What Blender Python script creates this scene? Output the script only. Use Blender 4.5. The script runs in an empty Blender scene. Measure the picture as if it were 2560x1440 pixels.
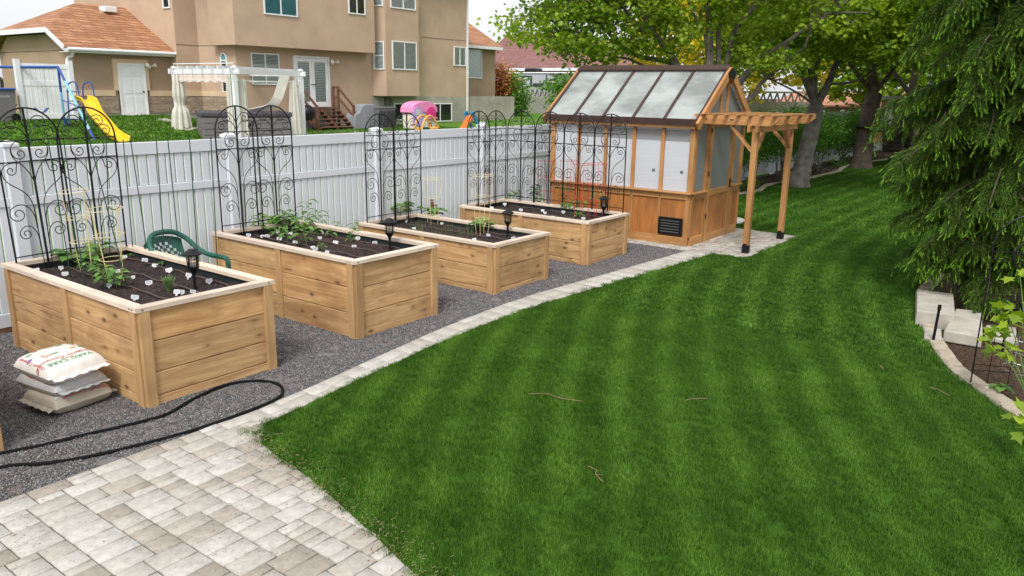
import bpy, bmesh, math, random
import numpy as np
from mathutils import Vector, Matrix, Euler
R=math.radians
random.seed(7); rng=np.random.default_rng(11)
S=bpy.context.scene
COL=S.collection
# ------------------------------------------------------------------ camera
FPX=1963.71; YAW=R(37.091); PIT=R(-14.161); ROL=R(0.884)
CAM=np.array([-2.804,-5.642,2.444])
_f=np.array([math.cos(YAW)*math.cos(PIT),math.sin(YAW)*math.cos(PIT),math.sin(PIT)])
_r=np.array([math.sin(YAW),-math.cos(YAW),0.]); _u=np.cross(_r,_f)
_r2=math.cos(ROL)*_r+math.sin(ROL)*_u; _u2=math.cos(ROL)*_u-math.sin(ROL)*_r
cd=bpy.data.cameras.new('camera'); cam=bpy.data.objects.new('camera',cd); COL.objects.link(cam)
cd.sensor_width=36; cd.lens=FPX/2560*36; cd.clip_end=600; cd.clip_start=.05
cam.matrix_world=Matrix([[_r2[0],_u2[0],-_f[0],CAM[0]],[_r2[1],_u2[1],-_f[1],CAM[1]],[_r2[2],_u2[2],-_f[2],CAM[2]],[0,0,0,1]])
S.camera=cam
S.render.resolution_x=1024; S.render.resolution_y=576
# ------------------------------------------------------------------ light
S.view_settings.view_transform='Standard'; S.view_settings.look='None'; S.view_settings.gamma=1
S.view_settings.exposure=0.86
w=bpy.data.worlds.new('World'); S.world=w; w.use_nodes=True
nt=w.node_tree; bg=nt.nodes['Background']
sky=nt.nodes.new('ShaderNodeTexSky'); sky.sky_type='NISHITA'; sky.sun_disc=False
SUN_EL=R(52); SUN_AZ=R(205)      # azimuth of the light in the XY plane (from +X, counter-clockwise)
sky.sun_elevation=SUN_EL; sky.sun_rotation=math.pi/2-SUN_AZ; sky.dust_density=4; sky.air_density=1.2
hs=nt.nodes.new('ShaderNodeHueSaturation'); hs.inputs['Saturation'].default_value=.10
mx=nt.nodes.new('ShaderNodeMixRGB'); mx.inputs['Fac'].default_value=.55; mx.inputs['Color2'].default_value=(7.4,7.6,7.9,1)
nt.links.new(sky.outputs[0],hs.inputs['Color']); nt.links.new(hs.outputs[0],mx.inputs['Color1']); nt.links.new(mx.outputs[0],bg.inputs['Color'])
bg.inputs['Strength'].default_value=.10
sd=bpy.data.lights.new('sun','SUN'); sd.energy=1.5; sd.angle=R(16); sd.color=(1,.97,.92)
sun=bpy.data.objects.new('sun',sd); COL.objects.link(sun)
sv=Vector((math.cos(SUN_EL)*math.cos(SUN_AZ),math.cos(SUN_EL)*math.sin(SUN_AZ),math.sin(SUN_EL)))
sun.rotation_euler=sv.to_track_quat('Z','Y').to_euler()
# ------------------------------------------------------------------ photo ray helpers (plain numbers, used at build time)
def ray(x,y): return _f+(x-1280)/FPX*_r2-(y-720)/FPX*_u2
def atz(x,y,z=0.):
    d=ray(x,y); return CAM+d*((z-CAM[2])/d[2])
def atY(x,y,Y):
    d=ray(x,y); return CAM+d*((Y-CAM[1])/d[1])
def atX(x,y,X):
    d=ray(x,y); return CAM+d*((X-CAM[0])/d[0])
def atD(x,y,D): return CAM+ray(x,y)*D
def sst(a,b,x):
    t=min(1,max(0,(x-a)/(b-a))); return t*t*(3-2*t)
def gz(x,y):                       # height of the ground beyond the fence
    s=sst(14.5,17.,x)
    return sst(3,15,y)*(.60+.012*max(0,min(30,x-20)))+sst(18.5,25,y)*(1-s)*.62
def atG(x,y):                      # photo ray -> neighbour ground
    d=ray(x,y); t=9.
    while t<90:
        p=CAM+d*t
        if p[2]<=gz(p[0],p[1]): return p
        t+=.05
    return CAM+d*40
# ------------------------------------------------------------------ materials
def M_(name,rough=.6):
    m=bpy.data.materials.new(name); m.use_nodes=True; nt=m.node_tree
    b=nt.nodes['Principled BSDF']; b.inputs['Roughness'].default_value=rough
    return m,nt,b
def N(nt,t,**k):
    n=nt.nodes.new(t)
    for a,v in k.items():
        if a in n.inputs: n.inputs[a].default_value=v
        else: setattr(n,a,v)
    return n
def coords(nt,sc=(1,1,1),kind='Object',rnd=False):
    tc=N(nt,'ShaderNodeTexCoord'); mp=N(nt,'ShaderNodeMapping'); mp.inputs['Scale'].default_value=sc
    if rnd:
        oi=N(nt,'ShaderNodeObjectInfo'); mu=N(nt,'ShaderNodeMath',operation='MULTIPLY'); mu.inputs[1].default_value=37.7
        ad=N(nt,'ShaderNodeVectorMath',operation='ADD')
        nt.links.new(oi.outputs['Random'],mu.inputs[0]); nt.links.new(tc.outputs[kind],ad.inputs[0]); nt.links.new(mu.outputs[0],ad.inputs[1])
        nt.links.new(ad.outputs[0],mp.inputs['Vector'])
    else: nt.links.new(tc.outputs[kind],mp.inputs['Vector'])
    return mp.outputs[0]
def ramp(nt,fac,stops):
    r=N(nt,'ShaderNodeValToRGB'); cr=r.color_ramp
    while len(cr.elements)<len(stops): cr.elements.new(.5)
    for e,(p,c) in zip(cr.elements,stops):
        e.position=p; e.color=(*c,1) if len(c)==3 else c
    nt.links.new(fac,r.inputs[0]); return r.outputs[0]
def noise(nt,vec,scale,detail=3,rough=.55,dist=0):
    n=N(nt,'ShaderNodeTexNoise'); n.inputs['Scale'].default_value=scale; n.inputs['Detail'].default_value=detail
    n.inputs['Roughness'].default_value=rough; n.inputs['Distortion'].default_value=dist
    nt.links.new(vec,n.inputs['Vector']); return n.outputs['Fac']
def mix(nt,fac,a,b,mode='MIX'):
    m=N(nt,'ShaderNodeMixRGB',blend_type=mode)
    for s,v in (('Fac',fac),('Color1',a),('Color2',b)):
        if isinstance(v,(int,float)): m.inputs[s].default_value=v
        elif isinstance(v,tuple): m.inputs[s].default_value=(*v,1) if len(v)==3 else v
        else: nt.links.new(v,m.inputs[s])
    return m.outputs[0]
def bump(nt,b,h,st=.3,d=.01):
    n=N(nt,'ShaderNodeBump'); n.inputs['Strength'].default_value=st; n.inputs['Distance'].default_value=d
    nt.links.new(h,n.inputs['Height']); nt.links.new(n.outputs[0],b.inputs['Normal'])
def plain(name,c,rough=.5,var=.12,sc=6,metal=0,bmp=0,spec=None):
    m,nt,b=M_(name,rough)
    v=coords(nt,rnd=True); f=noise(nt,v,sc,4)
    c1=tuple(x*(1-var) for x in c); c2=tuple(min(1,x*(1+var)) for x in c)
    nt.links.new(ramp(nt,f,[(.3,c1),(.7,c2)]),b.inputs['Base Color']); b.inputs['Metallic'].default_value=metal
    if spec is not None: b.inputs['Specular IOR Level'].default_value=spec
    if bmp: bump(nt,b,noise(nt,v,sc*12,3),bmp,.004)
    return m
def wood(name,cd_,cl,axis=0,knots=True,rough=.65,kcol=(.13,.055,.02),grain=1.):
    m,nt,b=M_(name,rough)
    sc=[13,13,13]; sc[axis]=1.1
    v=coords(nt,tuple(sc),rnd=True)
    g1=noise(nt,v,1.0*grain,4,.6,1.2)
    sf=[150,150,150]; sf[axis]=4
    g2=noise(nt,coords(nt,tuple(sf),rnd=True),1,2,.5)
    c=ramp(nt,g1,[(.25,cd_),(.45,tuple((a+b_)/2 for a,b_ in zip(cd_,cl))),(.62,cl),(.8,tuple(min(1,x*1.08) for x in cl))])
    c=mix(nt,.35,c,ramp(nt,g2,[(.3,(.55,.5,.45)),(.7,(1,1,1))]),'MULTIPLY')
    oi=N(nt,'ShaderNodeObjectInfo')
    c=mix(nt,1.,c,ramp(nt,oi.outputs['Random'],[(0,(.74,.68,.62)),(.35,(.92,.88,.82)),(.7,(1.04,1.0,.95)),(1,(1.05,.93,.80))]),'MULTIPLY')
    # slow stains
    st=noise(nt,coords(nt,(1.5,1.5,1.5),rnd=True),1.3,3,.6)
    c=mix(nt,ramp(nt,st,[(.48,(0,0,0)),(.72,(.6,.6,.6))]),c,tuple(x*.62 for x in cd_))
    if knots:
        ks=[9,9,9]; ks[axis]=4.4
        vo=N(nt,'ShaderNodeTexVoronoi'); vo.inputs['Scale'].default_value=1.; nt.links.new(coords(nt,tuple(ks),rnd=True),vo.inputs['Vector'])
        km=ramp(nt,vo.outputs['Distance'],[(.0,(1,1,1)),(.11,(.9,.9,.9)),(.17,(.3,.3,.3)),(.34,(0,0,0))])
        sel=N(nt,'ShaderNodeSeparateColor'); nt.links.new(vo.outputs['Color'],sel.inputs[0])
        km=mix(nt,1.,km,ramp(nt,sel.outputs[0],[(.26,(0,0,0)),(.45,(1,1,1))]),'MULTIPLY')
        c=mix(nt,km,c,kcol)
        cs=[34,34,34]; cs[axis]=2.1
        cr=noise(nt,coords(nt,tuple(cs),rnd=True),.9,3,.5,.6)
        c=mix(nt,ramp(nt,cr,[(.66,(0,0,0)),(.72,(.75,.75,.75))]),c,(.16,.07,.028))
    nt.links.new(c,b.inputs['Base Color'])
    bump(nt,b,g2,.25,.002)
    return m
def leafmat(name,dark,light,trans=.35,rough=.5):
    m,nt,b=M_(name,rough)
    at=N(nt,'ShaderNodeAttribute'); at.attribute_name='tint'
    c=ramp(nt,at.outputs['Fac'],[(0,dark),(1,light)])
    nt.links.new(c,b.inputs['Base Color']); b.inputs['Specular IOR Level'].default_value=.35
    tr=N(nt,'ShaderNodeBsdfTranslucent'); nt.links.new(mix(nt,1.,c,(1.25,1.3,.5),'MULTIPLY'),tr.inputs[0])
    ms=N(nt,'ShaderNodeMixShader'); ms.inputs[0].default_value=trans
    nt.links.new(b.outputs[0],ms.inputs[1]); nt.links.new(tr.outputs[0],ms.inputs[2]); nt.links.new(ms.outputs[0],nt.nodes['Material Output'].inputs[0])
    return m
def tintmat(name,stops,rough=.8,bm=0,nsc=40):
    m,nt,b=M_(name,rough)
    at=N(nt,'ShaderNodeAttribute'); at.attribute_name='tint'
    c=ramp(nt,at.outputs['Fac'],stops)
    n=noise(nt,coords(nt),nsc,4,.6)
    c=mix(nt,.5,c,ramp(nt,n,[(.3,(.6,.58,.55)),(.65,(1.1,1.1,1.1))]),'MULTIPLY')
    nt.links.new(c,b.inputs['Base Color'])
    if bm: bump(nt,b,n,bm,.004)
    return m
def brick(name,c1,c2,mortar,sc,bw=.5,rh=.25,ms=.02,rough=.85,off=.5,slope=1.):
    m,nt,b=M_(name,rough)
    tc=N(nt,'ShaderNodeTexCoord'); sp=N(nt,'ShaderNodeSeparateXYZ'); nt.links.new(tc.outputs['Object'],sp.inputs[0])
    ad=N(nt,'ShaderNodeMath',operation='ADD'); nt.links.new(sp.outputs[0],ad.inputs[0]); nt.links.new(sp.outputs[1],ad.inputs[1])
    mu=N(nt,'ShaderNodeMath',operation='MULTIPLY'); nt.links.new(sp.outputs[2],mu.inputs[0]); mu.inputs[1].default_value=slope
    cb=N(nt,'ShaderNodeCombineXYZ'); nt.links.new(ad.outputs[0],cb.inputs[0]); nt.links.new(mu.outputs[0],cb.inputs[1])
    br=N(nt,'ShaderNodeTexBrick'); nt.links.new(cb.outputs[0],br.inputs['Vector'])
    br.inputs['Scale'].default_value=sc; br.inputs['Color1'].default_value=(*c1,1); br.inputs['Color2'].default_value=(*c2,1); br.inputs['Mortar'].default_value=(*mortar,1)
    br.inputs['Mortar Size'].default_value=ms; br.inputs['Brick Width'].default_value=bw; br.inputs['Row Height'].default_value=rh; br.offset=off
    br.inputs['Bias'].default_value=0
    n=noise(nt,tc.outputs['Object'],9,4)
    nt.links.new(mix(nt,.6,br.outputs['Color'],ramp(nt,n,[(.3,(.7,.7,.7)),(.7,(1.15,1.15,1.15))]),'MULTIPLY'),b.inputs['Base Color'])
    bump(nt,b,br.outputs['Fac'],-.4,.01)
    return m
MT={}
MT['cedar']=wood('cedar_board',(.37,.205,.085),(.64,.43,.22))
MT['cedar2']=wood('cedar_post',(.40,.245,.11),(.55,.36,.18),knots=False)
MT['cap']=wood('cap_board',(.62,.51,.43),(.78,.69,.60),knots=False)
MT['stain']=wood('stained_plank',(.31,.13,.035),(.47,.21,.068),axis=2,knots=False,rough=.5)
MT['stainX']=wood('stained_beam',(.36,.175,.058),(.54,.295,.115),axis=0,knots=False,rough=.5)
MT['black']=plain('black_steel',(.007,.007,.008),.45,.2,20,spec=.3)
MT['brownmetal']=plain('brown_metal',(.045,.02,.016),.35,.2,8)
MT['vinyl']=plain('white_vinyl',(.66,.69,.73),.35,.03,2)
MT['whitepaint']=plain('white_paint',(.78,.79,.80),.45,.05,3)
MT['stucco']=plain('tan_stucco',(.49,.355,.255),.9,.10,.9,bmp=.35,spec=.2)
MT['stucco_dark']=plain('shaded_tan_stucco',(.37,.265,.185),.9,.10,.9,bmp=.35,spec=.2)  # the tan stucco again, shade on the garage wall put into the colour
MT['trim']=plain('cream_stucco_trim',(.64,.48,.33),.9,.06,2,spec=.2)
MT['conc']=plain('concrete',(.36,.34,.30),.9,.22,1.2,bmp=.3,spec=.2)
MT['conclight']=plain('pale_concrete',(.40,.37,.32),.9,.2,5,bmp=.4,spec=.2)
MT['shingle']=brick('orange_shingle',(.30,.135,.062),(.47,.235,.12),(.17,.075,.04),1.,.5,.17,.02,off=.37,slope=1.6)
MT['shingle_red']=brick('red_shingle',(.19,.085,.075),(.26,.125,.11),(.12,.05,.045),1.,.7,.22,.02,off=.37,slope=1.8)
MT['brick']=brick('tan_brick',(.24,.165,.12),(.42,.31,.22),(.34,.28,.22),1.,.21,.075,.010)
MT['block']=brick('grey_block',(.30,.28,.25),(.34,.32,.29),(.22,.21,.19),1.,.42,.21,.012)
MT['tile']=brick('orange_tile',(.50,.22,.13),(.60,.30,.19),(.3,.12,.07),1.,.5,.12,.03,slope=1.5)
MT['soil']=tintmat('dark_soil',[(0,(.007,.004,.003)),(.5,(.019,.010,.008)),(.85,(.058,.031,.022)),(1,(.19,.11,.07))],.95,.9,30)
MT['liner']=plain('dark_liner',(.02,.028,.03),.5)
MT['drip']=plain('brown_drip_tube',(.075,.05,.04),.5)
MT['green_coat']=plain('green_coated_steel',(.008,.055,.035),.35)
MT['cage']=plain('yellow_wire',(.72,.60,.28),.4)
MT['cagered']=plain('red_wire',(.55,.03,.03),.4)
MT['blue']=plain('blue_plastic',(.01,.10,.62),.3)
MT['greenplastic']=plain('green_plastic',(.012,.085,.06),.35,.08)
MT['tag']=plain('white_tag',(.56,.57,.59),.5,.08)
MT['print']=plain('dark_print',(.26,.26,.28),.6)
MT['rust']=plain('rusty_pipe',(.16,.07,.04),.7,.3,30)
MT['rubber']=plain('black_rubber',(.006,.006,.007),.8,.3,30,bmp=.3,spec=.15)
MT['bark']=plain('grey_bark',(.155,.138,.118),.95,.45,6,bmp=1.)
MT['barkdark']=plain('dark_bark',(.085,.065,.05),.95,.45,6,bmp=1.)
MT['stem']=plain('green_stem',(.12,.22,.05),.6)
MT['brownwood']=wood('brown_stair_wood',(.10,.045,.03),(.20,.10,.065),knots=False)
MT['hottub']=plain('grey_tub_panel',(.15,.14,.14),.6,.1,2)
MT['tubcover']=plain('dark_tub_cover',(.055,.052,.058),.6,.1,2)
MT['fabric']=plain('cream_curtain',(.62,.60,.53),.9,.08,4)
MT['pinkcloth']=plain('pale_pink_cloth',(.72,.60,.55),.9,.05,4)
MT['greycloth']=plain('grey_cover_cloth',(.24,.25,.27),.8,.12,3)
MT['grey']=plain('grey_metal',(.13,.135,.14),.5,.1,6)
MT['yellow']=plain('yellow_plastic',(.85,.50,.02),.3,.05)
MT['orange']=plain('orange_plastic',(.85,.16,.03),.35,.05)
MT['amber']=plain('amber_plastic',(.80,.40,.10),.35,.05)
MT['pink']=plain('pink_plastic',(.85,.28,.52),.4,.06)
MT['magenta']=plain('magenta_plastic',(.75,.05,.28),.4,.06)
MT['lilac']=plain('lilac_plastic',(.50,.38,.72),.4,.06)
MT['cream']=plain('cream_plastic',(.78,.72,.62),.5,.05)
MT['toyblue']=plain('toy_blue_plastic',(.04,.30,.65),.35,.05)
MT['swingblue']=plain('blue_painted_steel',(.02,.07,.30),.35,.06)
MT['paleblue']=plain('pale_blue_painted_steel',(.22,.48,.66),.35,.06)
MT['steel']=plain('galvanised_steel',(.45,.45,.45),.35,.1,metal=.8)
MT['rv']=plain('camper_grey_panel',(.42,.45,.48),.35,.05,1)
MT['bagwhite']=plain('white_woven_bag',(.66,.63,.59),.55,.08,6,bmp=.3)
MT['baggrey']=plain('silver_bag',(.42,.43,.43),.5,.12,6,bmp=.3)
MT['bagtan']=plain('tan_bag',(.40,.36,.29),.55,.14,6,bmp=.3)
MT['inkred']=plain('red_ink',(.50,.16,.15),.6)
MT['inkgreen']=plain('green_ink',(.10,.32,.16),.6)
MT['inkdark']=plain('dark_green_ink',(.02,.10,.07),.6)
MT['inkorange']=plain('orange_ink',(.60,.25,.10),.6)
MT['inkpurple']=plain('purple_ink',(.16,.10,.30),.6)
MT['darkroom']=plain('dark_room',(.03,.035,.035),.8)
MT['blind']=plain('pale_window_blind',(.66,.69,.68),.7,.05)
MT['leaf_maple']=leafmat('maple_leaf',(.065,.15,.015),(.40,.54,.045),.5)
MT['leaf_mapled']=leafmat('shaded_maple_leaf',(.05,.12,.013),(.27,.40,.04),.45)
MT['leaf_yellow']=leafmat('yellow_leaf',(.30,.26,.02),(.80,.62,.06),.5)
MT['leaf_bush']=leafmat('bush_leaf',(.045,.14,.018),(.18,.38,.05),.4)
MT['leaf_orange']=leafmat('orange_leaf',(.35,.10,.04),(.62,.25,.11),.3)
MT['leaf_veg']=leafmat('vegetable_leaf',(.055,.15,.03),(.20,.36,.08),.3)
MT['leaf_dark']=leafmat('dark_plant_leaf',(.03,.075,.03),(.07,.14,.06),.25)
MT['leaf_rose']=leafmat('rosemary_leaf',(.10,.19,.08),(.26,.38,.20),.3)
MT['needle']=leafmat('spruce_needle',(.038,.092,.018),(.155,.25,.036),.28,.6)
MT['needletip']=leafmat('spruce_new_growth',(.14,.32,.03),(.36,.58,.07),.35,.6)
def glassmat(name,tint,refl=.25,rough=.03,transp=.7):
    m,nt,b=M_(name); nt.nodes.remove(b)
    t=N(nt,'ShaderNodeBsdfTransparent'); t.inputs[0].default_value=(*tint,1)
    g=N(nt,'ShaderNodeBsdfGlossy'); g.inputs['Roughness'].default_value=rough
    lw=N(nt,'ShaderNodeLayerWeight'); lw.inputs['Blend'].default_value=refl
    ms=N(nt,'ShaderNodeMixShader'); nt.links.new(lw.outputs['Fresnel'],ms.inputs[0])
    nt.links.new(t.outputs[0],ms.inputs[1]); nt.links.new(g.outputs[0],ms.inputs[2]); nt.links.new(ms.outputs[0],nt.nodes['Material Output'].inputs[0])
    return m
MT['glass']=glassmat('window_glass',(.93,.95,.95),.22)
MT['lampglass']=glassmat('lamp_glass',(.8,.8,.78),.3)
def polymat(name,col,transp,trans,streak=0.):
    m,nt,b=M_(name,.22)
    v=coords(nt,(1,1,1))
    st=noise(nt,coords(nt,(1.2,1.2,30)) ,1,3)
    c=ramp(nt,st,[(.3,tuple(x*.93 for x in col)),(.7,col)])
    if streak:
        s2=noise(nt,coords(nt,(1.3,.8,1.3),rnd=True),1.5,4,.55,.25)
        c=mix(nt,ramp(nt,s2,[(.38,(0,0,0)),(.62,(1,1,1))]),c,tuple(x*(1-streak) for x in col))
    nt.links.new(c,b.inputs['Base Color'])
    t=N(nt,'ShaderNodeBsdfTranslucent'); nt.links.new(c,t.inputs[0])
    tp=N(nt,'ShaderNodeBsdfTransparent')
    m1=N(nt,'ShaderNodeMixShader'); m1.inputs[0].default_value=trans; nt.links.new(b.outputs[0],m1.inputs[1]); nt.links.new(t.outputs[0],m1.inputs[2])
    m2=N(nt,'ShaderNodeMixShader'); m2.inputs[0].default_value=transp; nt.links.new(m1.outputs[0],m2.inputs[1]); nt.links.new(tp.outputs[0],m2.inputs[2])
    nt.links.new(m2.outputs[0],nt.nodes['Material Output'].inputs[0])
    return m
MT['poly']=polymat('milky_twinwall_sheet',(.78,.80,.84),.04,.35)
MT['polyband']=polymat('twinwall_reflection_band',(.40,.40,.41),.06,.3)  # far side mirrored and showing through, painted as a greyer pane colour
MT['polyside']=polymat('clear_twinwall_sheet',(.38,.41,.40),.30,.35)
MT['roofpoly']=polymat('roof_sheet_reflection_streaks',(.62,.67,.65),.42,.22,.45)  # darker streaks put tree reflections into the pane colour
# ------------------------------------------------------------------ mesh builder
LOC={}
class MB:
    def __init__(s): s.v=[]; s.f=[]
    def add(s,vs,fs):
        o=len(s.v); s.v+= [tuple(map(float,p)) for p in vs]; s.f+=[tuple(i+o for i in f) for f in fs]; return s
    def box(s,c,d,M=None,ch=0.):
        x,y,z=[k/2 for k in d]
        if ch:
            pts=[];
            bm=bmesh.new(); bmesh.ops.create_cube(bm,size=1)
            for v in bm.verts: v.co=Vector((v.co.x*2*x,v.co.y*2*y,v.co.z*2*z))
            bmesh.ops.bevel(bm,geom=bm.edges[:]+bm.verts[:],offset=ch,segments=1,affect='EDGES')
            bm.verts.index_update()
            pts=[v.co.copy() for v in bm.verts]; fs=[tuple(v.index for v in f.verts) for f in bm.faces]; bm.free()
        else:
            pts=[Vector(p) for p in((-x,-y,-z),(x,-y,-z),(x,y,-z),(-x,y,-z),(-x,-y,z),(x,-y,z),(x,y,z),(-x,y,z))]
            fs=[(0,3,2,1),(4,5,6,7),(0,1,5,4),(1,2,6,5),(2,3,7,6),(3,0,4,7)]
        if M is not None: pts=[M@p for p in pts]
        c=Vector(c); return s.add([p+c for p in pts],fs)
    def bar(s,a,b,wd,th,up=(0,0,1),ch=0.):          # box from a to b
        a=Vector(a); b=Vector(b); d=b-a; L=d.length; x=d.normalized(); u=Vector(up)
        y=u.cross(x)
        if y.length<1e-4: y=Vector((0,1,0)).cross(x)
        y.normalize(); z=x.cross(y)
        M=Matrix((x,y,z)).transposed()
        return s.box((a+b)/2,(L,wd,th),M,ch)
    def tube(s,pts,r,n=6,cap=True):
        pts=[Vector(p) for p in pts]; k=len(pts); rr=r if hasattr(r,'__len__') else [r]*k
        rings=[]; prev=None
        for i,p in enumerate(pts):
            t=(pts[min(i+1,k-1)]-pts[max(i-1,0)])
            if t.length<1e-9: t=Vector((0,0,1))
            t.normalize()
            if prev is None:
                a=Vector((0,0,1)) if abs(t.z)<.9 else Vector((1,0,0)); x=a.cross(t).normalized()
            else:
                x=prev-t*prev.dot(t)
                if x.length<1e-6: x=Vector((1,0,0)).cross(t)
                x.normalize()
            prev=x; y=t.cross(x)
            rings.append([p+(x*math.cos(2*math.pi*j/n)+y*math.sin(2*math.pi*j/n))*rr[i] for j in range(n)])
        vs=[q for g in rings for q in g]; fs=[]
        for i in range(k-1):
            for j in range(n): fs.append((i*n+j,i*n+(j+1)%n,(i+1)*n+(j+1)%n,(i+1)*n+j))
        if cap: fs.append(tuple(range(n))[::-1]); fs.append(tuple((k-1)*n+j for j in range(n)))
        return s.add(vs,fs)
    def lathe(s,prof,c=(0,0,0),n=16,M=None):
        vs=[];fs=[];k=len(prof)
        for r,z in prof:
            for j in range(n):
                p=Vector((r*math.cos(2*math.pi*j/n),r*math.sin(2*math.pi*j/n),z))
                if M is not None: p=M@p
                vs.append(p+Vector(c))
        for i in range(k-1):
            for j in range(n): fs.append((i*n+j,i*n+(j+1)%n,(i+1)*n+(j+1)%n,(i+1)*n+j))
        fs.append(tuple(range(n))[::-1]); fs.append(tuple((k-1)*n+j for j in range(n)))
        return s.add(vs,fs)
    def prism(s,poly,z0,z1):
        n=len(poly); a=0
        for i in range(n): a+=poly[i][0]*poly[(i+1)%n][1]-poly[(i+1)%n][0]*poly[i][1]
        if a<0: poly=poly[::-1]
        vs=[(p[0],p[1],z0) for p in poly]+[(p[0],p[1],z1) for p in poly]
        fs=[tuple(range(n))[::-1],tuple(range(n,2*n))]+[(i,(i+1)%n,n+(i+1)%n,n+i) for i in range(n)]
        return s.add(vs,fs)
    def slab(s,poly,vec):                            # any planar polygon, extruded by vec
        n=len(poly); vec=Vector(vec); vs=[Vector(p) for p in poly]; vs+=[p+vec for p in vs]
        return s.add(vs,[tuple(range(n)),tuple(range(n,2*n))[::-1]]+[(i,n+i,n+(i+1)%n,(i+1)%n) for i in range(n)])
    def build(s,name,mat,parent=None,world=False,smooth=False):
        me=bpy.data.meshes.new(name)
        v=s.v
        if world and parent is not None:
            l=LOC[parent.name]; v=[(p[0]-l[0],p[1]-l[1],p[2]-l[2]) for p in v]
        me.from_pydata(v,[],s.f)
        bm=bmesh.new(); bm.from_mesh(me); bmesh.ops.recalc_face_normals(bm,faces=bm.faces[:]); bm.to_mesh(me); bm.free()
        me.update()
        if smooth:
            me.shade_smooth(); me.set_sharp_from_angle(angle=R(40))
        me.materials.append(MT[mat] if isinstance(mat,str) else mat)
        o=bpy.data.objects.new(name,me); COL.objects.link(o)
        if parent is not None: o.parent=parent
        return o
def tag(o,label,cat,group=None,kind=None):
    if label: o['label']=label
    if cat: o['category']=cat
    if group: o['group']=group
    if kind: o['kind']=kind
    return o
def thing(name,label,cat,loc=(0,0,0),group=None,rz=0):
    o=bpy.data.objects.new(name,None); COL.objects.link(o); o.location=loc; o.rotation_euler=(0,0,rz); o.empty_display_size=.1
    LOC[o.name]=tuple(map(float,loc)); return tag(o,label,cat,group)
def npmesh(name,V,counts,idx,mat,tint=None,parent=None,loc=(0,0,0),smooth=False):
    """V (n,3), counts per face, flat index array"""
    me=bpy.data.meshes.new(name); V=np.asarray(V,dtype=np.float32)-np.asarray(loc,dtype=np.float32)
    me.vertices.add(len(V)); me.vertices.foreach_set('co',V.ravel())
    me.loops.add(len(idx)); me.loops.foreach_set('vertex_index',np.asarray(idx,dtype=np.int32))
    st=np.concatenate([[0],np.cumsum(counts)[:-1]]).astype(np.int32)
    me.polygons.add(len(counts)); me.polygons.foreach_set('loop_start',st); me.polygons.foreach_set('loop_total',np.asarray(counts,dtype=np.int32))
    me.update(calc_edges=True); me.validate()
    if tint is not None:
        a=me.attributes.new('tint','FLOAT','POINT'); a.data.foreach_set('value',np.asarray(tint,dtype=np.float32))
    if smooth: me.shade_smooth()
    me.materials.append(MT[mat] if isinstance(mat,str) else mat)
    o=bpy.data.objects.new(name,me); COL.objects.link(o)
    if parent is not None: o.parent=parent
    return o
def copy_tree(o,loc=None,parent=None,rz=None):
    c=o.copy(); COL.objects.link(c)
    if parent is not None: c.parent=parent
    if loc is not None: c.location=loc
    if rz is not None: c.rotation_euler=(0,0,rz)
    for ch in CH.get(o.name,[]): copy_tree(ch,parent=c)
    return c
CH={}
def note_children():
    CH.clear()
    for o in bpy.data.objects:
        if o.parent: CH.setdefault(o.parent.name,[]).append(o)
def board(name,parent,c,size,axis,mat,label=None,ch=.004):
    """plank part with its own origin, local X along the grain; axis 0/1/2 = direction of the grain"""
    rot={0:(0,0,0),1:(0,0,R(90)),2:(0,R(-90),0)}[axis]
    L,a,b={0:(size[0],size[1],size[2]),1:(size[1],size[0],size[2]),2:(size[2],size[1],size[0])}[axis]
    m=MB(); m.box((0,0,0),(L,a,b),None,ch); o=m.build(name,mat,parent); o.location=c; o.rotation_euler=rot
    if label: o['label']=label
    return o
# instance leaves ------------------------------------------------------------
MAPLE=np.array([(0,0),(.42,.05),(.30,.32),(.55,.55),(.22,.58),(0,1),(-.22,.58),(-.55,.55),(-.30,.32),(-.42,.05)])
OVAL=np.array([(0,0),(.24,.28),(.26,.6),(0,1),(-.26,.6),(-.24,.28)])
def rotmats(n,tilt=1.0,up=True,r=None):
    """random leaf frames: columns x (width), y (length), normal mostly up"""
    r=r or rng
    az=r.uniform(0,2*np.pi,n); nz=np.abs(r.normal(0,1,n))*0+1
    nn=np.stack([r.normal(0,tilt,n),r.normal(0,tilt,n),np.ones(n)],1); nn/=np.linalg.norm(nn,axis=1,keepdims=True)
    y=np.stack([np.cos(az),np.sin(az),np.zeros(n)],1); y-=nn*np.sum(y*nn,1,keepdims=True); y/=np.linalg.norm(y,axis=1,keepdims=True)
    x=np.cross(y,nn); return x,y,nn
def leaves(P,size,shape=MAPLE,tilt=.6,tint=None,fold=.15):
    n=len(P); x,y,nn=rotmats(n,tilt); s=(size*rng.uniform(.7,1.25,n))[:,None,None]
    k=len(shape); U=shape[:,0][None,:,None]; W=shape[:,1][None,:,None]
    V=P[:,None,:]+s*(U*x[:,None,:]+W*y[:,None,:]+fold*np.abs(U)*nn[:,None,:]-.25*(W**2)*nn[:,None,:]*rng.uniform(0,1,(n,1,1)))
    t=(tint if tint is not None else rng.uniform(0,1,n)); t=np.repeat(t,k)
    return V.reshape(-1,3),np.full(n,k),np.arange(n*k),t
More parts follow.
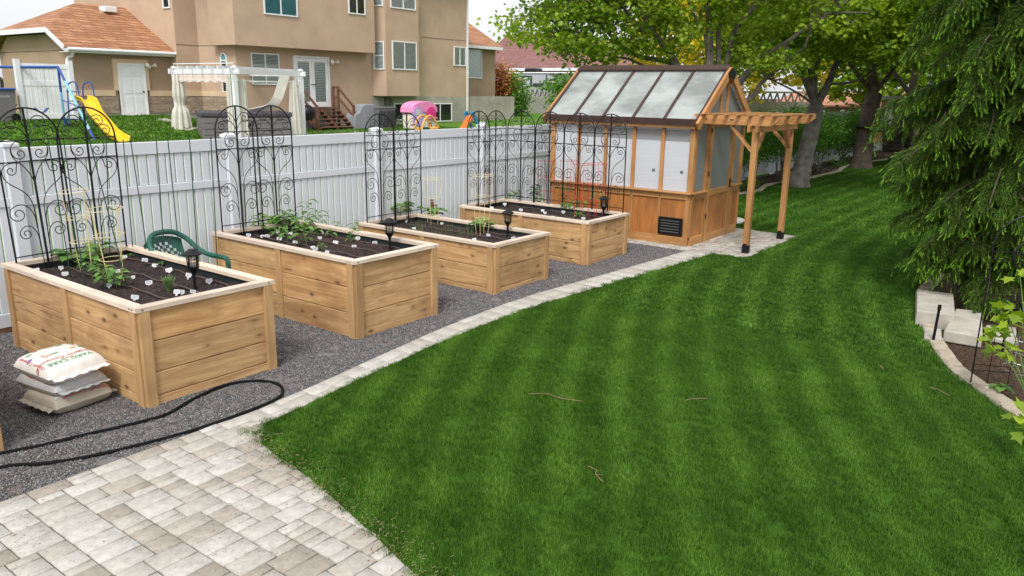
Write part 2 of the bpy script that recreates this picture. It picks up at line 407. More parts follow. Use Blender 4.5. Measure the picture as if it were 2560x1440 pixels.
# ================================================================== GROUND
def struct(o): o['kind']='structure'; return o
def grid(xs,ys,zf):
    m=MB(); nx,ny=len(xs),len(ys)
    m.v=[(x,y,zf(x,y)) for y in ys for x in xs]
    m.f=[(j*nx+i,j*nx+i+1,(j+1)*nx+i+1,(j+1)*nx+i) for j in range(ny-1) for i in range(nx-1)]
    return m
def groundmat(name,stops,sc,bm=.6,d=.02,stops2=None,sc2=.6,rough=.95):
    m,nt,b=M_(name,rough); v=coords(nt)
    f=noise(nt,v,sc,6,.7); c=ramp(nt,f,stops)
    if stops2: c=mix(nt,.8,c,ramp(nt,noise(nt,v,sc2,4,.6,.6),stops2),'MULTIPLY')
    nt.links.new(c,b.inputs['Base Color']); b.inputs['Specular IOR Level'].default_value=.2; bump(nt,b,f,bm,d); return m
MT['mulch']=groundmat('brown_mulch',[(.3,(.022,.014,.009)),(.5,(.075,.048,.030)),(.62,(.13,.085,.055)),(.75,(.22,.16,.11))],28,1,.02,[(.35,(.6,.6,.6)),(.7,(1.1,1.05,1))],1.1)
MT['gravelbase']=groundmat('grey_gravel_fines',[(.25,(.07,.067,.07)),(.5,(.18,.172,.178)),(.75,(.33,.315,.32))],150,1,.008,[(.3,(.85,.70,.58)),(.6,(1.1,1.08,1.06))],1.0)
def lawnmat(name,dark,light,sc=26):
    m,nt,b=M_(name,.9); v=coords(nt)
    c=ramp(nt,noise(nt,v,sc,6,.75),[(.3,dark),(.7,light)])
    c=mix(nt,.7,c,ramp(nt,noise(nt,v,.5,4,.6,.5),[(.3,(.75,.8,.7)),(.7,(1.15,1.1,1.1))]),'MULTIPLY')
    nt.links.new(c,b.inputs['Base Color']); b.inputs['Specular IOR Level'].default_value=.1; bump(nt,b,noise(nt,v,sc*2,4),.8,.03); return m
MT['lawnbase']=lawnmat('lawn_soil',(.03,.08,.008),(.07,.17,.014),60)
MT['lawnfar']=lawnmat('neighbour_lawn',(.05,.13,.014),(.13,.26,.035),14)
xs=sorted(set([-60,-30,-15]+[x*1.0 for x in range(-8,64)]+[80,110,160,240])); ys=sorted(set([-80,-40,-20,-10,-6,-3,0]+[3+.8*i for i in range(0,32)]+[30,34,40,50,70,110,200]))
struct(grid(xs,ys,lambda x,y:-.03+gz(x,y)).build('ground','mulch',smooth=True))
ys2=[3.06+.6*i for i in range(0,60)]; xs2=[-30,-20,-10]+[x*1.0 for x in range(-5,44)]
struct(grid(xs2,ys2,lambda x,y:gz(x,y)+.004-.02*(y<3.1)).build('neighbour_lawn','lawnfar',smooth=True))
def polymesh(poly,z,name,mat,maxe=None):
    bm=bmesh.new(); vs=[bm.verts.new((p[0],p[1],z)) for p in poly]; f=bm.faces.new(vs)
    bmesh.ops.triangulate(bm,faces=[f]); bmesh.ops.recalc_face_normals(bm,faces=bm.faces[:])
    for f in bm.faces:
        if f.normal.z<0: f.normal_flip()
    me=bpy.data.meshes.new(name); bm.to_mesh(me); bm.free(); me.materials.append(MT[mat])
    o=bpy.data.objects.new(name,me); COL.objects.link(o); return o
GS=[(-3.,-.69),(-.02,-.67),(.84,-.635),(1.4,-.56),(2.07,-.45),(3.04,-.31),(4.08,-.23),(4.86,-.225),(6.22,-.32),(7.6,-.41),(8.6,-.47)]   # gravel side of the paver strip
LS=[(.21,-.92),(.57,-.90),(1.01,-.84),(1.59,-.75),(2.45,-.63),(3.29,-.56),(4.08,-.54),(4.8,-.56),(6.49,-.70),(8.0,-.82),(8.68,-.86)]   # lawn side
def interp(pl,x):
    for (a,b),(c,d) in zip(pl,pl[1:]):
        if x<=c: return b+(d-b)*(x-a)/(c-a)
    return pl[-1][1]
gravel_poly=GS+[(8.72,-.47),(8.72,2.93),(-3.,2.93)]
struct(polymesh(gravel_poly,0.,'gravel_bed','gravelbase'))
REDGE=[(1.2,-8.2),(2.4,-6.9),(3.3,-6.05),(4.09,-5.41),(4.37,-5.19),(4.74,-4.94),(5.03,-4.74),(5.46,-4.56),(5.97,-4.38),(6.9,-4.11),(8.02,-3.88),(9.2,-3.85),(10.5,-4.1),(13,-5),(18,-7.),(30,-9),(45,-9)]
BEDG=[(11.0,1.25),(12.3,1.2),(13.6,1.35),(14.6,1.62),(15.88,1.55),(17.07,1.45),(18.2,1.72),(19.2,1.72),(20.64,1.47),(24.24,1.42),(25.2,1.62),(27.4,1.85),(31,1.35),(38,1.0)]
PEDG=[(.21,-.92),(.16,-1.2),(.11,-1.42),(.05,-1.84),(-.05,-2.26),(-.15,-2.65),(-.27,-3.08),(-.5,-3.9),(-.9,-5.),(-1.6,-6.2),(-2.4,-7.4)]
GP=[(8.68,-.86),(8.70,-1.40),(11.14,-1.40),(11.24,-.53)]      # greenhouse patio outline towards the lawn
lawn_poly=PEDG[::-1]+LS[1:]+GP[1:]+[(11.2,.2),(11.05,1.0)]+BEDG+[(45,.8)]+REDGE[::-1]
struct(polymesh(lawn_poly,.004,'lawn','lawnbase'))
# pavers : real raised stones with joints
MT['paver']=tintmat('tumbled_paver',[(0,(.30,.265,.22)),(.3,(.375,.345,.30)),(.65,(.42,.395,.355)),(1,(.47,.45,.415))],.85,.5,22)
MT['joint']=groundmat('joint_sand',[(.3,(.075,.065,.05)),(.7,(.15,.13,.105))],60)
def pip(x,y,poly):
    c=False;n=len(poly);j=n-1
    for i in range(n):
        a,b=poly[i],poly[j]
        if (a[1]>y)!=(b[1]>y) and x<(b[0]-a[0])*(y-a[1])/(b[1]-a[1])+a[0]: c=not c
        j=i
    return c
def cliprect(poly,r):
    for ax,val,keep in ((0,r[0],1),(0,r[2],-1),(1,r[1],1),(1,r[3],-1)):
        out=[]; n=len(poly)
        for i in range(n):
            a,b=poly[i],poly[(i+1)%n]; ia=(a[ax]-val)*keep>=0; ib=(b[ax]-val)*keep>=0
            if ia: out.append(a)
            if ia!=ib:
                t=(val-a[ax])/(b[ax]-a[ax]); out.append((a[0]+(b[0]-a[0])*t,a[1]+(b[1]-a[1])*t))
        poly=out
        if len(poly)<3: return []
    out=[]
    for p in poly:
        if not out or (abs(p[0]-out[-1][0])+abs(p[1]-out[-1][1]))>1e-4: out.append(p)
    if len(out)>1 and (abs(out[0][0]-out[-1][0])+abs(out[0][1]-out[-1][1]))<1e-4: out.pop()
    return out
def area(p): return abs(sum(p[i][0]*p[(i+1)%len(p)][1]-p[(i+1)%len(p)][0]*p[i][1] for i in range(len(p))))/2
def stones(rects,z,h,mat,name):
    """raised stones from convex outlines, with a joint gap and an eased edge"""
    V=[];F=[];T=[]
    for P in rects:
        n=len(P); cx=sum(p[0] for p in P)/n; cy=sum(p[1] for p in P)/n; t=random.random(); hh=h+random.uniform(-.0015,.0015); o=len(V)
        for (i,zz) in ((.0036,z),(.0036,z+hh-.005),(.0086,z+hh)):
            for p in P:
                dx,dy=p[0]-cx,p[1]-cy; L=math.hypot(dx,dy) or 1; sx=max(0,abs(dx)-i)/(abs(dx) or 1); sy=max(0,abs(dy)-i)/(abs(dy) or 1)
                V.append((cx+dx*sx+random.uniform(-.001,.001),cy+dy*sy+random.uniform(-.001,.001),zz)); T.append(t)
        for k in (0,n):
            for j in range(n): F.append((o+k+j,o+k+(j+1)%n,o+k+n+(j+1)%n,o+k+n+j))
        F.append(tuple(o+2*n+j for j in range(n)))
    return npmesh(name,V,[len(f) for f in F],[i for f in F for i in f],mat,T)
def pattern(x0,x1,y0,y1):
    u=.0772; v=.0738; nx=int((x1-x0)/u)+1; ny=int((y1-y0)/v)+1; G=[[0]*nx for _ in range(ny+2)]; out=[]
    for j in range(ny):
        i=0
        while i<nx:
            if G[j][i]: i+=1; continue
            g=0
            while i+g<nx and not G[j][i+g]: g+=1
            if g<=1: out.append((x0+i*u,y0+j*v,x0+(i+1)*u,y0+(j+1)*v)); G[j][i]=1; i+=1; continue
            ch=[w_ for w_ in (2,3) if g-w_==0 or g-w_>=2] or [g if g<=3 else 2]
            w_=3 if (3 in ch and (len(ch)==1 or random.random()<.52)) else ch[0]
            h=2 if w_==3 or random.random()<.5 else 1
            for q in range(h):
                for k in range(w_):
                    if j+q<ny+2: G[j+q][i+k]=1
            out.append((x0+i*u,y0+j*v,x0+(i+w_)*u,y0+(j+h)*v)); i+=w_
    return out
patio_poly=[(-3.6,-.69)]+GS[1:2]+[(.3,-.65),(.42,-.9)]+[(a+.035,b) for a,b in PEDG[1:]]+[(-3.6,-7.4)]
PA=R(-1.0)
def clipp(rects,poly):
    if sum(poly[i][0]*poly[(i+1)%len(poly)][1]-poly[(i+1)%len(poly)][0]*poly[i][1] for i in range(len(poly)))<0: poly=poly[::-1]
    out=[]
    for r in rects:
        p=cliprect(poly,r)
        if len(p)>=3 and area(p)>.0012: out.append(p)
    return out
pr=clipp(pattern(-3.6,1.,-7.3,-.68),patio_poly)
struct(polymesh([(p[0],p[1]) for p in patio_poly],.0045,'patio_joint_sand','joint'))
struct(stones(pr,.005,.012,'paver','patio_pavers'))
# edging strip, two courses, follows the curve
def strip():
    V=[];F=[];T=[]
    def quad(a,b,c,d,t):
        o=len(V); cx=sum(p[0] for p in (a,b,c,d))/4; cy=sum(p[1] for p in (a,b,c,d))/4
        for zz,s in ((.005,.985),(.013,.985),(.017,.95)):
            for p in (a,b,c,d): V.append((cx+(p[0]-cx)*s,cy+(p[1]-cy)*(s if s>.96 else s*.98),zz)); T.append(t)
        for k in (0,4):
            for j in range(4): F.append((o+k+j,o+k+(j+1)%4,o+k+4+(j+1)%4,o+k+4+j))
        F.append((o+8,o+9,o+10,o+11))
    x=.3
    while x<8.66:
        L=random.choice([.235,.16,.235,.3]); X1=min(x+L,8.68)
        def lo(x): return interp(LS,x)-.01
        def hi(x): return interp(GS,x)
        a=random.choice([.33,.5,.67]); 
        q=lambda x,f: (x,lo(x)+(hi(x)-lo(x))*f)
        if random.random()<.75:
            xm=x if random.random()<.4 else None
            quad(q(x,0),q(X1,0),q(X1,a),q(x,a),random.uniform(.35,1)); quad(q(x,a),q(X1,a),q(X1,1),q(x,1),random.uniform(.35,1))
        else: quad(q(x,0),q(X1,0),q(X1,1),q(x,1),random.uniform(.35,1))
        x=X1
    return npmesh('edging_strip',V,[4]*len(F),[i for f in F for i in f],'paver',T)
struct(polymesh([(.21,-.92)]+LS[1:]+[(8.7,-.47)]+GS[::-1][1:-1],.0042,'strip_joint_sand','joint')); struct(strip())
gp_poly=[(8.70,-1.40),(11.14,-1.40),(11.26,-.5),(11.15,1.),(11.1,2.7),(8.62,2.7),(8.62,-.47),(8.70,-.86)]
struct(polymesh(gp_poly,.0048,'greenhouse_pad_joint_sand','joint'))
struct(stones(clipp(pattern(8.5,11.4,-1.45,2.7),gp_poly),.0052,.010,'paver','greenhouse_pad_pavers'))
# ------------------------------------------------------------------ scatter by geometry nodes (only for stuff)
def scatter(name,surf,src,density,smin,smax,mat,tilt=.25,seed=1,label=None,kind='stuff'):
    ng=bpy.data.node_groups.new(name+'_scatter','GeometryNodeTree')
    ng.interface.new_socket('Geometry',in_out='INPUT',socket_type='NodeSocketGeometry'); ng.interface.new_socket('Geometry',in_out='OUTPUT',socket_type='NodeSocketGeometry')
    n=ng.nodes; l=ng.links
    gi=n.new('NodeGroupInput'); go=n.new('NodeGroupOutput'); dp=n.new('GeometryNodeDistributePointsOnFaces'); ip=n.new('GeometryNodeInstanceOnPoints')
    dp.distribute_method='RANDOM'; dp.inputs['Density'].default_value=density; dp.inputs['Seed'].default_value=seed
    oi=n.new('GeometryNodeObjectInfo'); oi.inputs['Object'].default_value=src; oi.inputs['As Instance'].default_value=True
    rv=n.new('FunctionNodeRandomValue'); rv.data_type='FLOAT_VECTOR'; rv.inputs[0].default_value=(-tilt,-tilt,0); rv.inputs[1].default_value=(tilt,tilt,6.283); rv.inputs['Seed'].default_value=seed+5
    rs=n.new('FunctionNodeRandomValue'); rs.data_type='FLOAT'; rs.inputs[2].default_value=smin; rs.inputs[3].default_value=smax; rs.inputs['Seed'].default_value=seed+9
    l.new(gi.outputs[0],dp.inputs['Mesh']); l.new(dp.outputs['Points'],ip.inputs['Points']); l.new(oi.outputs['Geometry'],ip.inputs['Instance'])
    l.new(rv.outputs[0],ip.inputs['Rotation']); l.new(rs.outputs[1],ip.inputs['Scale']); l.new(ip.outputs[0],go.inputs[0])
    o=polymesh(surf,.004,name,mat); md=o.modifiers.new('scatter','NODES'); md.node_group=ng
    return tag(o,label,None,kind=kind)
def grassmat(name,stripes=True):
    m,nt,b=M_(name,.65)
    at=N(nt,'ShaderNodeAttribute'); at.attribute_name='tint'
    ge=N(nt,'ShaderNodeNewGeometry'); sp=N(nt,'ShaderNodeSeparateXYZ'); nt.links.new(ge.outputs['Position'],sp.inputs[0])
    def ma(op,a,b_=None):
        q=N(nt,'ShaderNodeMath',operation=op)
        for i,v in enumerate((a,b_)):
            if v is None: continue
            if isinstance(v,(int,float)): q.inputs[i].default_value=v
            else: nt.links.new(v,q.inputs[i])
        return q.outputs[0]
    c=ramp(nt,at.outputs['Fac'],[(0,(.036,.100,.008)),(.55,(.078,.200,.013)),(.93,(.140,.300,.028)),(.985,(.20,.34,.06)),(1,(.36,.33,.14))])
    nz=noise(nt,ge.outputs['Position'],1.7,5,.65,.3)
    c=mix(nt,1.,c,ramp(nt,nz,[(.3,(.60,.70,.5)),(.5,(1,1,1)),(.70,(1.24,1.12,1.15))]),'MULTIPLY')
    if stripes:
        dx=ma('MINIMUM',ma('SUBTRACT',sp.outputs[0],12.),0.)
        u=ma('ADD',sp.outputs[1],ma('MULTIPLY',ma('MULTIPLY',dx,dx),.03))
        u=ma('ADD',u,ma('MULTIPLY',noise(nt,ge.outputs['Position'],.8,2),.25))
        s=ma('SINE',ma('MULTIPLY',u,2*math.pi/.47))
        s=ma('ADD',ma('MULTIPLY',s,.5),.5)
        s=ma('MULTIPLY',s,ramp(nt,noise(nt,ge.outputs['Position'],.9,4),[(.35,(.35,.35,.35)),(.65,(1,1,1))]))
        c=mix(nt,1.,c,ramp(nt,s,[(.2,(.72,.77,.70)),(.9,(1.42,1.30,1.65))]),'MULTIPLY')
    nt.links.new(c,b.inputs['Base Color']); b.inputs['Specular IOR Level'].default_value=.3
    tr=N(nt,'ShaderNodeBsdfTranslucent'); nt.links.new(c,tr.inputs[0])
    ms=N(nt,'ShaderNodeMixShader'); ms.inputs[0].default_value=.3
    nt.links.new(b.outputs[0],ms.inputs[1]); nt.links.new(tr.outputs[0],ms.inputs[2]); nt.links.new(ms.outputs[0],nt.nodes['Material Output'].inputs[0])
    return m
MT['grass']=grassmat('grass_blade'); MT['grassfar']=grassmat('grass_blade_neighbour',False)
def tuft(name,nb,rad,h,wd,mat='grass'):
    V=[];F=[];T=[]
    for i in range(nb):
        a=random.uniform(0,6.283); r=rad*math.sqrt(random.random()); x,y=r*math.cos(a),r*math.sin(a)
        b=random.uniform(0,6.283); ln=random.gauss(0,.35); ln2=ln*1.9; hh=h*random.uniform(.55,1.15); t=random.random()
        dx,dy=math.cos(b),math.sin(b); wx,wy=-dy*wd/2,dx*wd/2; o=len(V)
        p1=(x+dx*ln*hh*.5,y+dy*ln*hh*.5,hh*.55); p2=(x+dx*ln2*hh*.62,y+dy*ln2*hh*.62,hh*(1-.12*abs(ln2)))
        V+= [(x-wx,y-wy,-.004),(x+wx,y+wy,-.004),(p1[0]+wx*.8,p1[1]+wy*.8,p1[2]),(p1[0]-wx*.8,p1[1]-wy*.8,p1[2]),p2]
        F+= [(o,o+1,o+2,o+3),(o+3,o+2,o+4)]; T+=[t]*5
    o=npmesh(name,V,[len(f) for f in F],[i for f in F for i in f],mat,T)
    COL.objects.unlink(o); return o
def halfplane(poly,x0,x1):
    def clip(poly,ax,keepless):
        out=[]
        for i in range(len(poly)):
            a,b=poly[i],poly[(i+1)%len(poly)]; ia=(a[0]<=ax)==keepless or a[0]==ax; ib=(b[0]<=ax)==keepless or b[0]==ax
            if ia: out.append(a)
            if ia!=ib:
                t=(ax-a[0])/(b[0]-a[0]); out.append((ax,a[1]+(b[1]-a[1])*t))
        return out
    return clip(clip(poly,x1,True),x0,False)
if True:
    nearp=halfplane(lawn_poly,-3.,5.0); midp=halfplane(lawn_poly,5.0,12.); farp=halfplane(lawn_poly,12.,45.)
    scatter('near_grass',nearp,tuft('near_tuft',60,.045,.031,.0027),640,.7,1.2,'grass',.15,1,'short mown green grass of the near lawn')
    scatter('middle_grass',midp,tuft('middle_tuft',42,.06,.036,.0055),270,.75,1.15,'grass',.15,2,'short mown green grass of the lawn beside the greenhouse')
    scatter('far_grass',farp,tuft('far_tuft',34,.12,.045,.013),66,.75,1.2,'grass',.15,3,'short green grass of the far lawn under the trees')
    def scatter_on(o,src,density,smin,smax,mat,seed,label):
        tmp=scatter('_t',[(0,0),(1,0),(1,1)],src,density,smin,smax,mat,.15,seed); ng=tmp.modifiers[0].node_group; bpy.data.objects.remove(tmp)
        md=o.modifiers.new('scatter','NODES'); md.node_group=ng; tag(o,label,None,kind='stuff')
    scatter_on(grid([1.+.9*i for i in range(28)],[9+.8*i for i in range(21)],lambda x,y:gz(x,y)+.004).build('neighbour_grass','grassfar'),tuft('neighbour_tuft',34,.14,.085,.020,'grassfar'),26,.6,1.25,'grassfar',6,'green grass of the neighbour lawn beyond the fence')
    # dry straw along the patio edge
    # gravel chips
    def chips(name,n,rad,s,mat):
        V=[];F=[];T=[]
        for i in range(n):
            a=random.uniform(0,6.283); r=rad*math.sqrt(random.random()); c=Vector((r*math.cos(a),r*math.sin(a),random.uniform(0,.004)))
            E=Euler((random.uniform(0,6),random.uniform(0,6),random.uniform(0,6))).to_matrix(); sc=s*random.uniform(.5,1.4); o=len(V); t=random.random()
            for p in ((-1,-.6,-.5),(1,-.5,-.4),(.7,.8,-.5),(-.8,.5,-.3),(0,0,.8),(.1,-.1,-.9)):
                V.append(tuple(c+E@(Vector(p)*sc))); T.append(t)
            for f in ((0,1,4),(1,2,4),(2,3,4),(3,0,4),(1,0,5),(2,1,5),(3,2,5),(0,3,5)): F.append(tuple(k+o for k in f))
        o=npmesh(name,V,[3]*len(F),[i for f in F for i in f],mat,T); COL.objects.unlink(o); return o
    MT['chip']=tintmat('gravel_chip',[(0,(.055,.053,.058)),(.4,(.15,.145,.152)),(.8,(.29,.28,.285)),(.97,(.46,.44,.42)),(1,(.40,.28,.20))],.85,0,30)
    scatter('gravel_chips',gravel_poly,chips('chip_cluster',46,.06,.0048,'chip'),290,.8,1.3,'chip',.1,4,'fine grey crushed gravel around the raised beds')
# ================================================================== RAISED BEDS
BEDS=[(0,0,1.236,.812,'nearest'),(2.208,.073,1.216,.805,'second nearest'),(4.473,.128,1.184,.629,'third'),(6.637,.152,1.182,.641,'farthest')]
BL=2.44
def soilmesh(x0,y0,x1,y1,z,parent,amp=.014):
    nx,ny=90,170; X,Y=np.meshgrid(np.linspace(x0,x1,nx),np.linspace(y0,y1,ny)); Z=np.full(X.shape,float(z))
    r=np.random.default_rng(int(x0*100)%97+int(z*1000)); 
    for k,a in((2,.5),(5,.6),(12,.8),(30,1.0),(80,.9)):
        fx,fy=r.uniform(-k,k,(2,14))*1.6; ph=r.uniform(0,6.3,14)
        for i in range(14): Z+=amp*a/14*np.sin(fx[i]*X*2+fy[i]*Y*2+ph[i])*1.6
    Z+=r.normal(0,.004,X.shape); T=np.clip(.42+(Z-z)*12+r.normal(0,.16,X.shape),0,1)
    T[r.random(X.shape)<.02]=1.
    idx=np.arange(nx*ny).reshape(ny,nx); q=np.stack([idx[:-1,:-1],idx[:-1,1:],idx[1:,1:],idx[1:,:-1]],-1).reshape(-1,4)
    return npmesh('soil',np.stack([X,Y,Z],-1).reshape(-1,3),[4]*len(q),q.ravel(),'soil',T.ravel(),parent,smooth=False)
for bi,(bx,by,W,H,nm) in enumerate(BEDS):
    lab={0:'tall cedar raised bed nearest the camera, beside the compost bags',1:'tall cedar raised bed second from the camera, behind the green chair',
         2:'low two-board cedar raised bed third from the camera with squash plants',3:'low cedar raised bed farthest away, against the greenhouse with corner trellises'}[bi]
    t=thing('raised_bed',lab,'raised bed',(bx,by,0),'cedar raised garden beds')
    tall=H>.7; hs_=[.08,.19,.25,.25] if bi==0 else ([.255,.26,.25] if tall else [.07,.255,.265])
    tot=sum(hs_); top=H-.035
    hs_=[h*top/tot for h in hs_]
    th=.038; z=0
    px,py=.095,.04    # corner posts outside
    for h in hs_:
        for yy,nme in ((.045,'end_board'),(BL-.045,'end_board')):
            board(nme,t,(W/2,yy,z+h/2),(W-.05,th,h-.007),0,'cedar')
        for xx in (.045,W-.045):
            for (a,b_) in ((.06,BL*.5),(BL*.5,BL-.06)):
                board('side_board',t,(xx,(a+b_)/2,z+h/2),(th,b_-a-.001,h-.007),1,'cedar')
        z+=h
    for cx in (0,1):
        for cy in (0,1):
            sx=1-2*cx; sy=1-2*cy; X0=cx*W; Y0=cy*BL
            board('corner_post',t,(X0+sx*(.02+.045),Y0+sy*.0205,top/2),(.09,.037,top),2,'cedar2')
            board('corner_post',t,(X0+sx*.0215,Y0+sy*(.04+.043),top/2),(.037,.085,top-.002),2,'cedar2')
    for xx in (.0235,W-.0235): board('side_post',t,(xx,BL*.5,top/2),(.037,.09,top-.001),2,'cedar2')
    cw=.095; zc=H-.0175
    m=[MB(),MB(),MB(),MB()]
    A=[(0,0),(W,0),(W,BL),(0,BL)]; B=[(cw,cw),(W-cw,cw),(W-cw,BL-cw),(cw,BL-cw)]
    for k in range(4):
        a,b_=A[k],A[(k+1)%4]; c,d=B[(k+1)%4],B[k]
        # shrink a hair so mitres show
        ctr=Vector(((a[0]+b_[0])/2,(a[1]+b_[1])/2,zc)); ax=0 if k%2==0 else 1
        L=lambda p:(p[0]-ctr.x,p[1]-ctr.y)
        P=[L(a),L(b_),L(c),L(d)]
        if ax==1: P=[(p[1],-p[0]) for p in P]
        P=[(p[0]*.9985,p[1]) for p in P]
        m[k].prism(P,-.0175,.0175); o=m[k].build('cap_board','cap',t); o.location=ctr; o.rotation_euler=(0,0,R(90) if ax else 0)
    # screws on the cap edge
    for (x,y) in ((.05,-.0015),(W-.06,-.0015)): m_=MB(); m_.lathe([(.006,-.001),(.006,.0025)],(x,y,zc),8,Matrix.Rotation(R(90),3,'X')); m_.build('screw','black',t)
    for (x,y) in ((-.0015,.06),(-.0015,.10)): m_=MB(); m_.lathe([(.006,-.001),(.006,.0025)],(x,y,zc),8,Matrix.Rotation(R(90),3,'Y')); m_.build('screw','black',t)
    m_=MB(); m_.lathe([(.009,-.002),(.009,.006),(.004,.010)],(.0048,BL*.5,.17),8,Matrix.Rotation(R(-90),3,'Y')); m_.build('bolt','steel',t)
    # dark liner
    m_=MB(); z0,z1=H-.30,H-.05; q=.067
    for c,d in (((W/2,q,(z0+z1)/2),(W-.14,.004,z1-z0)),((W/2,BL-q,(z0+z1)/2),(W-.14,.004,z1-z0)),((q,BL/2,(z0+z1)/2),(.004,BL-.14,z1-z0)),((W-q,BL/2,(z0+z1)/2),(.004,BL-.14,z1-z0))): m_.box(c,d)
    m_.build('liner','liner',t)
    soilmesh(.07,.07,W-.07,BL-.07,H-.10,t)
    # drip irrigation : a thing of its own
    td=thing('drip_line',f'brown drip tubing with a blue valve on the soil of the {nm} raised bed','irrigation',(bx,by,H-.10),'drip lines in the raised beds')
    m_=MB(); k=4 if bi!=3 else 3
    for i in range(k):
        x=.17+(W-.34)*i/(k-1); m_.tube([(x+.012*math.sin(j*1.3+i+bi),.26+j*(BL-.5)/16,.016+.006*math.sin(j*2.1+i)) for j in range(17)],.0075,6)
    m_.tube([(.15,.25,.016),(W*.5,.235,.02),(W-.15,.25,.016)],.008,6)
    m_.build('tube','drip',td)
    m_=MB(); m_.tube([(W*.62,.235,.02),(W*.62,.17,.035),(W*.62,.12,.0)],.012,8); m_.tube([(W*.62-.03,.2,.03),(W*.62+.03,.2,.03)],.014,8); m_.build('connector','grey',td)
    m_=MB(); m_.tube([(W*.62,.185,.03),(W*.62,.185,.06)],.014,8); m_.box((W*.62,.185,.066),(.075,.022,.016),None,.004); m_.build('valve_handle','blue',td)
# ================================================================== VINYL FENCE
FY=2.953
def fence(x0,posts,label,thin=False):
    t=thing('vinyl_fence',label,'fence',(posts[0],FY,0))
    for i,x in enumerate(posts):
        m=MB(); m.box((x-posts[0],.02,.90),(.125,.125,1.86),None,.006); p=m.build('post','vinyl',t)
        m=MB(); X=x-posts[0]; m.box((X,.02,1.845),(.15,.15,.03),None,.004); m.lathe([(.104,1.86),(.104,1.864),(.02,1.892),(.0,1.893)],(0,0,0),4,None)
        k=len(m.v)
        m.v=m.v[:k-16]+[(X+ (v[0]*math.cos(R(45))-v[1]*math.sin(R(45))), .02+(v[0]*math.sin(R(45))+v[1]*math.cos(R(45))), v[2]) for v in m.v[k-16:]]
        m.build('post_cap','vinyl',p)
    for a,b in zip(posts,posts[1:]):
        xa,xb=a-posts[0]+.064,b-posts[0]-.064; L=xb-xa; xc=(xa+xb)/2
        for nme,zc,h,yy,d in (('top_rail',1.752,.135,.02,.05),('middle_rail',1.295,.09,.02,.05),('bottom_rail',.12,.14,.02,.05)):
            m=MB(); m.box((xc,yy,zc),(L,d,h),None,.004); m.build(nme,'vinyl',t)
        n=round(L/.108); p=L/n
        for z0,z1,nme in ((1.34,1.684,'upper_pickets'),(.19,1.25,'lower_pickets')):
            m=MB()
            for i in range(n): m.box((xa+p*(i+.5),.02,(z0+z1)/2),(p-.010,.022,z1-z0),None,.009)
            m.build(nme,'vinyl',t)
    return t
fence(0,[-4.42,-2.0,.40,2.83,5.25,7.68,10.1],'white vinyl picket fence running behind the raised beds')
fence(0,[10.1+2.42*i for i in range(0,12)],'white vinyl fence continuing behind the shrubs beyond the greenhouse')
m=MB(); m.box((1.9,FY+.02,.02),(12.6,.04,.11)); tag(m.build('kick_board','brownwood'),'brown board along the foot of the white fence beside the gravel','board')
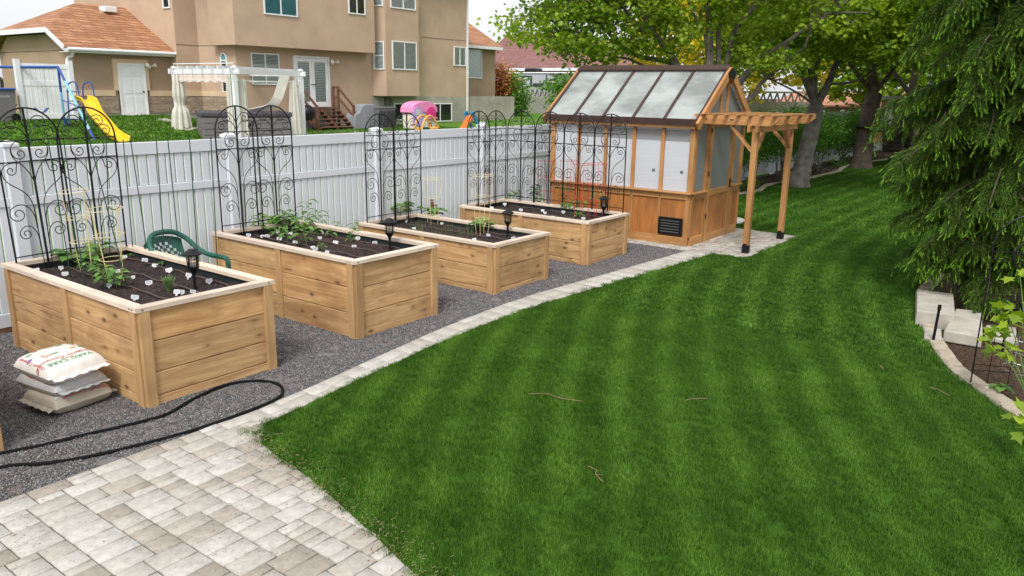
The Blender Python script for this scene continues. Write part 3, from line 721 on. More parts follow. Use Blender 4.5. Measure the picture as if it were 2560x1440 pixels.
# ================================================================== TRELLIS PANELS
def spiral(cx,cz,r,a0,turns,dirn,n=18,shrink=.78):
    return [(cx+r*(1-shrink*i/n)*math.cos(a0+dirn*turns*2*math.pi*i/n),cz+r*(1-shrink*i/n)*math.sin(a0+dirn*turns*2*math.pi*i/n)) for i in range(n+1)]
def bez(p0,p1,p2,p3,n=10): return [tuple((1-t)**3*a+3*(1-t)**2*t*b+3*(1-t)*t*t*c+t**3*d for a,b,c,d in zip(p0,p1,p2,p3)) for t in [i/n for i in range(n)]]
def make_trellis(Hh):
    """one arched panel, local origin on the soil at its centre pole"""
    t=thing('trellis_panel','x','trellis')
    w=.275; top=Hh-w*1.05
    m=MB()
    for s in (-1,1): m=MB(); m.tube([(s*w,0,-.12),(s*w,0,top)],.0085,6); m.build('side_pole','black',t)
    m=MB(); m.tube([(0,0,-.12),(0,0,Hh)],.0105,6); m.build('centre_pole','black',t)
    m=MB(); m.tube([(w*math.cos(a),0,top+w*1.05*math.sin(a)) for a in [math.pi*i/20 for i in range(21)]],.0085,6); m.build('arch','black',t)
    b1,b2,b0=top-.0,top-.19,.17
    for z in (b0,b2,b1): m=MB(); m.tube([(-w,0,z),(w,0,z)],.0062,5); m.build('crossbar','black',t)
    m=MB(); r=.0046
    def P(pts,s,rr=r): m.tube([(s*x,.0,z) for x,z in pts],rr,4,False)
    for s in (-1,1):
        # top leaf scrolls
        P(bez((0,b1+.085),(.03,b1+.20),(.10,b1+.24),(.155,b1+.20))+spiral(.115,b1+.155,.060,R(48),1.15,-1),s)
        P(bez((0,b1-.0),(.03,b1+.11),(.10,b1+.15),(.17,b1+.12))+spiral(.185,b1+.065,.055,R(100),1.3,-1),s)
        # middle S between the bars
        P(bez((0,b1-.05),(.03,b1+.02),(.12,b1+.02),(.155,b1-.06))+bez((.155,b1-.06),(.165,b1-.13),(.13,b1-.17),(.08,b1-.165))+spiral(.085,b1-.12,.045,R(-95),1.05,-1),s)
        P(bez((0,b2-.21),(.02,b2-.10),(.08,b2-.03),(.125,b2+.01))+bez((.125,b2+.01),(.16,b2+.05),(.165,b2+.09),(.155,b1-.06)),s)
        # big hook by the side pole and the long rod down
        P(bez((.125,b2-.01),(.13,b2-.03),(.14,b2-.06),(.14,b2-.07))+spiral(.185,b2-.075,.045,R(180),1.2,1),s)
        P(bez((.11,b2-.015),(.18,b2+.01),(.27,b2-.02),(.262,b2-.10))+bez((.262,b2-.10),(.25,b2-.24),(.055,b2-.22),(.05,b2-.42))+[(.045,b2-.42),(.032,-.05)],s)
        # lower scrolls
        P([(.045,b2-.62)]+bez((.045,b2-.56),(.05,b2-.40),(.16,b2-.35),(.235,b2-.42))+spiral(.185,b2-.475,.078,R(42),1.3,-1),s)
        P([(.042,b2-.80)]+bez((.042,b2-.74),(.05,b2-.58),(.15,b2-.56),(.19,b2-.63))+spiral(.145,b2-.665,.058,R(38),1.3,-1),s)
    m.build('scrollwork','black',t)
    return t
tall=make_trellis(1.52); low=make_trellis(1.57)
note_children()
TG='black arched trellis panels on the raised beds'
places=[ # proto, x, y, z, rz, tilt, label
 (tall,.375,2.33,.70,0,R(0),'black arched trellis at the left edge of the nearest bed'),
 (tall,.87,2.35,.70,0,R(0),'black arched trellis right of the leftmost one, nearest bed'),
 (tall,2.58,2.42,.70,0,0,'left black arched trellis at the back of the second bed'),
 (tall,3.08,2.44,.70,0,0,'right black arched trellis at the back of the second bed'),
 (low,4.84,2.46,.53,0,0,'left black arched trellis at the back of the third bed'),
 (low,5.37,2.46,.53,0,0,'right black arched trellis at the back of the third bed'),
 (low,7.0,2.48,.54,0,0,'leftmost black arched trellis of the farthest bed, in front of the fence'),
 (low,7.46,2.50,.54,0,0,'second black arched trellis of the farthest bed, before the fence corner'),
 (low,7.74,2.19,.54,90,0,'black arched trellis of the farthest bed just left of the greenhouse corner'),
 (low,7.74,1.62,.54,90,0,'black arched trellis overlapping the left end of the greenhouse wall'),
 (low,7.74,1.06,.54,90,0,'second black arched trellis from the right, before the greenhouse wall'),
 (low,7.74,.50,.54,90,0,'rightmost black arched trellis, before the greenhouse wall')]
used=set()
for p,x,y,z,rz,_t,lab in places:
    if p.name not in used: used.add(p.name); o=p; o.location=(x,y,z); o.rotation_euler=(0,0,R(rz))
    else: o=copy_tree(p,(x,y,z),rz=R(rz))
    o['label']=lab; o['group']=TG
places[0][0].rotation_euler=(0,R(-2.0),0)
# ================================================================== GREEN STAKES in the nearest bed
st0=[((165,345),(215,735),'tall green stake in front of the two nearest trellises, left one'),((158,352),(178,700),''),((222,350),(318,715),''),((263,352),(300,640),''),((308,350),(335,640),''),((325,352),(372,640),''),
     ((388,342),(412,650),''),((417,334),(450,665),''),((473,338),(497,680),''),((527,345),(545,690),'')]
names_=['green stake among the trellis scrolls, farthest left of the row','green stake just right of the leftmost one','green stake between the yellow wire cages','green stake at the right edge of the nearest trellis','green stake just right of the nearest trellis','green stake leaning against the fence side of the nearest bed',
 'green stake left of the green chair','green stake in front of the green chair back, left one','green stake in front of the green chair back, right one','green stake in front of the green chair arm']
tops=[(118,338),(158,345),(222,345),(265,347),(308,350),(327,354),(390,340),(418,333),(473,338),(527,344)]
bots=[(178,695),(214,722),(318,715),(275,650),(334,642),(370,640),(413,655),(452,667),(497,680),(545,690)]
for i,(tp,bt) in enumerate(zip(tops,bots)):
    b=atz(bt[0],bt[1],.712); d=ray(*tp); # same distance in plan
    k=((b[0]-CAM[0])*d[0]+(b[1]-CAM[1])*d[1])/(d[0]**2+d[1]**2); tpp=CAM+d*k
    L=Vector(tpp-b)
    if i in (0,1): L=L*1.0
    t=thing('garden_stake',names_[i],'stake',tuple(b),'green stakes in the nearest bed')
    m=MB(); pts=[Vector((0,0,-.05)),L*.3,L*.6,L]; m.tube(pts,.0048,6)
    for q in range(1,30): c=L*(q/30); m.lathe([(.0046,-.003),(.0062,0),(.0046,.003)],tuple(c),6)
    m.build('stake','green_coat',t)
    m=MB(); m.lathe([(.0055,-.012),(.0065,0),(.003,.006),(0,.008)],tuple(L),6); m.build('tip','black',t)
# ================================================================== TOMATO CAGES
def cage(loc,rad,hgt,rings,mat,label,group,legs=4,r=.0028,square=False,tilt=(0,0)):
    t=thing('wire_cage',label,'plant cage',loc,group); t.rotation_euler=(tilt[0],tilt[1],0)
    for i in range(legs):
        m=MB(); a=2*math.pi*i/legs+.4; m.tube([(rad[0]*.8*math.cos(a),rad[0]*.8*math.sin(a),-.03),(rad[-1]*math.cos(a),rad[-1]*math.sin(a),hgt+.01)],r,5); m.build('leg',mat,t)
    for z,rr in rings:
        n=4 if square else 24; m=MB()
        m.tube([(rr*math.cos(2*math.pi*j/n+.4),rr*math.sin(2*math.pi*j/n+.4),z) for j in range(n+1)],r,5,False); m.build('ring',mat,t)
    return t
zb=.712
c1=atz(290,700,zb); cage(tuple(c1),(.10,.15),.66,[(.20,.105),(.42,.13),(.655,.152)],'cage','near yellow wire cage over a tomato seedling in the nearest bed','yellow wire plant cages',tilt=(0,R(-3)))
c2=atz(215,672,zb); cage(tuple(c2),(.08,.13),.76,[(.27,.095),(.50,.115),(.75,.14)],'cage','yellow wire cage behind the near one, among the green stakes','yellow wire plant cages',tilt=(0,R(-3)))
c3=atz(1082,560,.53); cage(tuple(c3),(.09,.14),.66,[(.12,.09),(.39,.115),(.66,.14)],'cage','pale wire cage in front of the white fence, third bed','yellow wire plant cages')
c4=atz(1205,586,.53); cage(tuple(c4),(.10,.15),.80,[(.22,.10),(.52,.125),(.80,.15)],'cage','pale wire cage in the third bed, in front of the farthest bed','yellow wire plant cages')
for (x,y,h,lab) in ((1365,520,.78,'leftmost red wire cage in the farthest bed'),(1420,525,.80,'middle red wire cage in the farthest bed'),(1452,540,.80,'red wire cage second from the right, in the farthest bed'),(1488,545,.83,'rightmost red wire cage in the farthest bed beside the lantern')):
    c=atz(x,y,.545); cage(tuple(c),(.12,.15),h,[(.28,.12),(.52,.14),(h,.155)],'cagered',lab,'red wire plant cages',r=.003,square=(x==1365))
# ================================================================== PATH LANTERNS
def lantern():
    t=thing('path_lantern','x','lantern')
    m=MB(); m.tube([(0,0,-.08),(0,0,.15)],.0135,8); m.lathe([(.014,.12),(.017,.14),(.040,.175),(.048,.185),(.048,.198)],(0,0,0),14); m.build('pole','black',t,smooth=True)
    m=MB(); m.lathe([(.040,.198),(.042,.305)],(0,0,0),14); m.build('glass_tube','lampglass',t,smooth=True)
    m=MB()
    for j in range(8): a=2*math.pi*j/8; m.tube([(.047*math.cos(a),.047*math.sin(a),.19),(.056*math.cos(a),.056*math.sin(a),.31)],.0026,4)
    for z,r in((.215,.050),(.245,.052),(.275,.054)): m.tube([(r*math.cos(2*math.pi*j/20),r*math.sin(2*math.pi*j/20),z) for j in range(21)],.0026,4,False)
    m.build('cage_frame','black',t)
    m=MB(); m.lathe([(.060,.300),(.084,.308),(.086,.315),(.052,.338),(.036,.346),(.034,.352),(.024,.356),(0,.357)],(0,0,0),20); m.build('cap','black',t,smooth=True)
    m=MB(); m.lathe([(.0,.20),(.026,.202),(.022,.225),(.0,.232)],(0,0,0),10); m.build('lamp_bulb','whitepaint',t)
    return t
l0=lantern(); note_children()
for i,(x,y,z,lab) in enumerate(((488,722,.712,'black path lantern in the nearest raised bed'),(975,625,.705,'black path lantern in the second raised bed'),(1269,590,.53,'black path lantern in the third raised bed'),(1508,548,.54,'black path lantern in the farthest raised bed'))):
    p=atz(x,y,z); o=l0 if i==0 else copy_tree(l0); o.location=p; o['label']=lab; o['group']='black path lanterns in the beds'
# ================================================================== PLANT MARKERS
def tagmesh():
    m=MB(); s=1.
    pts=[(-.03,.0),(-.012,-.004),(-.004,-.045),(.004,-.045),(.012,-.004),(.03,0),(.034,.008),(.034,.034),(.028,.040),(-.028,.040),(-.034,.034),(-.034,.008)]
    m.slab([(x,0,z+.045) for x,z in pts],(0,.0015,0)); return m
MK={0:[(484,465,'a')]}
mk_px={0:[(193,578,0),(492,1,0)],}
def zc2(l,x0,y0,sx): return [(x0+x/sx,y0+y/sx) for x,y in l]
mk=[zc2([(225,490),(480,470),(525,540),(985,665),(1085,505),(1145,355),(1245,570),(1258,800),(1368,395),(1427,640),(1467,445),(1645,500),(1705,740),(1768,735),(1825,560),(2065,620),(1880,725)],40,560,4.267),
    zc2([(310,450),(497,465),(553,460),(697,505),(683,405),(838,435),(880,350),(905,545),(1125,375),(1135,600),(1180,630),(1228,480),(1272,400),(1305,665),(1418,545),(1503,420),(1665,595),(1707,490),(1932,550)],560,500,5.12),
    zc2([(445,1018),(523,980),(508,1080),(740,1035),(1005,1170),(1110,1135),(1385,1105),(1325,1160)],880,240,3.272),
    zc2([(1250,880),(1140,910),(1380,875),(1378,930),(1560,930),(1580,950),(1640,990),(1890,1000),(1900,930),(2135,965),(1725,945)],880,240,3.272)]
mb=tagmesh()
wh={0:'nearest',1:'second nearest',2:'third',3:'farthest'}
proto=None
for bi,l in enumerate(mk):
    zs=BEDS[bi][3]-.10
    for (x,y) in l:
        p=atz(x,y+6,zs+.0)
        if proto is None:
            o=mb.build('plant_marker','tag'); proto=o; pm_=MB()
            for k_,(a_,b_) in enumerate(((-.024,.022),(-.020,.024),(-.024,.010))): pm_.slab([(a_,-.0006,.076-.010*k_),(b_,-.0006,.076-.010*k_),(b_,-.0006,.0725-.010*k_),(a_,-.0006,.0725-.010*k_)],(0,.0005,0))
            pproto=pm_.build('printed_lines','print',o)
        else:
            o=proto.copy(); COL.objects.link(o); o2=pproto.copy(); COL.objects.link(o2); o2.parent=o
        o.location=(p[0],p[1],zs-.020); sc=random.uniform(.68,.90); o.scale=(sc,1,sc)
        o.rotation_euler=(R(random.uniform(-30,-5)),R(random.uniform(-12,12)),R(random.uniform(-70,-25)))
        tag(o,f'small white plant marker stuck in the soil of the {wh[bi]} raised bed','plant marker',f'white plant markers in the {wh[bi]} bed')
# ================================================================== PLANTS IN THE BEDS
def leafstrip(V,F,T,b,dr,L,W_,droop,t,lobes=False):
    """curved leaf from b in horizontal direction dr (unit), rising then drooping"""
    side=Vector((-dr.y,dr.x,0)); o=len(V); up=random.uniform(.25,.75)
    prof=[(0,.04),(.25,.75),(.5,1.),(.75,.72),(1,.03)]
    for u,wf in prof:
        c=b+dr*(L*u)+Vector((0,0,L*(up*u-droop*u*u)))
        for s in (-1,0,1): V.append(tuple(c+side*(s*W_*wf/2)+Vector((0,0,(.12*W_ if s else 0))))); T.append(t)
    for i in range(4):
        for j in range(2): a=o+i*3+j; F.append((a,a+1,a+4,a+3))
def plant(name,label,cat,loc,h,nl,L,W_,mat='leaf_veg',group=None,lean=.1,stemr=.004,fan=.25,tip=None,droop=.75,tint=(0,1)):
    t=thing(name,label,cat,tuple(loc),group); V=[];F=[];T=[]; nl=int(nl*1.4); L*=1.1; W_*=1.3
    lx,ly=random.uniform(-lean,lean)*h,random.uniform(-lean,lean)*h
    m=MB(); m.tube([(0,0,-.02),(lx*.4,ly*.4,h*.5),(lx,ly,h)],[stemr,stemr*.8,stemr*.5],5)
    for i in range(nl):
        u=.25+.75*i/max(1,nl-1) if nl>1 else 1; c=Vector((lx*u,ly*u,h*u)); a=i*2.4+random.uniform(-.4,.4); dr=Vector((math.cos(a),math.sin(a),0))
        k=random.uniform(.7,1.15)*(1-.35*abs(u-.6)); pl=fan*L*k
        b=c+dr*pl+Vector((0,0,pl*.6)); m.tube([c,b],stemr*.45,4)
        leafstrip(V,F,T,b,dr,L*k,W_*k,droop*random.uniform(.7,1.3),random.uniform(*tint))
    m.build('stem','stem',t)
    npmesh('foliage',V,[4]*len(F),[i for f in F for i in f],mat,T,t,smooth=True)
    return t
G0='vegetable seedlings in the nearest bed'
def P0(x,y,bi): return atz(x,y,BEDS[bi][3]-.10)
plant('squash_plant','broad-leaved cucumber plant behind the yellow cages, nearest bed','plant',P0(195,665,0),.10,9,.15,.13,group=G0,fan=.5,droop=.5)
plant('tomato_plant','bushy tomato plant at the back left of the nearest bed','plant',P0(245,650,0),.16,16,.09,.06,group=G0,fan=.6)
plant('tomato_seedling','sprawling tomato seedling between the two yellow cages','plant',P0(225,690,0),.12,12,.075,.045,group=G0,fan=.7)
plant('tomato_seedling','tomato seedling inside the near yellow cage','plant',P0(262,720,0),.16,14,.075,.045,group=G0,fan=.6)
plant('tomato_seedling','tomato seedling at the foot of the near yellow cage, front side','plant',P0(292,722,0),.15,12,.08,.05,group=G0,fan=.6)
for (x,y,l) in ((405,663,'tiny leafy seedling by the back drip tube of the nearest bed'),(430,657,'tiny leafy seedling near the green chair side of the nearest bed'),(325,642,'tiny seedling by the back corner of the nearest bed')):
    plant('seedling',l,'plant',P0(x,y,0),.03,7,.035,.02,group=G0)
def rosemary(label,loc,h,rad,n):
    t=thing('herb_plant',label,'plant',tuple(loc)); V=[];F=[];T=[]; m=MB()
    for i in range(n):
        a=random.uniform(0,6.28); r=rad*random.uniform(.2,1); hh=h*random.uniform(.65,1.1); e=Vector((r*math.cos(a),r*math.sin(a),hh)); b=Vector((r*.25*math.cos(a),r*.25*math.sin(a),0))
        m.tube([b,e],.0016,4)
        for k in range(26):
            u=.15+.85*k/26; c=b.lerp(e,u); aa=k*2.4; d=Vector((math.cos(aa),math.sin(aa),.9)).normalized(); s=d.cross(Vector((0,0,1))).normalized()*.0022; o=len(V); tt=random.random()
            for q in (c-s,c+s,c+d*.026): V.append(tuple(q)); T.append(tt)
            F.append((o,o+1,o+2))
    m.build('stem','stem',t); npmesh('foliage',V,[3]*len(F),[i for f in F for i in f],'leaf_rose',T,t)
rosemary('grey-green rosemary plant near the lantern in the nearest bed',P0(423,728,0),.13,.06,34)
G1='pepper plants in the second bed'
def Q(x,y): return (560+x/5.12,500+y/5.12)
for i,(x,y,h,nl,L,lab) in enumerate(((475,430,.22,9,.10,'slender pepper plant at the left front of the second bed'),(600,390,.14,11,.13,'low broad-leaved pepper plant at the left of the second bed'),(720,390,.16,11,.13,'bushy pepper plant beside the second bed trellis'),(790,400,.24,12,.13,'tall leafy pepper plant left of centre in the second bed'),(700,480,.10,8,.10,'low pepper plant beside the front cap board of the second bed'),
   (820,540,.14,7,.09,'thin pepper plant near the front of the second bed'),(1000,420,.17,11,.12,'bushy pepper plant in the middle of the second bed'),(1060,590,.20,9,.12,'upright pepper plant at the front centre of the second bed'),(1075,330,.30,8,.11,'tallest pepper plant with drooping tip at the back of the second bed'),
   (1225,370,.22,9,.09,'pepper plant with narrow leaves beside the fence side of the second bed'),(1190,430,.07,7,.07,'small pepper seedling behind the markers, centre of the second bed'),(1385,480,.10,6,.06,'small pepper seedling right of centre in the second bed'),(1460,420,.13,6,.07,'thin seedling by the back cap board of the second bed'),
   (1660,500,.20,7,.08,'slender pepper plant at the back right of the second bed'),(1620,560,.12,6,.05,'small seedling near the right marker of the second bed'),(1245,650,.08,6,.05,'small seedling by the front cap board of the second bed'),(1880,510,.10,6,.05,'faint seedling left of the second bed lantern'))):
    plant('pepper_plant',lab,'plant',P0(*Q(x,y),1),h,nl,L,L*.5,group=G1,lean=.15,fan=.3)
G2='squash plants in the third bed'
def Q3(x,y): return (880+x/3.272,240+y/3.272)
for (x,y,h,nl,L,lab) in ((400,990,.17,10,.13,'squash plant with a yellow leaf behind the second bed lantern'),(660,1020,.15,12,.13,'squash plant with yellowing leaf in the middle of the third bed'),(1060,1110,.12,10,.12,'squash plant below the pale wire cage in the third bed')):
    t=plant('squash_plant',lab,'plant',P0(*Q3(x,y),2),h,nl,L,L*.95,group=G2,fan=.5,droop=.6)
for (x,y,nm_) in ((400,990,'squash_plant.001'),(660,1020,'squash_plant.002')):
    if nm_ in bpy.data.objects:
        V=[];F=[];T=[]
        for q in range(3): leafstrip(V,F,T,Vector((-.03+.03*q,-.04,.10+.02*q)),Vector((math.cos(q*1.3-2),math.sin(q*1.3-2),0)),.09,.08,.6,.8)
        npmesh('yellow_leaf',V,[4]*len(F),[i for f in F for i in f],'leaf_yellow',T,bpy.data.objects[nm_],smooth=True)
def onion(label,loc,n,h,rad):
    t=thing('onion_row',label,'onions',tuple(loc),'onion shoots in the third bed'); m=MB()
    for i in range(n):
        x=random.uniform(-rad,rad); y=random.uniform(-rad,rad); a=random.uniform(0,6.28); k=h*random.uniform(.5,1.2); m.tube([(x,y,-.01),(x+.02*math.cos(a),y+.02*math.sin(a),k*.6),(x+.06*math.cos(a)*random.random(),y+.06*math.sin(a)*random.random(),k)],[.0016,.0014,.0006],4)
    m.build('shoots','stem',t)
for (x,y,lab) in ((560,1100,'thin onion shoots beside the front left of the third bed'),(740,1120,'thin onion shoots by the front cap board of the third bed'),(910,1150,'thin onion shoots right of centre at the front of the third bed'),(860,960,'thin onion shoots at the fence side of the third bed'),(1180,1050,'thin onion shoots beside the third bed lantern')):
    onion(lab,P0(*Q3(x,y),2),16,.15,.12)
G3='leafy plants in the farthest bed'
for (x,y,h,nl,L,mt,lab) in ((1320,880,.20,12,.11,'leaf_veg','light green leafy plant at the left of the farthest bed'),(1490,860,.26,22,.09,'leaf_dark','dark bushy plant at the back of the farthest bed'),(1530,910,.16,12,.09,'leaf_veg','light green plant in front of the dark bushy one'),(1730,890,.26,16,.08,'leaf_dark','dark plant standing inside the red wire cages'),
    (1770,950,.14,12,.09,'leaf_veg','pale green low plant at the centre of the farthest bed'),(1860,960,.20,10,.08,'leaf_veg','thin green plant by the red cage at the right'),(1860,1000,.08,8,.07,'leaf_veg','small plant at the front of the farthest bed'),(1985,930,.28,14,.08,'leaf_veg','tall green plant left of the farthest lantern')):
    plant('leafy_plant',lab,'plant',P0(*Q3(x,y),3),h,nl,L,L*.6,mat=mt,group=G3,fan=.5)
# standpipe between the beds
sp=thing('standpipe','rusty brown standpipe with tap in front of the white fence','pipe',(6.05,2.62,0))
m=MB(); m.tube([(0,0,0),(0,0,.62)],.022,10); m.tube([(0,0,.62),(0,0,.66)],.03,8); m.build('pipe','grey',sp)
m=MB(); m.tube([(0,0,.62),(0,0,.75)],.026,10); m.tube([(0,0,.70),(.05,-.06,.70)],.016,8); m.tube([(-.035,0,.78),(.035,0,.78)],.008,6); m.tube([(0,0,.74),(0,0,.79)],.008,6); m.build('tap','rust',sp)
# ================================================================== GREENHOUSE
gx,gy,gw,gl=8.947,-.318,2.025,2.72
GH=thing('greenhouse','cedar greenhouse with milky panels and brown roof frame behind the farthest bed','greenhouse',(gx,gy,0))
ze,zr=2.10,2.874
def plankwall(name,L,z0,z1,pitch=.09,t=.02):
    m=MB(); n=max(1,round(L/pitch)); p=L/n
    for i in range(n): m.box((p*(i+.5),0,(z0+z1)/2),(p-.006,t,z1-z0),None,.004)
    m.box((L/2,t*.6,(z0+z1)/2),(L,.006,z1-z0)); return m
def place(o,x,y,rz=0,z=0): o.location=(x,y,z); o.rotation_euler=(0,0,R(rz)); return o
# long wall facing the beds (local x axis runs +Y): rotate 90
YP=[.0,.535,1.06,1.60,2.14,2.68]
for side,X,s in ((0,0.,1),(1,gw,-1)):
    o=plankwall('plank_wall',gl-.09,.13,.765).build('plank_wall','stain',GH); place(o,X+s*.012,.045,90)
    board('base_board',GH,(X-s*.006,gl/2,.075),(.04,gl-.0,.145),1,'stainX')
    board('middle_rail',GH,(X-s*.004,gl/2,.81),(.045,gl-.002,.095),1,'stainX')
    board('sill',GH,(X-s*.03,gl/2,.872),(.10,gl+.06,.025),1,'stainX')
    board('top_plate',GH,(X,gl/2,2.018),(.05,gl+.06,.07),1,'stainX')
    for i,yy in enumerate(YP):
        yq=yy+.02 if i==0 else yy
        board('wall_post',GH,(X-s*.003,yq,1.472),(.055,.085 if i in(0,5) else .058,1.176),2,'stainX')
        if i in(1,2,3,4): board('batten',GH,(X-s*.008,yq,.455),(.03,.055,.612),2,'stainX')
        else: board('batten',GH,(X-s*.008,yq+(.02 if i==0 else -.02),.455),(.03,.08,.612),2,'stainX')
    for i in range(5):
        a,b=YP[i]+(.065 if i==0 else .03),YP[i+1]-.03; zz0,zz1=.888,2.03
        if side==0:
            m=MB(); m.box((X+s*.01,(a+b)/2,(zz0+1.68)/2),(.008,b-a,1.68-zz0)); m.build('wall_pane','poly',GH)
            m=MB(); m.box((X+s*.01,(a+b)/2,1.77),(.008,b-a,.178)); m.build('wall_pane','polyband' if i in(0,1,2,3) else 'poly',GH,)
            m=MB(); m.box((X+s*.01,(a+b)/2,1.945),(.008,b-a,.17)); m.build('wall_pane','poly',GH)
            if i==1: pass
        else:
            m=MB(); m.box((X+s*.01,(a+b)/2,(zz0+zz1)/2),(.008,b-a,zz1-zz0)); m.build('wall_pane','polyside',GH)
        if side==0 and i<2:
            m=MB(); m.box((X+s*.004,a+.12 ,1.20),(.002,.05,.05)); m.build('sticker','grey',GH)
    # carriage bolts
    m=MB()
    for yy in YP:
        for z in (.79,.83,1.76,1.86): m.lathe([(.009,-.002),(.009,.004),(.004,.006)],(X-s*(.030 if z>1 else .0265),yy+(.02 if yy==0 else 0),z),8,Matrix.Rotation(R(-90*s),3,'Y'))
    m.build('bolts','black',GH)
# vent in the long wall
m=MB(); vy0,vy1=.10,.53; m.box((-.016,(vy0+vy1)/2,.312),(.035,vy1-vy0,.29),None,.006); vent=m.build('wall_vent','black',GH)
m=MB()
for k in range(5): m.bar((-.038,vy0+.05,.22+k*.045),(-.038,vy1-.05,.22+k*.045),.022,.005,(1,0,.8))
m.build('slat','grey',vent)
# gable end with door (local x along +X)
for (a,b) in ((.045,.50),(1.60,1.98)):
    o=plankwall('plank_wall',b-a,.13,.765).build('plank_wall','stain',GH); place(o,a,.012)
    board('base_board',GH,((a+b)/2,-.006,.075),(b-a,.04,.145),0,'stainX'); board('middle_rail',GH,((a+b)/2,-.004,.81),(b-a,.045,.095),0,'stainX')
    board('sill',GH,((a+b)/2-.02*(a<1),-.03,.872),(b-a+.06,.10,.024),0,'stainX')
    m=MB(); m.box(((a+b)/2,.012,1.46),(b-a-.06,.008,1.14)); m.build('end_pane','polyside',GH)
for x,wd in ((.035,.085),(.53,.085),(1.60,.08),(1.985,.075)): board('end_post',GH,(x,-.004,1.04 if wd==.08 or x==.53 else 1.46),(wd,.052,2.05 if wd==.08 or x==.53 else 1.2),2,'stainX')
for x in (.04,1.985): board('batten',GH,(x,-.008,.455),(.08,.03,.612),2,'stainX')
board('end_beam',GH,(gw/2,-.0,2.075),(gw,.06,.10),0,'stainX')
DR=thing('door',None,None,(.98,0,0)); DR.parent=GH; DR.location=(.59,-.012,0); LOC[DR.name]=(0,0,0)
dw=.955
for x in (.0425,dw-.0425): board('door_stile',DR,(x,0,1.0),(.083,.04,1.98),2,'stainX')
for z,h in ((.075,.13),(.83,.10),(1.945,.09)): board('door_rail',DR,(dw/2,0,z),(dw-.17,.038,h),0,'stainX')
o=plankwall('door_planks',dw-.17,.14,.78,.075).build('door_planks','stain',DR); o.location=(.085,.004,0)
m=MB(); m.box((dw/2,.008,1.39),(dw-.17,.008,1.02)); m.build('door_pane','polyside',DR)
m=MB(); m.box((dw-.05,-.027,.93),(.035,.012,.16),None,.003); m.tube([(dw-.05,-.03,.96),(dw-.05,-.065,.96),(dw-.15,-.07,.96)],.009,8); m.build('door_handle','black',DR)
m=MB()
for z in (.45,1.15,1.85): m.box((-.012,-.024,z),(.035,.008,.075),None,.002)
m.build('hinges','black',DR)
# gable triangle (front and back)
def gable(Y,s):
    sl=(zr-ze)/(gw/2)
    for sx in (-1,1):
        a=Vector((gw/2,Y-s*.075,zr-.035)); b=Vector((gw/2+sx*(gw/2+.13),Y-s*.075,zr-.035-(gw/2+.13)*sl))
        L=(b-a).length; m=MB(); m.box((0,0,0),(L,.045,.135),None,.004); o=m.build('rafter_board','stainX',GH); o.location=(a+b)/2; o.rotation_euler=(0,-math.atan2((b-a).z,(b-a).x) if sx>0 else -math.atan2((a-b).z,(a-b).x),0)
        sh=-.035
        o.location.z+=sh
    for x in (gw/2-.13,gw/2+.13): board('gable_stud',GH,(x,Y+s*.0,(2.125+zr-.28)/2+.0),(.05,.045,zr-.28-2.125),2,'stainX')
    board('gable_collar',GH,(gw/2,Y,zr-.24),(.42,.044,.07),0,'stainX')
    board('gable_sill',GH,(gw/2,Y-s*.001,2.14),(.30,.05,.035),0,'stainX')
    m=MB(); m.slab([(.16,Y+s*.01,2.12),(gw-.16,Y+s*.01,2.12),(gw/2,Y+s*.01,zr-.14)],(0,s*.008,0)); m.build('gable_pane','polyside',GH)
gable(-.02,1); gable(gl+.02,-1)
m=MB(); Yp=-.1195+.0; m.slab([(gw/2-.125,Yp,zr-.19),(gw/2-.16,Yp,zr-.11),(gw/2,Yp,zr-.018),(gw/2+.16,Yp,zr-.11),(gw/2+.125,Yp,zr-.19),(gw/2+.07,Yp,zr-.23),(gw/2,Yp,zr-.16),(gw/2-.07,Yp,zr-.23)],(0,-.006,0)); m.build('ridge_plate','black',GH)
# roof
ov=.10; y0,y1=-.055,gl+.055
for sx in (-1,1):
    rf=thing('roof_slope',None,None,(0,0,0)); rf.parent=GH; LOC[rf.name]=(0,0,0)
    E_=lambda k,y,dz=0: Vector((gw/2+sx*(gw/2+ov)*k,y,zr-.03+dz-(zr-ze)/(gw/2)*(gw/2+ov)*k))
    nrm=Vector((sx*(zr-ze),0,gw/2)).normalized()
    n=5; wd=(y1-y0)/n
    for i in range(n):
        a,b=y0+wd*i+.02,y0+wd*(i+1)-.02
        m=MB(); m.slab([E_(.05,a),E_(.05,b),E_(.98,b),E_(.98,a)],nrm*.008); m.build('roof_pane','roofpoly',rf)
    for i in range(n+1):
        y=y0+wd*i; m=MB(); m.bar(E_(.03,y)+nrm*.014,E_(1.0,y)+nrm*.014,.045,.026,nrm); m.build('roof_bar','brownmetal',rf)
    m=MB(); m.bar(E_(1.0,y0-.01)+Vector((sx*.015,0,.0)),E_(1.0,y1+.01)+Vector((sx*.015,0,.0)),.03,.10); m.build('eave_gutter','brownmetal',rf)
    board('fascia_board',rf,tuple(E_(.985,(y0+y1)/2,-.090)),(.03,y1-y0-.02,.05),1,'stainX')
    m=MB(); m.bar(E_(.55,y0+.05,-.03),E_(.55,y1-.05,-.03),.04,.03); m.build('purlin','stainX',rf)
m=MB()
for sx in (-1,1): m.slab([(gw/2,y0-.03,zr+.0),(gw/2,y1+.03,zr+.0),(gw/2+sx*.115,y1+.03,zr-.072),(gw/2+sx*.115,y0-.03,zr-.072)],(0,0,.022))
m.build('ridge_cap','brownmetal',GH)
# inside : floor shelf posts seen as faint shapes
m=MB(); m.box((gw-.35,gl/2,.80),(.4,gl-.4,.03)); m.build('inner_shelf','stainX',GH)
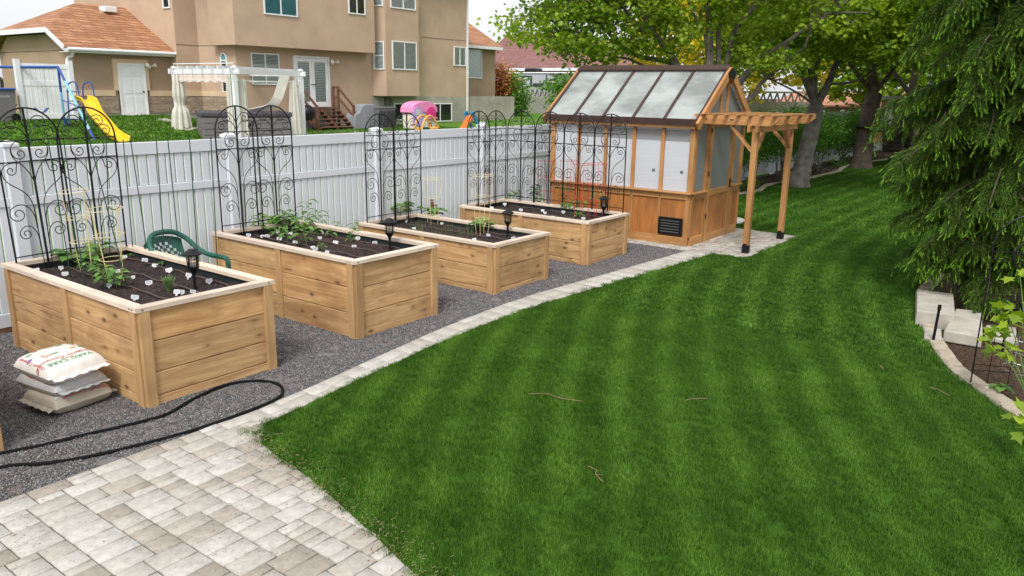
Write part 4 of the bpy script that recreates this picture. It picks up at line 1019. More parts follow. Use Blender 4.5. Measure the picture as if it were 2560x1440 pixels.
# ---- pergola
PG=thing('pergola','cedar pergola on two posts in front of the greenhouse door','pergola',(gx,gy,0))
px1,px2,pyy=.13,1.72,-.93
for x in (px1,px2):
    p=board('pergola_post',PG,(x,pyy,.99),(.088,.088,1.97),2,'stainX')
    m=MB(); m.box((x,pyy,.075),(.098,.098,.12),None,.004); m.box((x,pyy,.006),(.16,.12,.008)); 
    for sx in(-.05,.05): m.slab([(x+sx-.001*np.sign(sx),pyy-.045,.13),(x+sx,pyy-.02,.165),(x+sx,pyy+.02,.165),(x+sx,pyy+.045,.13)],(.003*np.sign(sx),0,0))
    m.build('post_foot','black',PG)
def rafter(x,ya,yb,z0,z1,cham=.10):
    m=MB(); m.slab([(-.0195,ya,z0),(-.0195,ya,z1),(-.0195,yb,z1),(-.0195,yb,z1-.055),(-.0195,yb+cham,z0)],(.039,0,0)); return m
def ydir(name,x,ya,yb,z0,z1,cham=.10):
    # grain along Y : build with local X along length
    m=rafter(x,ya,yb,z0,z1,cham); cy=(ya+yb)/2; cz=(z0+z1)/2
    m.v=[(v[1]-cy,-v[0],v[2]-cz) for v in m.v]; o=m.build(name,'stainX',PG); o.location=(x,cy,cz); o.rotation_euler=(0,0,R(90)); return o
for x in (px1-.06,.66,1.22,px2+.06): ydir('pergola_rafter',x,-.05,pyy-.36,1.975,2.115)
ydir('pergola_rafter',px1+.055,-.05,pyy-.02,1.97,2.11,.0)
board('cross_beam',PG,(gw/2-.06,pyy+.063,1.925),(1.98,.036,.10),0,'stainX'); board('cross_beam',PG,((px1+px2)/2-.03,pyy-.063,1.925),(1.85,.036,.10),0,'stainX')
for i in range(7):
    y=-.12-i*.185
    board('pergola_slat',PG,((px1+px2)/2,y,2.125),(1.98,.06,.022),0,'stainX')
for x in (px1,px2):
    o=MB(); o.bar((x,pyy+.03,1.58),(x,pyy+.40,1.965),.036,.075,(1,0,0)); b_=o.build('brace','stainX',PG)
    d=1 if x==px1 else -1
    o=MB(); o.bar((x+d*.03,pyy,1.58),(x+d*.38,pyy,1.945),.036,.075,(0,1,0)); o.build('brace','stainX',PG)
m=MB()
for yy in (-.43,-.40,-.0): m.lathe([(.011,-.002),(.011,.005),(.005,.007)],(px1-.081,yy-.15,2.05),8,Matrix.Rotation(R(-90),3,'Y'))
m.build('bolts','black',PG)
# ================================================================== GREEN CHAIR
CHR=thing('garden_chair','green plastic garden chair standing between the two nearest raised beds','chair',(1.50,1.80,0),rz=R(12))
CHR.scale=(1,1,1.07)
m=MB()
# seat
sw=.25
m.slab([(-sw,-.24,.40),(sw,-.24,.40),(sw-.03,.20,.37),(-sw+.03,.20,.37)],(0,0,.025)); m.build('seat','greenplastic',CHR)
# back shell with holes : lattice of curved strips
m=MB(); pts=[]
def backpt(u,v):   # u -1..1, v 0..1
    wd=.20+.04*v; return Vector((u*wd, .20+.16*v-.05*(1-u*u)*0+.06*(-(u*u))+.06, .39+.45*v-.05*u*u*v))
nu,nv=13,15; holes=set()
for i in range(1,nu-1):
    for j in range(2,nv-2):
        if (i+j)%2==0 and (i-nu//2)**2/30.+(j-nv/2)**2/36.<1: holes.add((i,j))
V=[backpt(-1+2*i/nu,j/nv) for j in range(nv+1) for i in range(nu+1)]
F=[(j*(nu+1)+i,j*(nu+1)+i+1,(j+1)*(nu+1)+i+1,(j+1)*(nu+1)+i) for j in range(nv) for i in range(nu) if (i,j) not in holes]
m.add(V,F); o=m.build('back_shell','greenplastic',CHR); sm=o.modifiers.new('thick','SOLIDIFY'); sm.thickness=.008
# arms + rim : one continuous rim sweeping over the back and down the arms
m=MB(); rim=[(-.29,-.26,.05),(-.28,-.25,.35),(-.285,-.25,.60),(-.29,-.17,.64),(-.285,.0,.65),(-.27,.15,.70),(-.235,.27,.80),(-.14,.345,.87),(0,.37,.885),(.14,.345,.87),(.235,.27,.80),(.27,.15,.70),(.285,0,.65),(.29,-.17,.64),(.285,-.25,.60),(.28,-.25,.35),(.29,-.26,.05)]
def smooth(p,k=4):
    p=[Vector(q) for q in p]; out=[]
    for i in range(len(p)-1):
        a=p[max(i-1,0)];b=p[i];c=p[i+1];d=p[min(i+2,len(p)-1)]
        for j in range(k):
            t=j/k; out.append(.5*((2*b)+(-a+c)*t+(2*a-5*b+4*c-d)*t*t+(-a+3*b-3*c+d)*t**3))
    return out+[p[-1]]
m.tube(smooth(rim),.026,8); m.build('arm_frame','greenplastic',CHR,smooth=True)
for s in (-1,1):
    m=MB(); m.tube([(s*.23,.22,.38),(s*.26,.30,.0)],[.028,.02],8); m.build('rear_leg','greenplastic',CHR,smooth=True)
# ================================================================== COMPOST BAGS
def bagfn(L,Wd,h,seed):
    r=random.Random(seed); ph=[r.uniform(0,6) for _ in range(8)]
    def f(x,y):
        u=abs(x)/(L/2); v=abs(y)/(Wd/2); e=max(0,1-u**6)**.45*max(0,1-v**6)**.45
        return h*.5*e*(1+.05*math.sin(9*x+ph[0])*math.sin(11*y+ph[1])+.03*math.sin(23*x+14*y+ph[2]))
    return f
def bag(loc,L,Wd,h,rz,mat,label,seed,flap=.035,tx=0,ty=0):
    t=thing('compost_bag',label,'bag',loc,'stacked compost bags'); t.rotation_euler=(tx,ty,rz); f=bagfn(L,Wd,h,seed); m=MB(); nx,ny=40,28
    r=random.Random(seed+3)
    for s in (1,-1):
        V=[];o=0
        for j in range(ny+1):
            for i in range(nx+1):
                x=-L/2+L*i/nx; y=-Wd/2+Wd*j/ny
                z=f(x,y) if s>0 else -f(x,y)*.85
                edge=math.sin(y*60+seed)*.004*(abs(x)/(L/2))**6
                pin=1-.06*(abs(x)/(L/2))**3*(1-(abs(y)/(Wd/2))**2)
                V.append((x*(1-.05*(abs(y)/(Wd/2))**2), y*pin, h*.45+z+edge))
        F=[(j*(nx+1)+i,j*(nx+1)+i+1,(j+1)*(nx+1)+i+1,(j+1)*(nx+1)+i) for j in range(ny) for i in range(nx)]
        m.add(V,F)
    # sewn ends
    for s in (-1,1):
        n=16; V=[]
        for k in range(n+1):
            y=-Wd/2*.95+Wd*.95*k/n; w=.006*math.sin(k*1.9+seed)
            V+= [(s*L/2*.97,y*.96,h*.45+w*.3),(s*(L/2+flap),y,h*.40+w),(s*(L/2+flap),y,h*.40+w-.003),(s*L/2*.97,y*.96,h*.45+w*.3-.004)]
        F=[]
        for k in range(n):
            for q in range(4): F.append((k*4+q,k*4+(q+1)%4,(k+1)*4+(q+1)%4,(k+1)*4+q))
        m.add(V,F)
    m.build('bag_body',mat,t,smooth=True); return t,f,h
def text_on(parent,f,h,txt,size,x,y,rot,mat,name='printed_text',shear=0,top=True,bold=0):
    cu=bpy.data.curves.new(name,'FONT'); cu.body=txt; cu.size=size; cu.align_x='CENTER'; cu.align_y='CENTER'; cu.shear=shear; cu.offset=bold; cu.resolution_u=2
    o=bpy.data.objects.new(name,cu); COL.objects.link(o); dg=bpy.context.evaluated_depsgraph_get(); me=bpy.data.meshes.new_from_object(o.evaluated_get(dg)); bpy.data.objects.remove(o)
    bm=bmesh.new(); bm.from_mesh(me); bmesh.ops.triangulate(bm,faces=bm.faces[:]); bmesh.ops.subdivide_edges(bm,edges=[e for e in bm.edges if e.calc_length()>.012],cuts=2)
    c,s=math.cos(rot),math.sin(rot)
    for v in bm.verts:
        X=x+v.co.x*c-v.co.y*s; Y=y+v.co.x*s+v.co.y*c
        v.co=f(X,Y)
    bm.to_mesh(me); bm.free(); me.materials.clear(); me.materials.append(MT[mat]); q=bpy.data.objects.new(name,me); COL.objects.link(q); q.parent=parent; return q
bz=R(28)
b3,f3,h3=bag((-.30,.60,0),.48,.46,.17,R(6),'bagtan','tan compost bag at the bottom of the stack, with a white data label',5)
b2_,f2,h2=bag((-.31,.66,.125),.54,.42,.15,R(90)+R(8),'baggrey','silver-edged compost bag in the middle of the stack',9,.045)
b1_,f1,h1=bag((-.30,.66,.235),.56,.45,.18,R(90)+R(4),'bagwhite','white yard care compost bag on top of the stack',3,.045,tx=R(-3))
S1=lambda X,Y: Vector((X,Y,h1*.45+f1(X,Y)+.0025))
text_on(b1_,S1,h1,'YARD CARE',.062,-.185,.01,R(90),'inkgreen',bold=.0015)
text_on(b1_,S1,h1,'Organic Compost',.058,-.105,.01,R(90),'inkred','printed_text',.35,bold=.0012)
text_on(b1_,S1,h1,'PREMIUM',.022,-.145,.01,R(90),'inkred',bold=.001)
def blob(parent,Sf,x,y,rx,ry,mat,a0=0,name='printed_vegetable'):
    m=MB(); n=14; V=[Sf(x,y)]+[Sf(x+(rx*math.cos(a0)*math.cos(q)-ry*math.sin(a0)*math.sin(q))*(1+.15*math.sin(5*q)),y+(rx*math.sin(a0)*math.cos(q)+ry*math.cos(a0)*math.sin(q))*(1+.15*math.sin(5*q))) for q in [2*math.pi*k/n for k in range(n)]]
    m.add(V,[(0,1+k,1+(k+1)%n) for k in range(n)]); m.build(name,mat,parent)
for (x,y,rx,ry,mt) in ((-.20,.03,.022,.018,'inkpurple'),(-.16,.10,.03,.012,'inkgreen'),(-.09,.14,.025,.012,'inkred'),(.02,.15,.04,.008,'inkorange'),(.10,.13,.03,.015,'inkgreen'),(.18,.10,.028,.018,'inkgreen'),(.21,.03,.02,.016,'inkpurple'),(.19,-.02,.03,.016,'inkgreen'),(.12,-.02,.025,.014,'inkorange'),(-.02,-.01,.03,.014,'inkgreen'),(-.08,-.01,.04,.009,'inkorange'),(-.10,.02,.015,.01,'inkred'),(.16,.04,.014,.009,'inkred')): blob(b1_,S1,y*1.15+.03,-x*.95,ry,rx,mt,random.uniform(-.4,.4))
# side writing on the long sides (facing the camera: local -x... end)
def side_yp(f,h,Wd): return lambda X,Y: Vector((-X,Wd/2-.010-max(0,Y)*.50,h*.45+f(X,Wd/2-.010-max(0,Y)*.50)+.003))
def side_end(f,h,L):   # maps text onto the -x end skirt
    return lambda X,Y: Vector((-L/2+.012+max(0,Y)*.55, X, h*.45+f(-L/2+.012+max(0,Y)*.55,X)+.003))
text_on(b1_,side_yp(f1,h1,.47),h1,'Organic Compost',.05,0,.045,R(180),'inkred','printed_text',.35,bold=.001)
text_on(b2_,side_yp(f2,h2,.44),h2,'Organic Compost',.045,0,.04,R(180),'inkred','printed_text',.35,bold=.001)
def side_y(f,h,Wd): return lambda X,Y: Vector((X,-Wd/2+.010+max(0,Y)*.50,h*.45+f(X,-Wd/2+.010+max(0,Y)*.50)+.003))
lab=MB(); Sf=side_y(f3,h3,.46); n=10
V=[Sf(-.20+.33*i/n,.055+.055*j/4)+Vector((0,-.002,.001)) for j in range(5) for i in range(n+1)]
lab.add(V,[(j*(n+1)+i,j*(n+1)+i+1,(j+1)*(n+1)+i+1,(j+1)*(n+1)+i) for j in range(4) for i in range(n)]); lab.build('data_label','tag',b3)
S3=lambda X,Y: Sf(X,Y)+Vector((0,-.004,.002))
text_on(b3,S3,h3,'Nutrients',.032,.05,.082,R(180),'inkdark',bold=.002)
text_on(b3,S3,h3,'Organic Compost',.05,.03,.028,R(180),'inkred','printed_text',.35,bold=.0012)
# ================================================================== HOSE
hp=[(-2.2,-.05),(-1.6,-.12),(-1.09,-.2),(-.91,-.34),(-.71,-.46),(-.4,-.56),(-.01,-.635),(.37,-.67),(.70,-.64),(.87,-.53),(.96,-.34),(.89,-.14),(.66,-.03),(.31,-.11),(.05,-.22),(-.18,-.2),(-.55,-.11),(-.79,-.06),(-1.01,.02),(-1.5,.12),(-2.3,.2)]
hp=[(x,y,.016+(.012 if .2<x<.8 and y<-.6 else 0)) for x,y in hp]
m=MB(); m.tube(smooth(hp,6),.013,8); tag(m.build('garden_hose','rubber',smooth=True),'black soaker hose looping over the gravel beside the patio','hose')
# wood corner of another bed at the left edge
t=thing('raised_bed','cedar corner of another bed cut off by the left edge of the photo','raised bed',(-2.165,.06,0),'cedar raised garden beds')
for z,h in ((.13,.25),(.39,.25),(.64,.24)):
    board('end_board',t,(.6,.045,z),(1.15,.038,h),0,'cedar'); board('side_board',t,(1.155,1.22,z),(.038,2.3,h),1,'cedar'); board('side_board',t,(.045,1.22,z),(.038,2.3,h),1,'cedar')
board('corner_post',t,(1.155,.0205,.388),(.09,.037,.776),2,'cedar2'); board('corner_post',t,(1.181,.083,.388),(.037,.085,.774),2,'cedar2')
board('cap_board',t,(.6,.0475,.79),(1.2,.095,.035),0,'cap'); board('cap_board',t,(1.1525,1.267,.79),(.095,2.34,.035),1,'cap')
m=MB(); m.box((.6,1.25,.6),(1.08,2.3,.1)); m.build('soil','mulch',t)
# ================================================================== WHITE SACK + twigs + litter
t=thing('torn_sack','crumpled white sack lying on the ground between the greenhouse and the lawn','sack',(11.55,.35,0))
def crumple(n,sx,sy,sz,seed,c=(0,0,0)):
    r=np.random.default_rng(seed); bm=bmesh.new(); bmesh.ops.create_icosphere(bm,subdivisions=4,radius=1)
    A=r.normal(0,1,(12,3)); B=r.uniform(0,6.3,12)
    for v in bm.verts:
        p=np.array(v.co); k=1+.13*sum(abs(math.sin(2.2*float(A[i]@p)+B[i])) for i in range(12))/6-.13
        k*=1+.10*math.sin(7*float(A[0]@p)+B[0])*math.sin(6*float(A[1]@p))
        v.co=Vector((p[0]*k*sx,p[1]*k*sy,max(p[2],-.35)*k*sz))
    m=MB(); m.add([v.co+Vector(c) for v in bm.verts],[tuple(q.index for q in f.verts) for f in bm.faces]); bm.free(); return m
crumple(0,.30,.38,.26,4,(0,.05,.10)).build('sack_body','bagwhite',t)
crumple(0,.34,.14,.07,6,(.25,-.32,.03)).build('sack_flap','bagwhite',t)
MT['twig_dry']=plain('dry_twig',(.22,.14,.08),.8)
TW=[((1322,985),(1455,1003),'long dry twig lying on the lawn left of centre'),((1712,1002),(1770,996),'short dry twig lying on the lawn right of centre'),((1470,1165),(1508,1205),'dry twig on the lawn in the lower middle'),((2195,912),(2210,925),'tiny straw on the lawn near the stone edging'),((2325,968),(2375,990),'dry twig on the lawn beside the stone edging')]
for a,b,l in TW:
    A,B=Vector(atz(*a,.028)),Vector(atz(*b,.028)); t=thing('twig',l,'twig',tuple(A),'dry twigs on the lawn'); m=MB(); D=B-A; n=Vector((-D.y,D.x,0))*.12
    m.tube(smooth([(0,0,0),D*.3+n,D*.6-n*.4+Vector((0,0,.012)),D]),.0028,5); m.tube([D*.5,D*.62+n*1.3],.0016,4); m.build('stick','twig_dry' if 'twig_dry' in MT else 'bagtan',t)
# needle litter, seed husks and dry leaves on the patio = stuff
def litter(name,n,region,mat,size,label,z=.019,flat=True):
    V=[];F=[];T=[];k=0
    while k<n:
        x,y=region()
        if x is None: continue
        a=random.uniform(0,6.28); L=size[0]*random.uniform(.5,1.3); w_=size[1]; d=Vector((math.cos(a),math.sin(a),0)); s=Vector((-d.y,d.x,0)); c=Vector((x,y,z)); o=len(V); tt=random.random(); bend=s*random.uniform(-.3,.3)*L
        for p in (c-d*L/2-s*w_*.3,c-d*L/2+s*w_*.3,c+bend*.3+s*w_/2+Vector((0,0,w_*.8)),c+bend*.3-s*w_/2+Vector((0,0,w_*.2)),c+d*L/2): V.append(tuple(p)); T.append(tt)
        F+= [(o,o+1,o+2,o+3),(o+3,o+2,o+4)]; k+=1
    o=npmesh(name,V,[len(f) for f in F],[i for f in F for i in f],mat,T); return tag(o,label,None,kind='stuff')
MT['needle_litter']=tintmat('needle_litter',[(0,(.07,.065,.04)),(1,(.16,.14,.09))],.9)
MT['husk']=tintmat('brown_husk',[(0,(.17,.06,.03)),(.6,(.28,.12,.06)),(1,(.42,.22,.12))],.8)
MT['straw']=tintmat('dry_straw',[(0,(.20,.15,.07)),(1,(.45,.36,.20))],.9)
def reg_patio():
    x,y=random.uniform(-2.2,.3),random.uniform(-4.5,-.7)
    if not pip(x,y,patio_poly): return None,None
    if math.sin(x*4.1+1)*math.sin(y*3.3+x)+random.uniform(-.7,.7)<0: return None,None
    return x,y
litter('needle_litter',2600,reg_patio,'needle_litter',(.018,.0016),'fine dark spruce needles scattered over the pavers',.0185)
def reg_husk():
    if random.random()<.62:
        y=random.uniform(-4,-.9); t_=[(b,a) for a,b in PEDG][::-1]; x=interp(sorted(t_),y)+random.gauss(0,.05)-.02; return x,y
    if random.random()<.35: return random.uniform(-.9,1.8),random.uniform(-.66,.2)
    return reg_patio()
litter('seed_husks',230,reg_husk,'husk',(.014,.007),'reddish brown seed husks along the edge of the pavers',.02)
def reg_straw():
    y=random.uniform(-4,-.9); t_=[(b,a) for a,b in PEDG][::-1]; return interp(sorted(t_),y)+random.gauss(.06,.07),y
litter('dry_clippings',1100,reg_straw,'straw',(.024,.0016),'pale dry grass clippings along the patio edge of the lawn',.03)
def reg_pad():
    x,y=random.uniform(8.7,11.2),random.uniform(-1.4,-.3); return (x,y)
litter('pad_litter',350,reg_pad,'needle_litter',(.03,.003),'dry bits scattered on the pavers in front of the greenhouse',.019)
# ================================================================== TREES
def limb_world(pl):                       # list of (px,py,depth) -> points ; depth = distance along the view axis
    return [Vector(atD(*q)) for q in pl]
def branch(m,pts,r0,r1,n=7,rough=.0):
    p=smooth(pts,4); k=len(p); m.tube(p,[r0+(r1-r0)*(i/(k-1)) for i in range(k)],n)
    return p
def tb_ground(b): return (b[0],b[1],max(0,b[2]))
def maple(name,label,base,trunk,limbs,blobs,nclust,perc,size,mat='leaf_maple',group='maple trees along the back of the lawn',bark='bark',seed=1,twigs=True,flat=.35,cat='tree',tr=None):
    """trunk/limbs: lists of (points, r0, r1); blobs: (centre, radii, weight)"""
    t=thing(name,label,cat,tuple(base),group); rg=np.random.default_rng(seed)
    m=MB(); pts=[]
    for p,r0,r1 in trunk: 
        q=branch(m,p,r0,r1,10); bb=Vector(tb_ground(base)); m.lathe([(r0*1.55,-.15),(r0*1.3,.0),(r0*1.1,.14),(r0*.98,.3),(r0*.85,.42)],tuple(bb),12)
    m.build('trunk',bark,t,world=True,smooth=True)
    m=MB(); anchor=[]
    for p,r0,r1 in limbs:
        q=branch(m,p,r0*.8,r1*.8,7); anchor+=q[2:]
    wts=np.array([b[2] for b in blobs],float); wts/=wts.sum(); C=[]
    while len(C)<nclust:
        b=blobs[rg.choice(len(blobs),p=wts)]; d=rg.normal(0,1,3); d/=np.linalg.norm(d); r=rg.uniform(0,1)**(1/2.2)
        C.append(np.array(b[0])+d*r*np.array(b[1]))
    C=np.array(C)
    if anchor and twigs:
        A=np.array(anchor)
        for c in C[:int(nclust*.5)]:
            dd=np.linalg.norm(A-c,axis=1)+.25*np.maximum(0,A[:,2]-c[2]); k=int(np.argmin(dd)); a=A[k]
            L=np.linalg.norm(c-a)
            if L>.15 and L<3.2: mid=(a+c)/2+rg.normal(0,.10*L,3)+np.array([0,0,.06*L]); m.tube(smooth([a,mid,c],3),[.011+.009*min(L,2)]*1+[.012]*2+[.008]*2+[.006]*2,4,False) if False else m.tube([a,a+(mid-a)*.6,mid,mid+(c-mid)*.6,c],[.008+.008*L,.008+.006*L,.010,.007,.004],4,False)
    m.build('limbs',bark,t,world=True,smooth=True)
    # leaves : flat sprays round each cluster
    n=nclust*perc; c=np.repeat(C,perc,0); g=rg.normal(0,1,(n,3))*np.array([.24,.24,.24*flat])*(size/.10)**.5
    P=c+g; tint=np.clip(np.repeat(rg.uniform(.1,.9,nclust),perc)*.6+rg.uniform(0,.5,n)-.05+(g[:,2]>0)*.05,0,1)
    V,cn,ix,tt=leaves(P,size,MAPLE,.95,tint)
    npmesh('foliage',V,cn,ix,mat,tt,t,loc=base)
    return t
def W3(px,py,D): return tuple(float(v) for v in atD(px,py,D))
# tree behind the greenhouse : base (14,1.3)
D0=17.2
tb=(13.9,1.5,0)
b0=W3(1775,268,D0)
T=[([tb,(13.9,1.5,1.2),b0],.24,.17)]
L=[([b0,W3(1712,205,D0),W3(1685,150,D0),W3(1655,110,D0-.2),W3(1610,40,D0-.5),W3(1590,-60,D0-1)],.13,.06),
   ([b0,W3(1690,165,D0+.3),W3(1580,135,D0+.2),W3(1500,60,D0-.5),W3(1440,0,D0-1)],.09,.03),
   ([b0,W3(1600,160,D0+.3),W3(1530,140,D0),W3(1460,120,D0-.3)],.05,.015),
   ([b0,W3(1772,180,D0),W3(1775,120,D0),W3(1772,30,D0),W3(1760,-80,D0)],.13,.08),([b0,W3(1796,190,D0),W3(1796,130,D0),W3(1800,60,D0),W3(1835,0,D0),W3(1850,-60,D0)],.09,.05),
   ([b0,W3(1812,195,D0),W3(1818,150,D0),W3(1832,90,D0-.2),W3(1850,60,D0-.5),W3(1900,0,D0-1)],.11,.05),([b0,W3(1765,100,D0),W3(1745,60,D0-.3),W3(1720,0,D0-.5)],.06,.03),
   ([b0,W3(1850,205,D0),W3(1895,150,D0-.3),W3(1960,110,D0-.8),W3(2030,60,D0-1.2),W3(2090,25,D0-1.6)],.10,.035),
   ([b0,W3(1870,250,D0),W3(1905,205,D0),W3(1950,170,D0-.3),W3(2010,120,D0-.7)],.085,.03),([W3(1610,80,D0-.3),W3(1560,20,D0-.6),W3(1530,-30,D0-.8)],.05,.025)]
B=[((14.3,1.9,6.0),(3.6,3.6,2.4),5),((12.3,3.9,4.3),(1.9,1.9,1.35),2.6),((12.7,4.1,5.6),(2.0,2.1,1.4),1.2),((14.8,.0,4.8),(2.2,1.9,1.5),2.0),((13.3,2.6,4.4),(1.9,1.6,1.3),1.5),((14.8,.9,3.3),(1.6,1.2,.6),.7),((12.0,4.7,3.85),(1.0,1.0,.5),.45),((12.5,3.4,3.4),(1.1,1.0,.35),.35)]
maple('maple_tree','many-limbed maple tree rising directly behind the greenhouse roof',tb,T,L,B,780,46,.092,seed=3)
# second tree : leaning grey trunk right of the pergola
D1=21.3
tb=tuple(atz(1992,468,0)); fork=W3(2040,265,D1+.2)
tb0=(tb[0]-.15,tb[1]+.12,-.35)
T=[([tb0,tb,W3(2004,430,D1),W3(2010,400,D1),W3(2030,320,D1),fork],.29,.20)]
L=[([fork,W3(2010,190,D1),W3(1985,130,D1-.2),W3(1975,60,D1-.4),W3(1950,0,D1-.6)],.14,.05),([fork,W3(2024,170,D1),W3(2005,130,D1+.4),W3(2000,20,D1+.7)],.09,.05),([fork,W3(2038,180,D1),W3(2050,140,D1),W3(2075,60,D1+.3),W3(2060,-20,D1+.3)],.09,.04),
   ([fork,W3(2070,210,D1),W3(2095,150,D1),W3(2130,90,D1-.3),W3(2180,20,D1-.7)],.15,.05),([W3(2070,210,D1),W3(2130,205,D1-.3),W3(2200,170,D1-.6)],.05,.02),([fork,W3(1990,230,D1),W3(1930,200,D1+.3)],.05,.02)]
B=[((18.9,.9,5.4),(3.3,3.3,2.4),5),((18.6,-.9,4.3),(2.2,1.7,1.25),2.6),((18.6,2.2,4.1),(1.9,1.9,1.3),1.6),((19.2,.4,4.1),(2.6,2.0,.7),1.2),((18.2,-2.0,4.8),(2.,1.8,1.4),1.6)]
maple('maple_tree','grey leaning maple tree just right of the pergola posts',tb,T,L,B,820,40,.10,'leaf_maple',seed=5)
# third tree
D2=27.8
tb=tuple(atz(2152,421,0)); fork=W3(2185,235,D2)
T=[([tb,W3(2162,350,D2),W3(2172,290,D2),fork],.33,.27)]
L=[([fork,W3(2180,160,D2),W3(2190,60,D2),W3(2200,-30,D2)],.2,.1),([fork,W3(2140,180,D2),W3(2110,130,D2),W3(2080,70,D2)],.12,.05),([fork,W3(2220,190,D2),W3(2260,130,D2-.5),W3(2300,60,D2-1)],.12,.05),([W3(2180,160,D2),W3(2205,110,D2),W3(2245,40,D2)],.09,.04)]
B=[((26,.9,6),(4.2,4.2,2.6),4),((25.5,-1.6,4.6),(3,2.5,1.7),3),((25.5,2.2,4.4),(2.6,2.2,1.3),2),((24.8,-3.4,4.3),(2.4,2,1.8),2)]
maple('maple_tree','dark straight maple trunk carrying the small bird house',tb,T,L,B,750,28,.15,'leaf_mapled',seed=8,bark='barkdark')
D3=34.
tb=tuple(atz(2262,372,0)); fork=W3(2278,240,D3)
maple('maple_tree','farthest maple trunk, half hidden by the spruce branches',tb,[([tb,W3(2270,300,D3),fork],.34,.28)],[([fork,W3(2290,150,D3),W3(2300,20,D3)],.22,.1),([fork,W3(2230,170,D3),W3(2190,90,D3)],.14,.05)],
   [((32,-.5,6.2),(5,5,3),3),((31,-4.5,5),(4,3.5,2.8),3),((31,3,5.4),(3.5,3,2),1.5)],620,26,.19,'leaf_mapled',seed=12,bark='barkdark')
# backdrop trees
def backtree(label,c,rad,n,perc,size,mat,seed,h=None,name='tree',bark='barkdark',group='trees beyond the gardens'):
    b=(c[0],c[1],gz(c[0],c[1])-.05); tp=(c[0],c[1],c[2]-rad[2]*.3)
    return maple(name,label,b,[([b,((b[0]+tp[0])/2+.1,b[1],(b[2]+tp[2])/2),tp],.22,.12)],[([tp,(tp[0]+random.uniform(-1,1)*rad[0]*.5,tp[1]+random.uniform(-1,1)*rad[1]*.5,c[2]+rad[2]*.5)],.1,.03) for _ in range(5)],[(c,rad,1)],n,perc,size,mat,group,bark,seed)
backtree('yellow-leaved tree glowing behind the greenhouse tree',(37,10.5,5.4),(5.0,6.0,3.6),420,26,.26,'leaf_yellow',21)
backtree('pale green tree behind the block wall, right of the greenhouse ridge',(47,6,4.5),(4,4,3),260,24,.30,'leaf_maple',22)
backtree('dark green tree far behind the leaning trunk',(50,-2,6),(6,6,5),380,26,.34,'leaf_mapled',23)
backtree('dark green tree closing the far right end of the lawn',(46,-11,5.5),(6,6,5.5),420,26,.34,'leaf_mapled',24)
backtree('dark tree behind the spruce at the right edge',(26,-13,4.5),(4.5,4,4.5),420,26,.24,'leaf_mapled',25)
backtree('young green bush tree left of the greenhouse roof, before the camper',tuple(Vector(W3(1418,230,40)))[:2]+(2.3,),(1.2,1.2,1.0),90,22,.14,'leaf_bush',26,name='bush')
# shrubs along the fence
def bush(label,c,rad,n,perc,size,mat,seed,group='shrubs in front of the fence',stems=9,name='shrub'):
    rg=np.random.default_rng(seed); b=(c[0],c[1],gz(c[0],c[1])); t=thing(name,label,'shrub',b,group)
    m=MB()
    for i in range(stems):
        a=rg.uniform(0,6.28); r=rg.uniform(.2,.9); e=(c[0]+rad[0]*r*math.cos(a),c[1]+rad[1]*r*math.sin(a),c[2]+rad[2]*rg.uniform(-.3,.6))
        m.tube([(c[0]+.12*rg.normal(),c[1]+.08*rg.normal(),b[2]-.02),((c[0]*.5+e[0]*.5),(c[1]*.5+e[1]*.5),(b[2]+e[2])/2),e],[.016,.012,.006],5)
    m.build('stems','bark',t,world=True)
    d=rg.normal(0,1,(n,3)); d/=np.linalg.norm(d,axis=1,keepdims=True); r=rg.uniform(.35,1,n)[:,None]**.6
    C=np.array(c)+d*r*np.array(rad)*(1+.15*np.sin(5*d[:,:1]+seed)); P=np.repeat(C,perc,0)+rg.normal(0,1,(n*perc,3))*.09*(size/.06)
    tint=np.clip(np.repeat(rg.uniform(0,.7,n),perc)+rg.uniform(0,.4,n*perc),0,1)
    V,cn,ix,tt=leaves(P,size,OVAL,.8,tint); npmesh('foliage',V,cn,ix,mat,tt,t,loc=b); return t
sh=[(12.3,2.2,.9,.85,'bright green shrub just behind the greenhouse, seen left of the pergola post'),(13.6,2.2,.78,.8,'bright green shrub between the two pergola posts'),(15.1,2.45,1.15,.8,'dark shrub with bare stems behind the right pergola post'),(16.9,2.4,1.2,.9,'dark shrub left of the leaning trunk'),(19.3,2.5,1.25,.95,'dense dark shrub just right of the leaning trunk'),(21.2,2.4,1.3,1.,'dense dark shrub in the middle of the hedge'),(23.2,2.45,1.25,1.,'dark shrub left of the bird house tree'),(25.4,2.55,1.2,1.,'low dark shrub behind the bird house tree'),(28.,2.4,1.1,1.1,'yellow-green shrub right of the bird house'),(31.,2.5,1.2,1.2,'farthest shrub of the hedge by the woodpile')]
for i,(x,y,z,r,l) in enumerate(sh): bush(l,(x,y,z),(r*1.1,r*.75,.74 if i>1 else .60),260 if i>1 else 170,18,.07 if i<2 else .08,'leaf_bush',40+i)
for i in range(0,6):   # low plants in the bed
    x=[14.2,15.2,16.4,17.7,22.,26.][i]; bush(['low green ground plant near the greenhouse pad','low plant beside the bed edging behind the pergola','low plant at the foot of the hedge','low clump left of the leaning trunk','low clump under the hedge middle','low clump near the bird house tree'][i],(x,1.95,.12),(.3,.25,.12),30,10,.05,'leaf_bush',70+i,'low plants at the foot of the hedge',3,'ground_plant')
# leaf litter in the bed
def reg_bed():
    x=random.uniform(11.6,34); y=random.uniform(interp(BEDG,x)+.05,2.8); return x,y
litter('bed_litter',5200,reg_bed,'straw2' if 'straw2' in MT else 'needle_litter',(.07,.03),'dry leaves covering the soil under the hedge',.0)
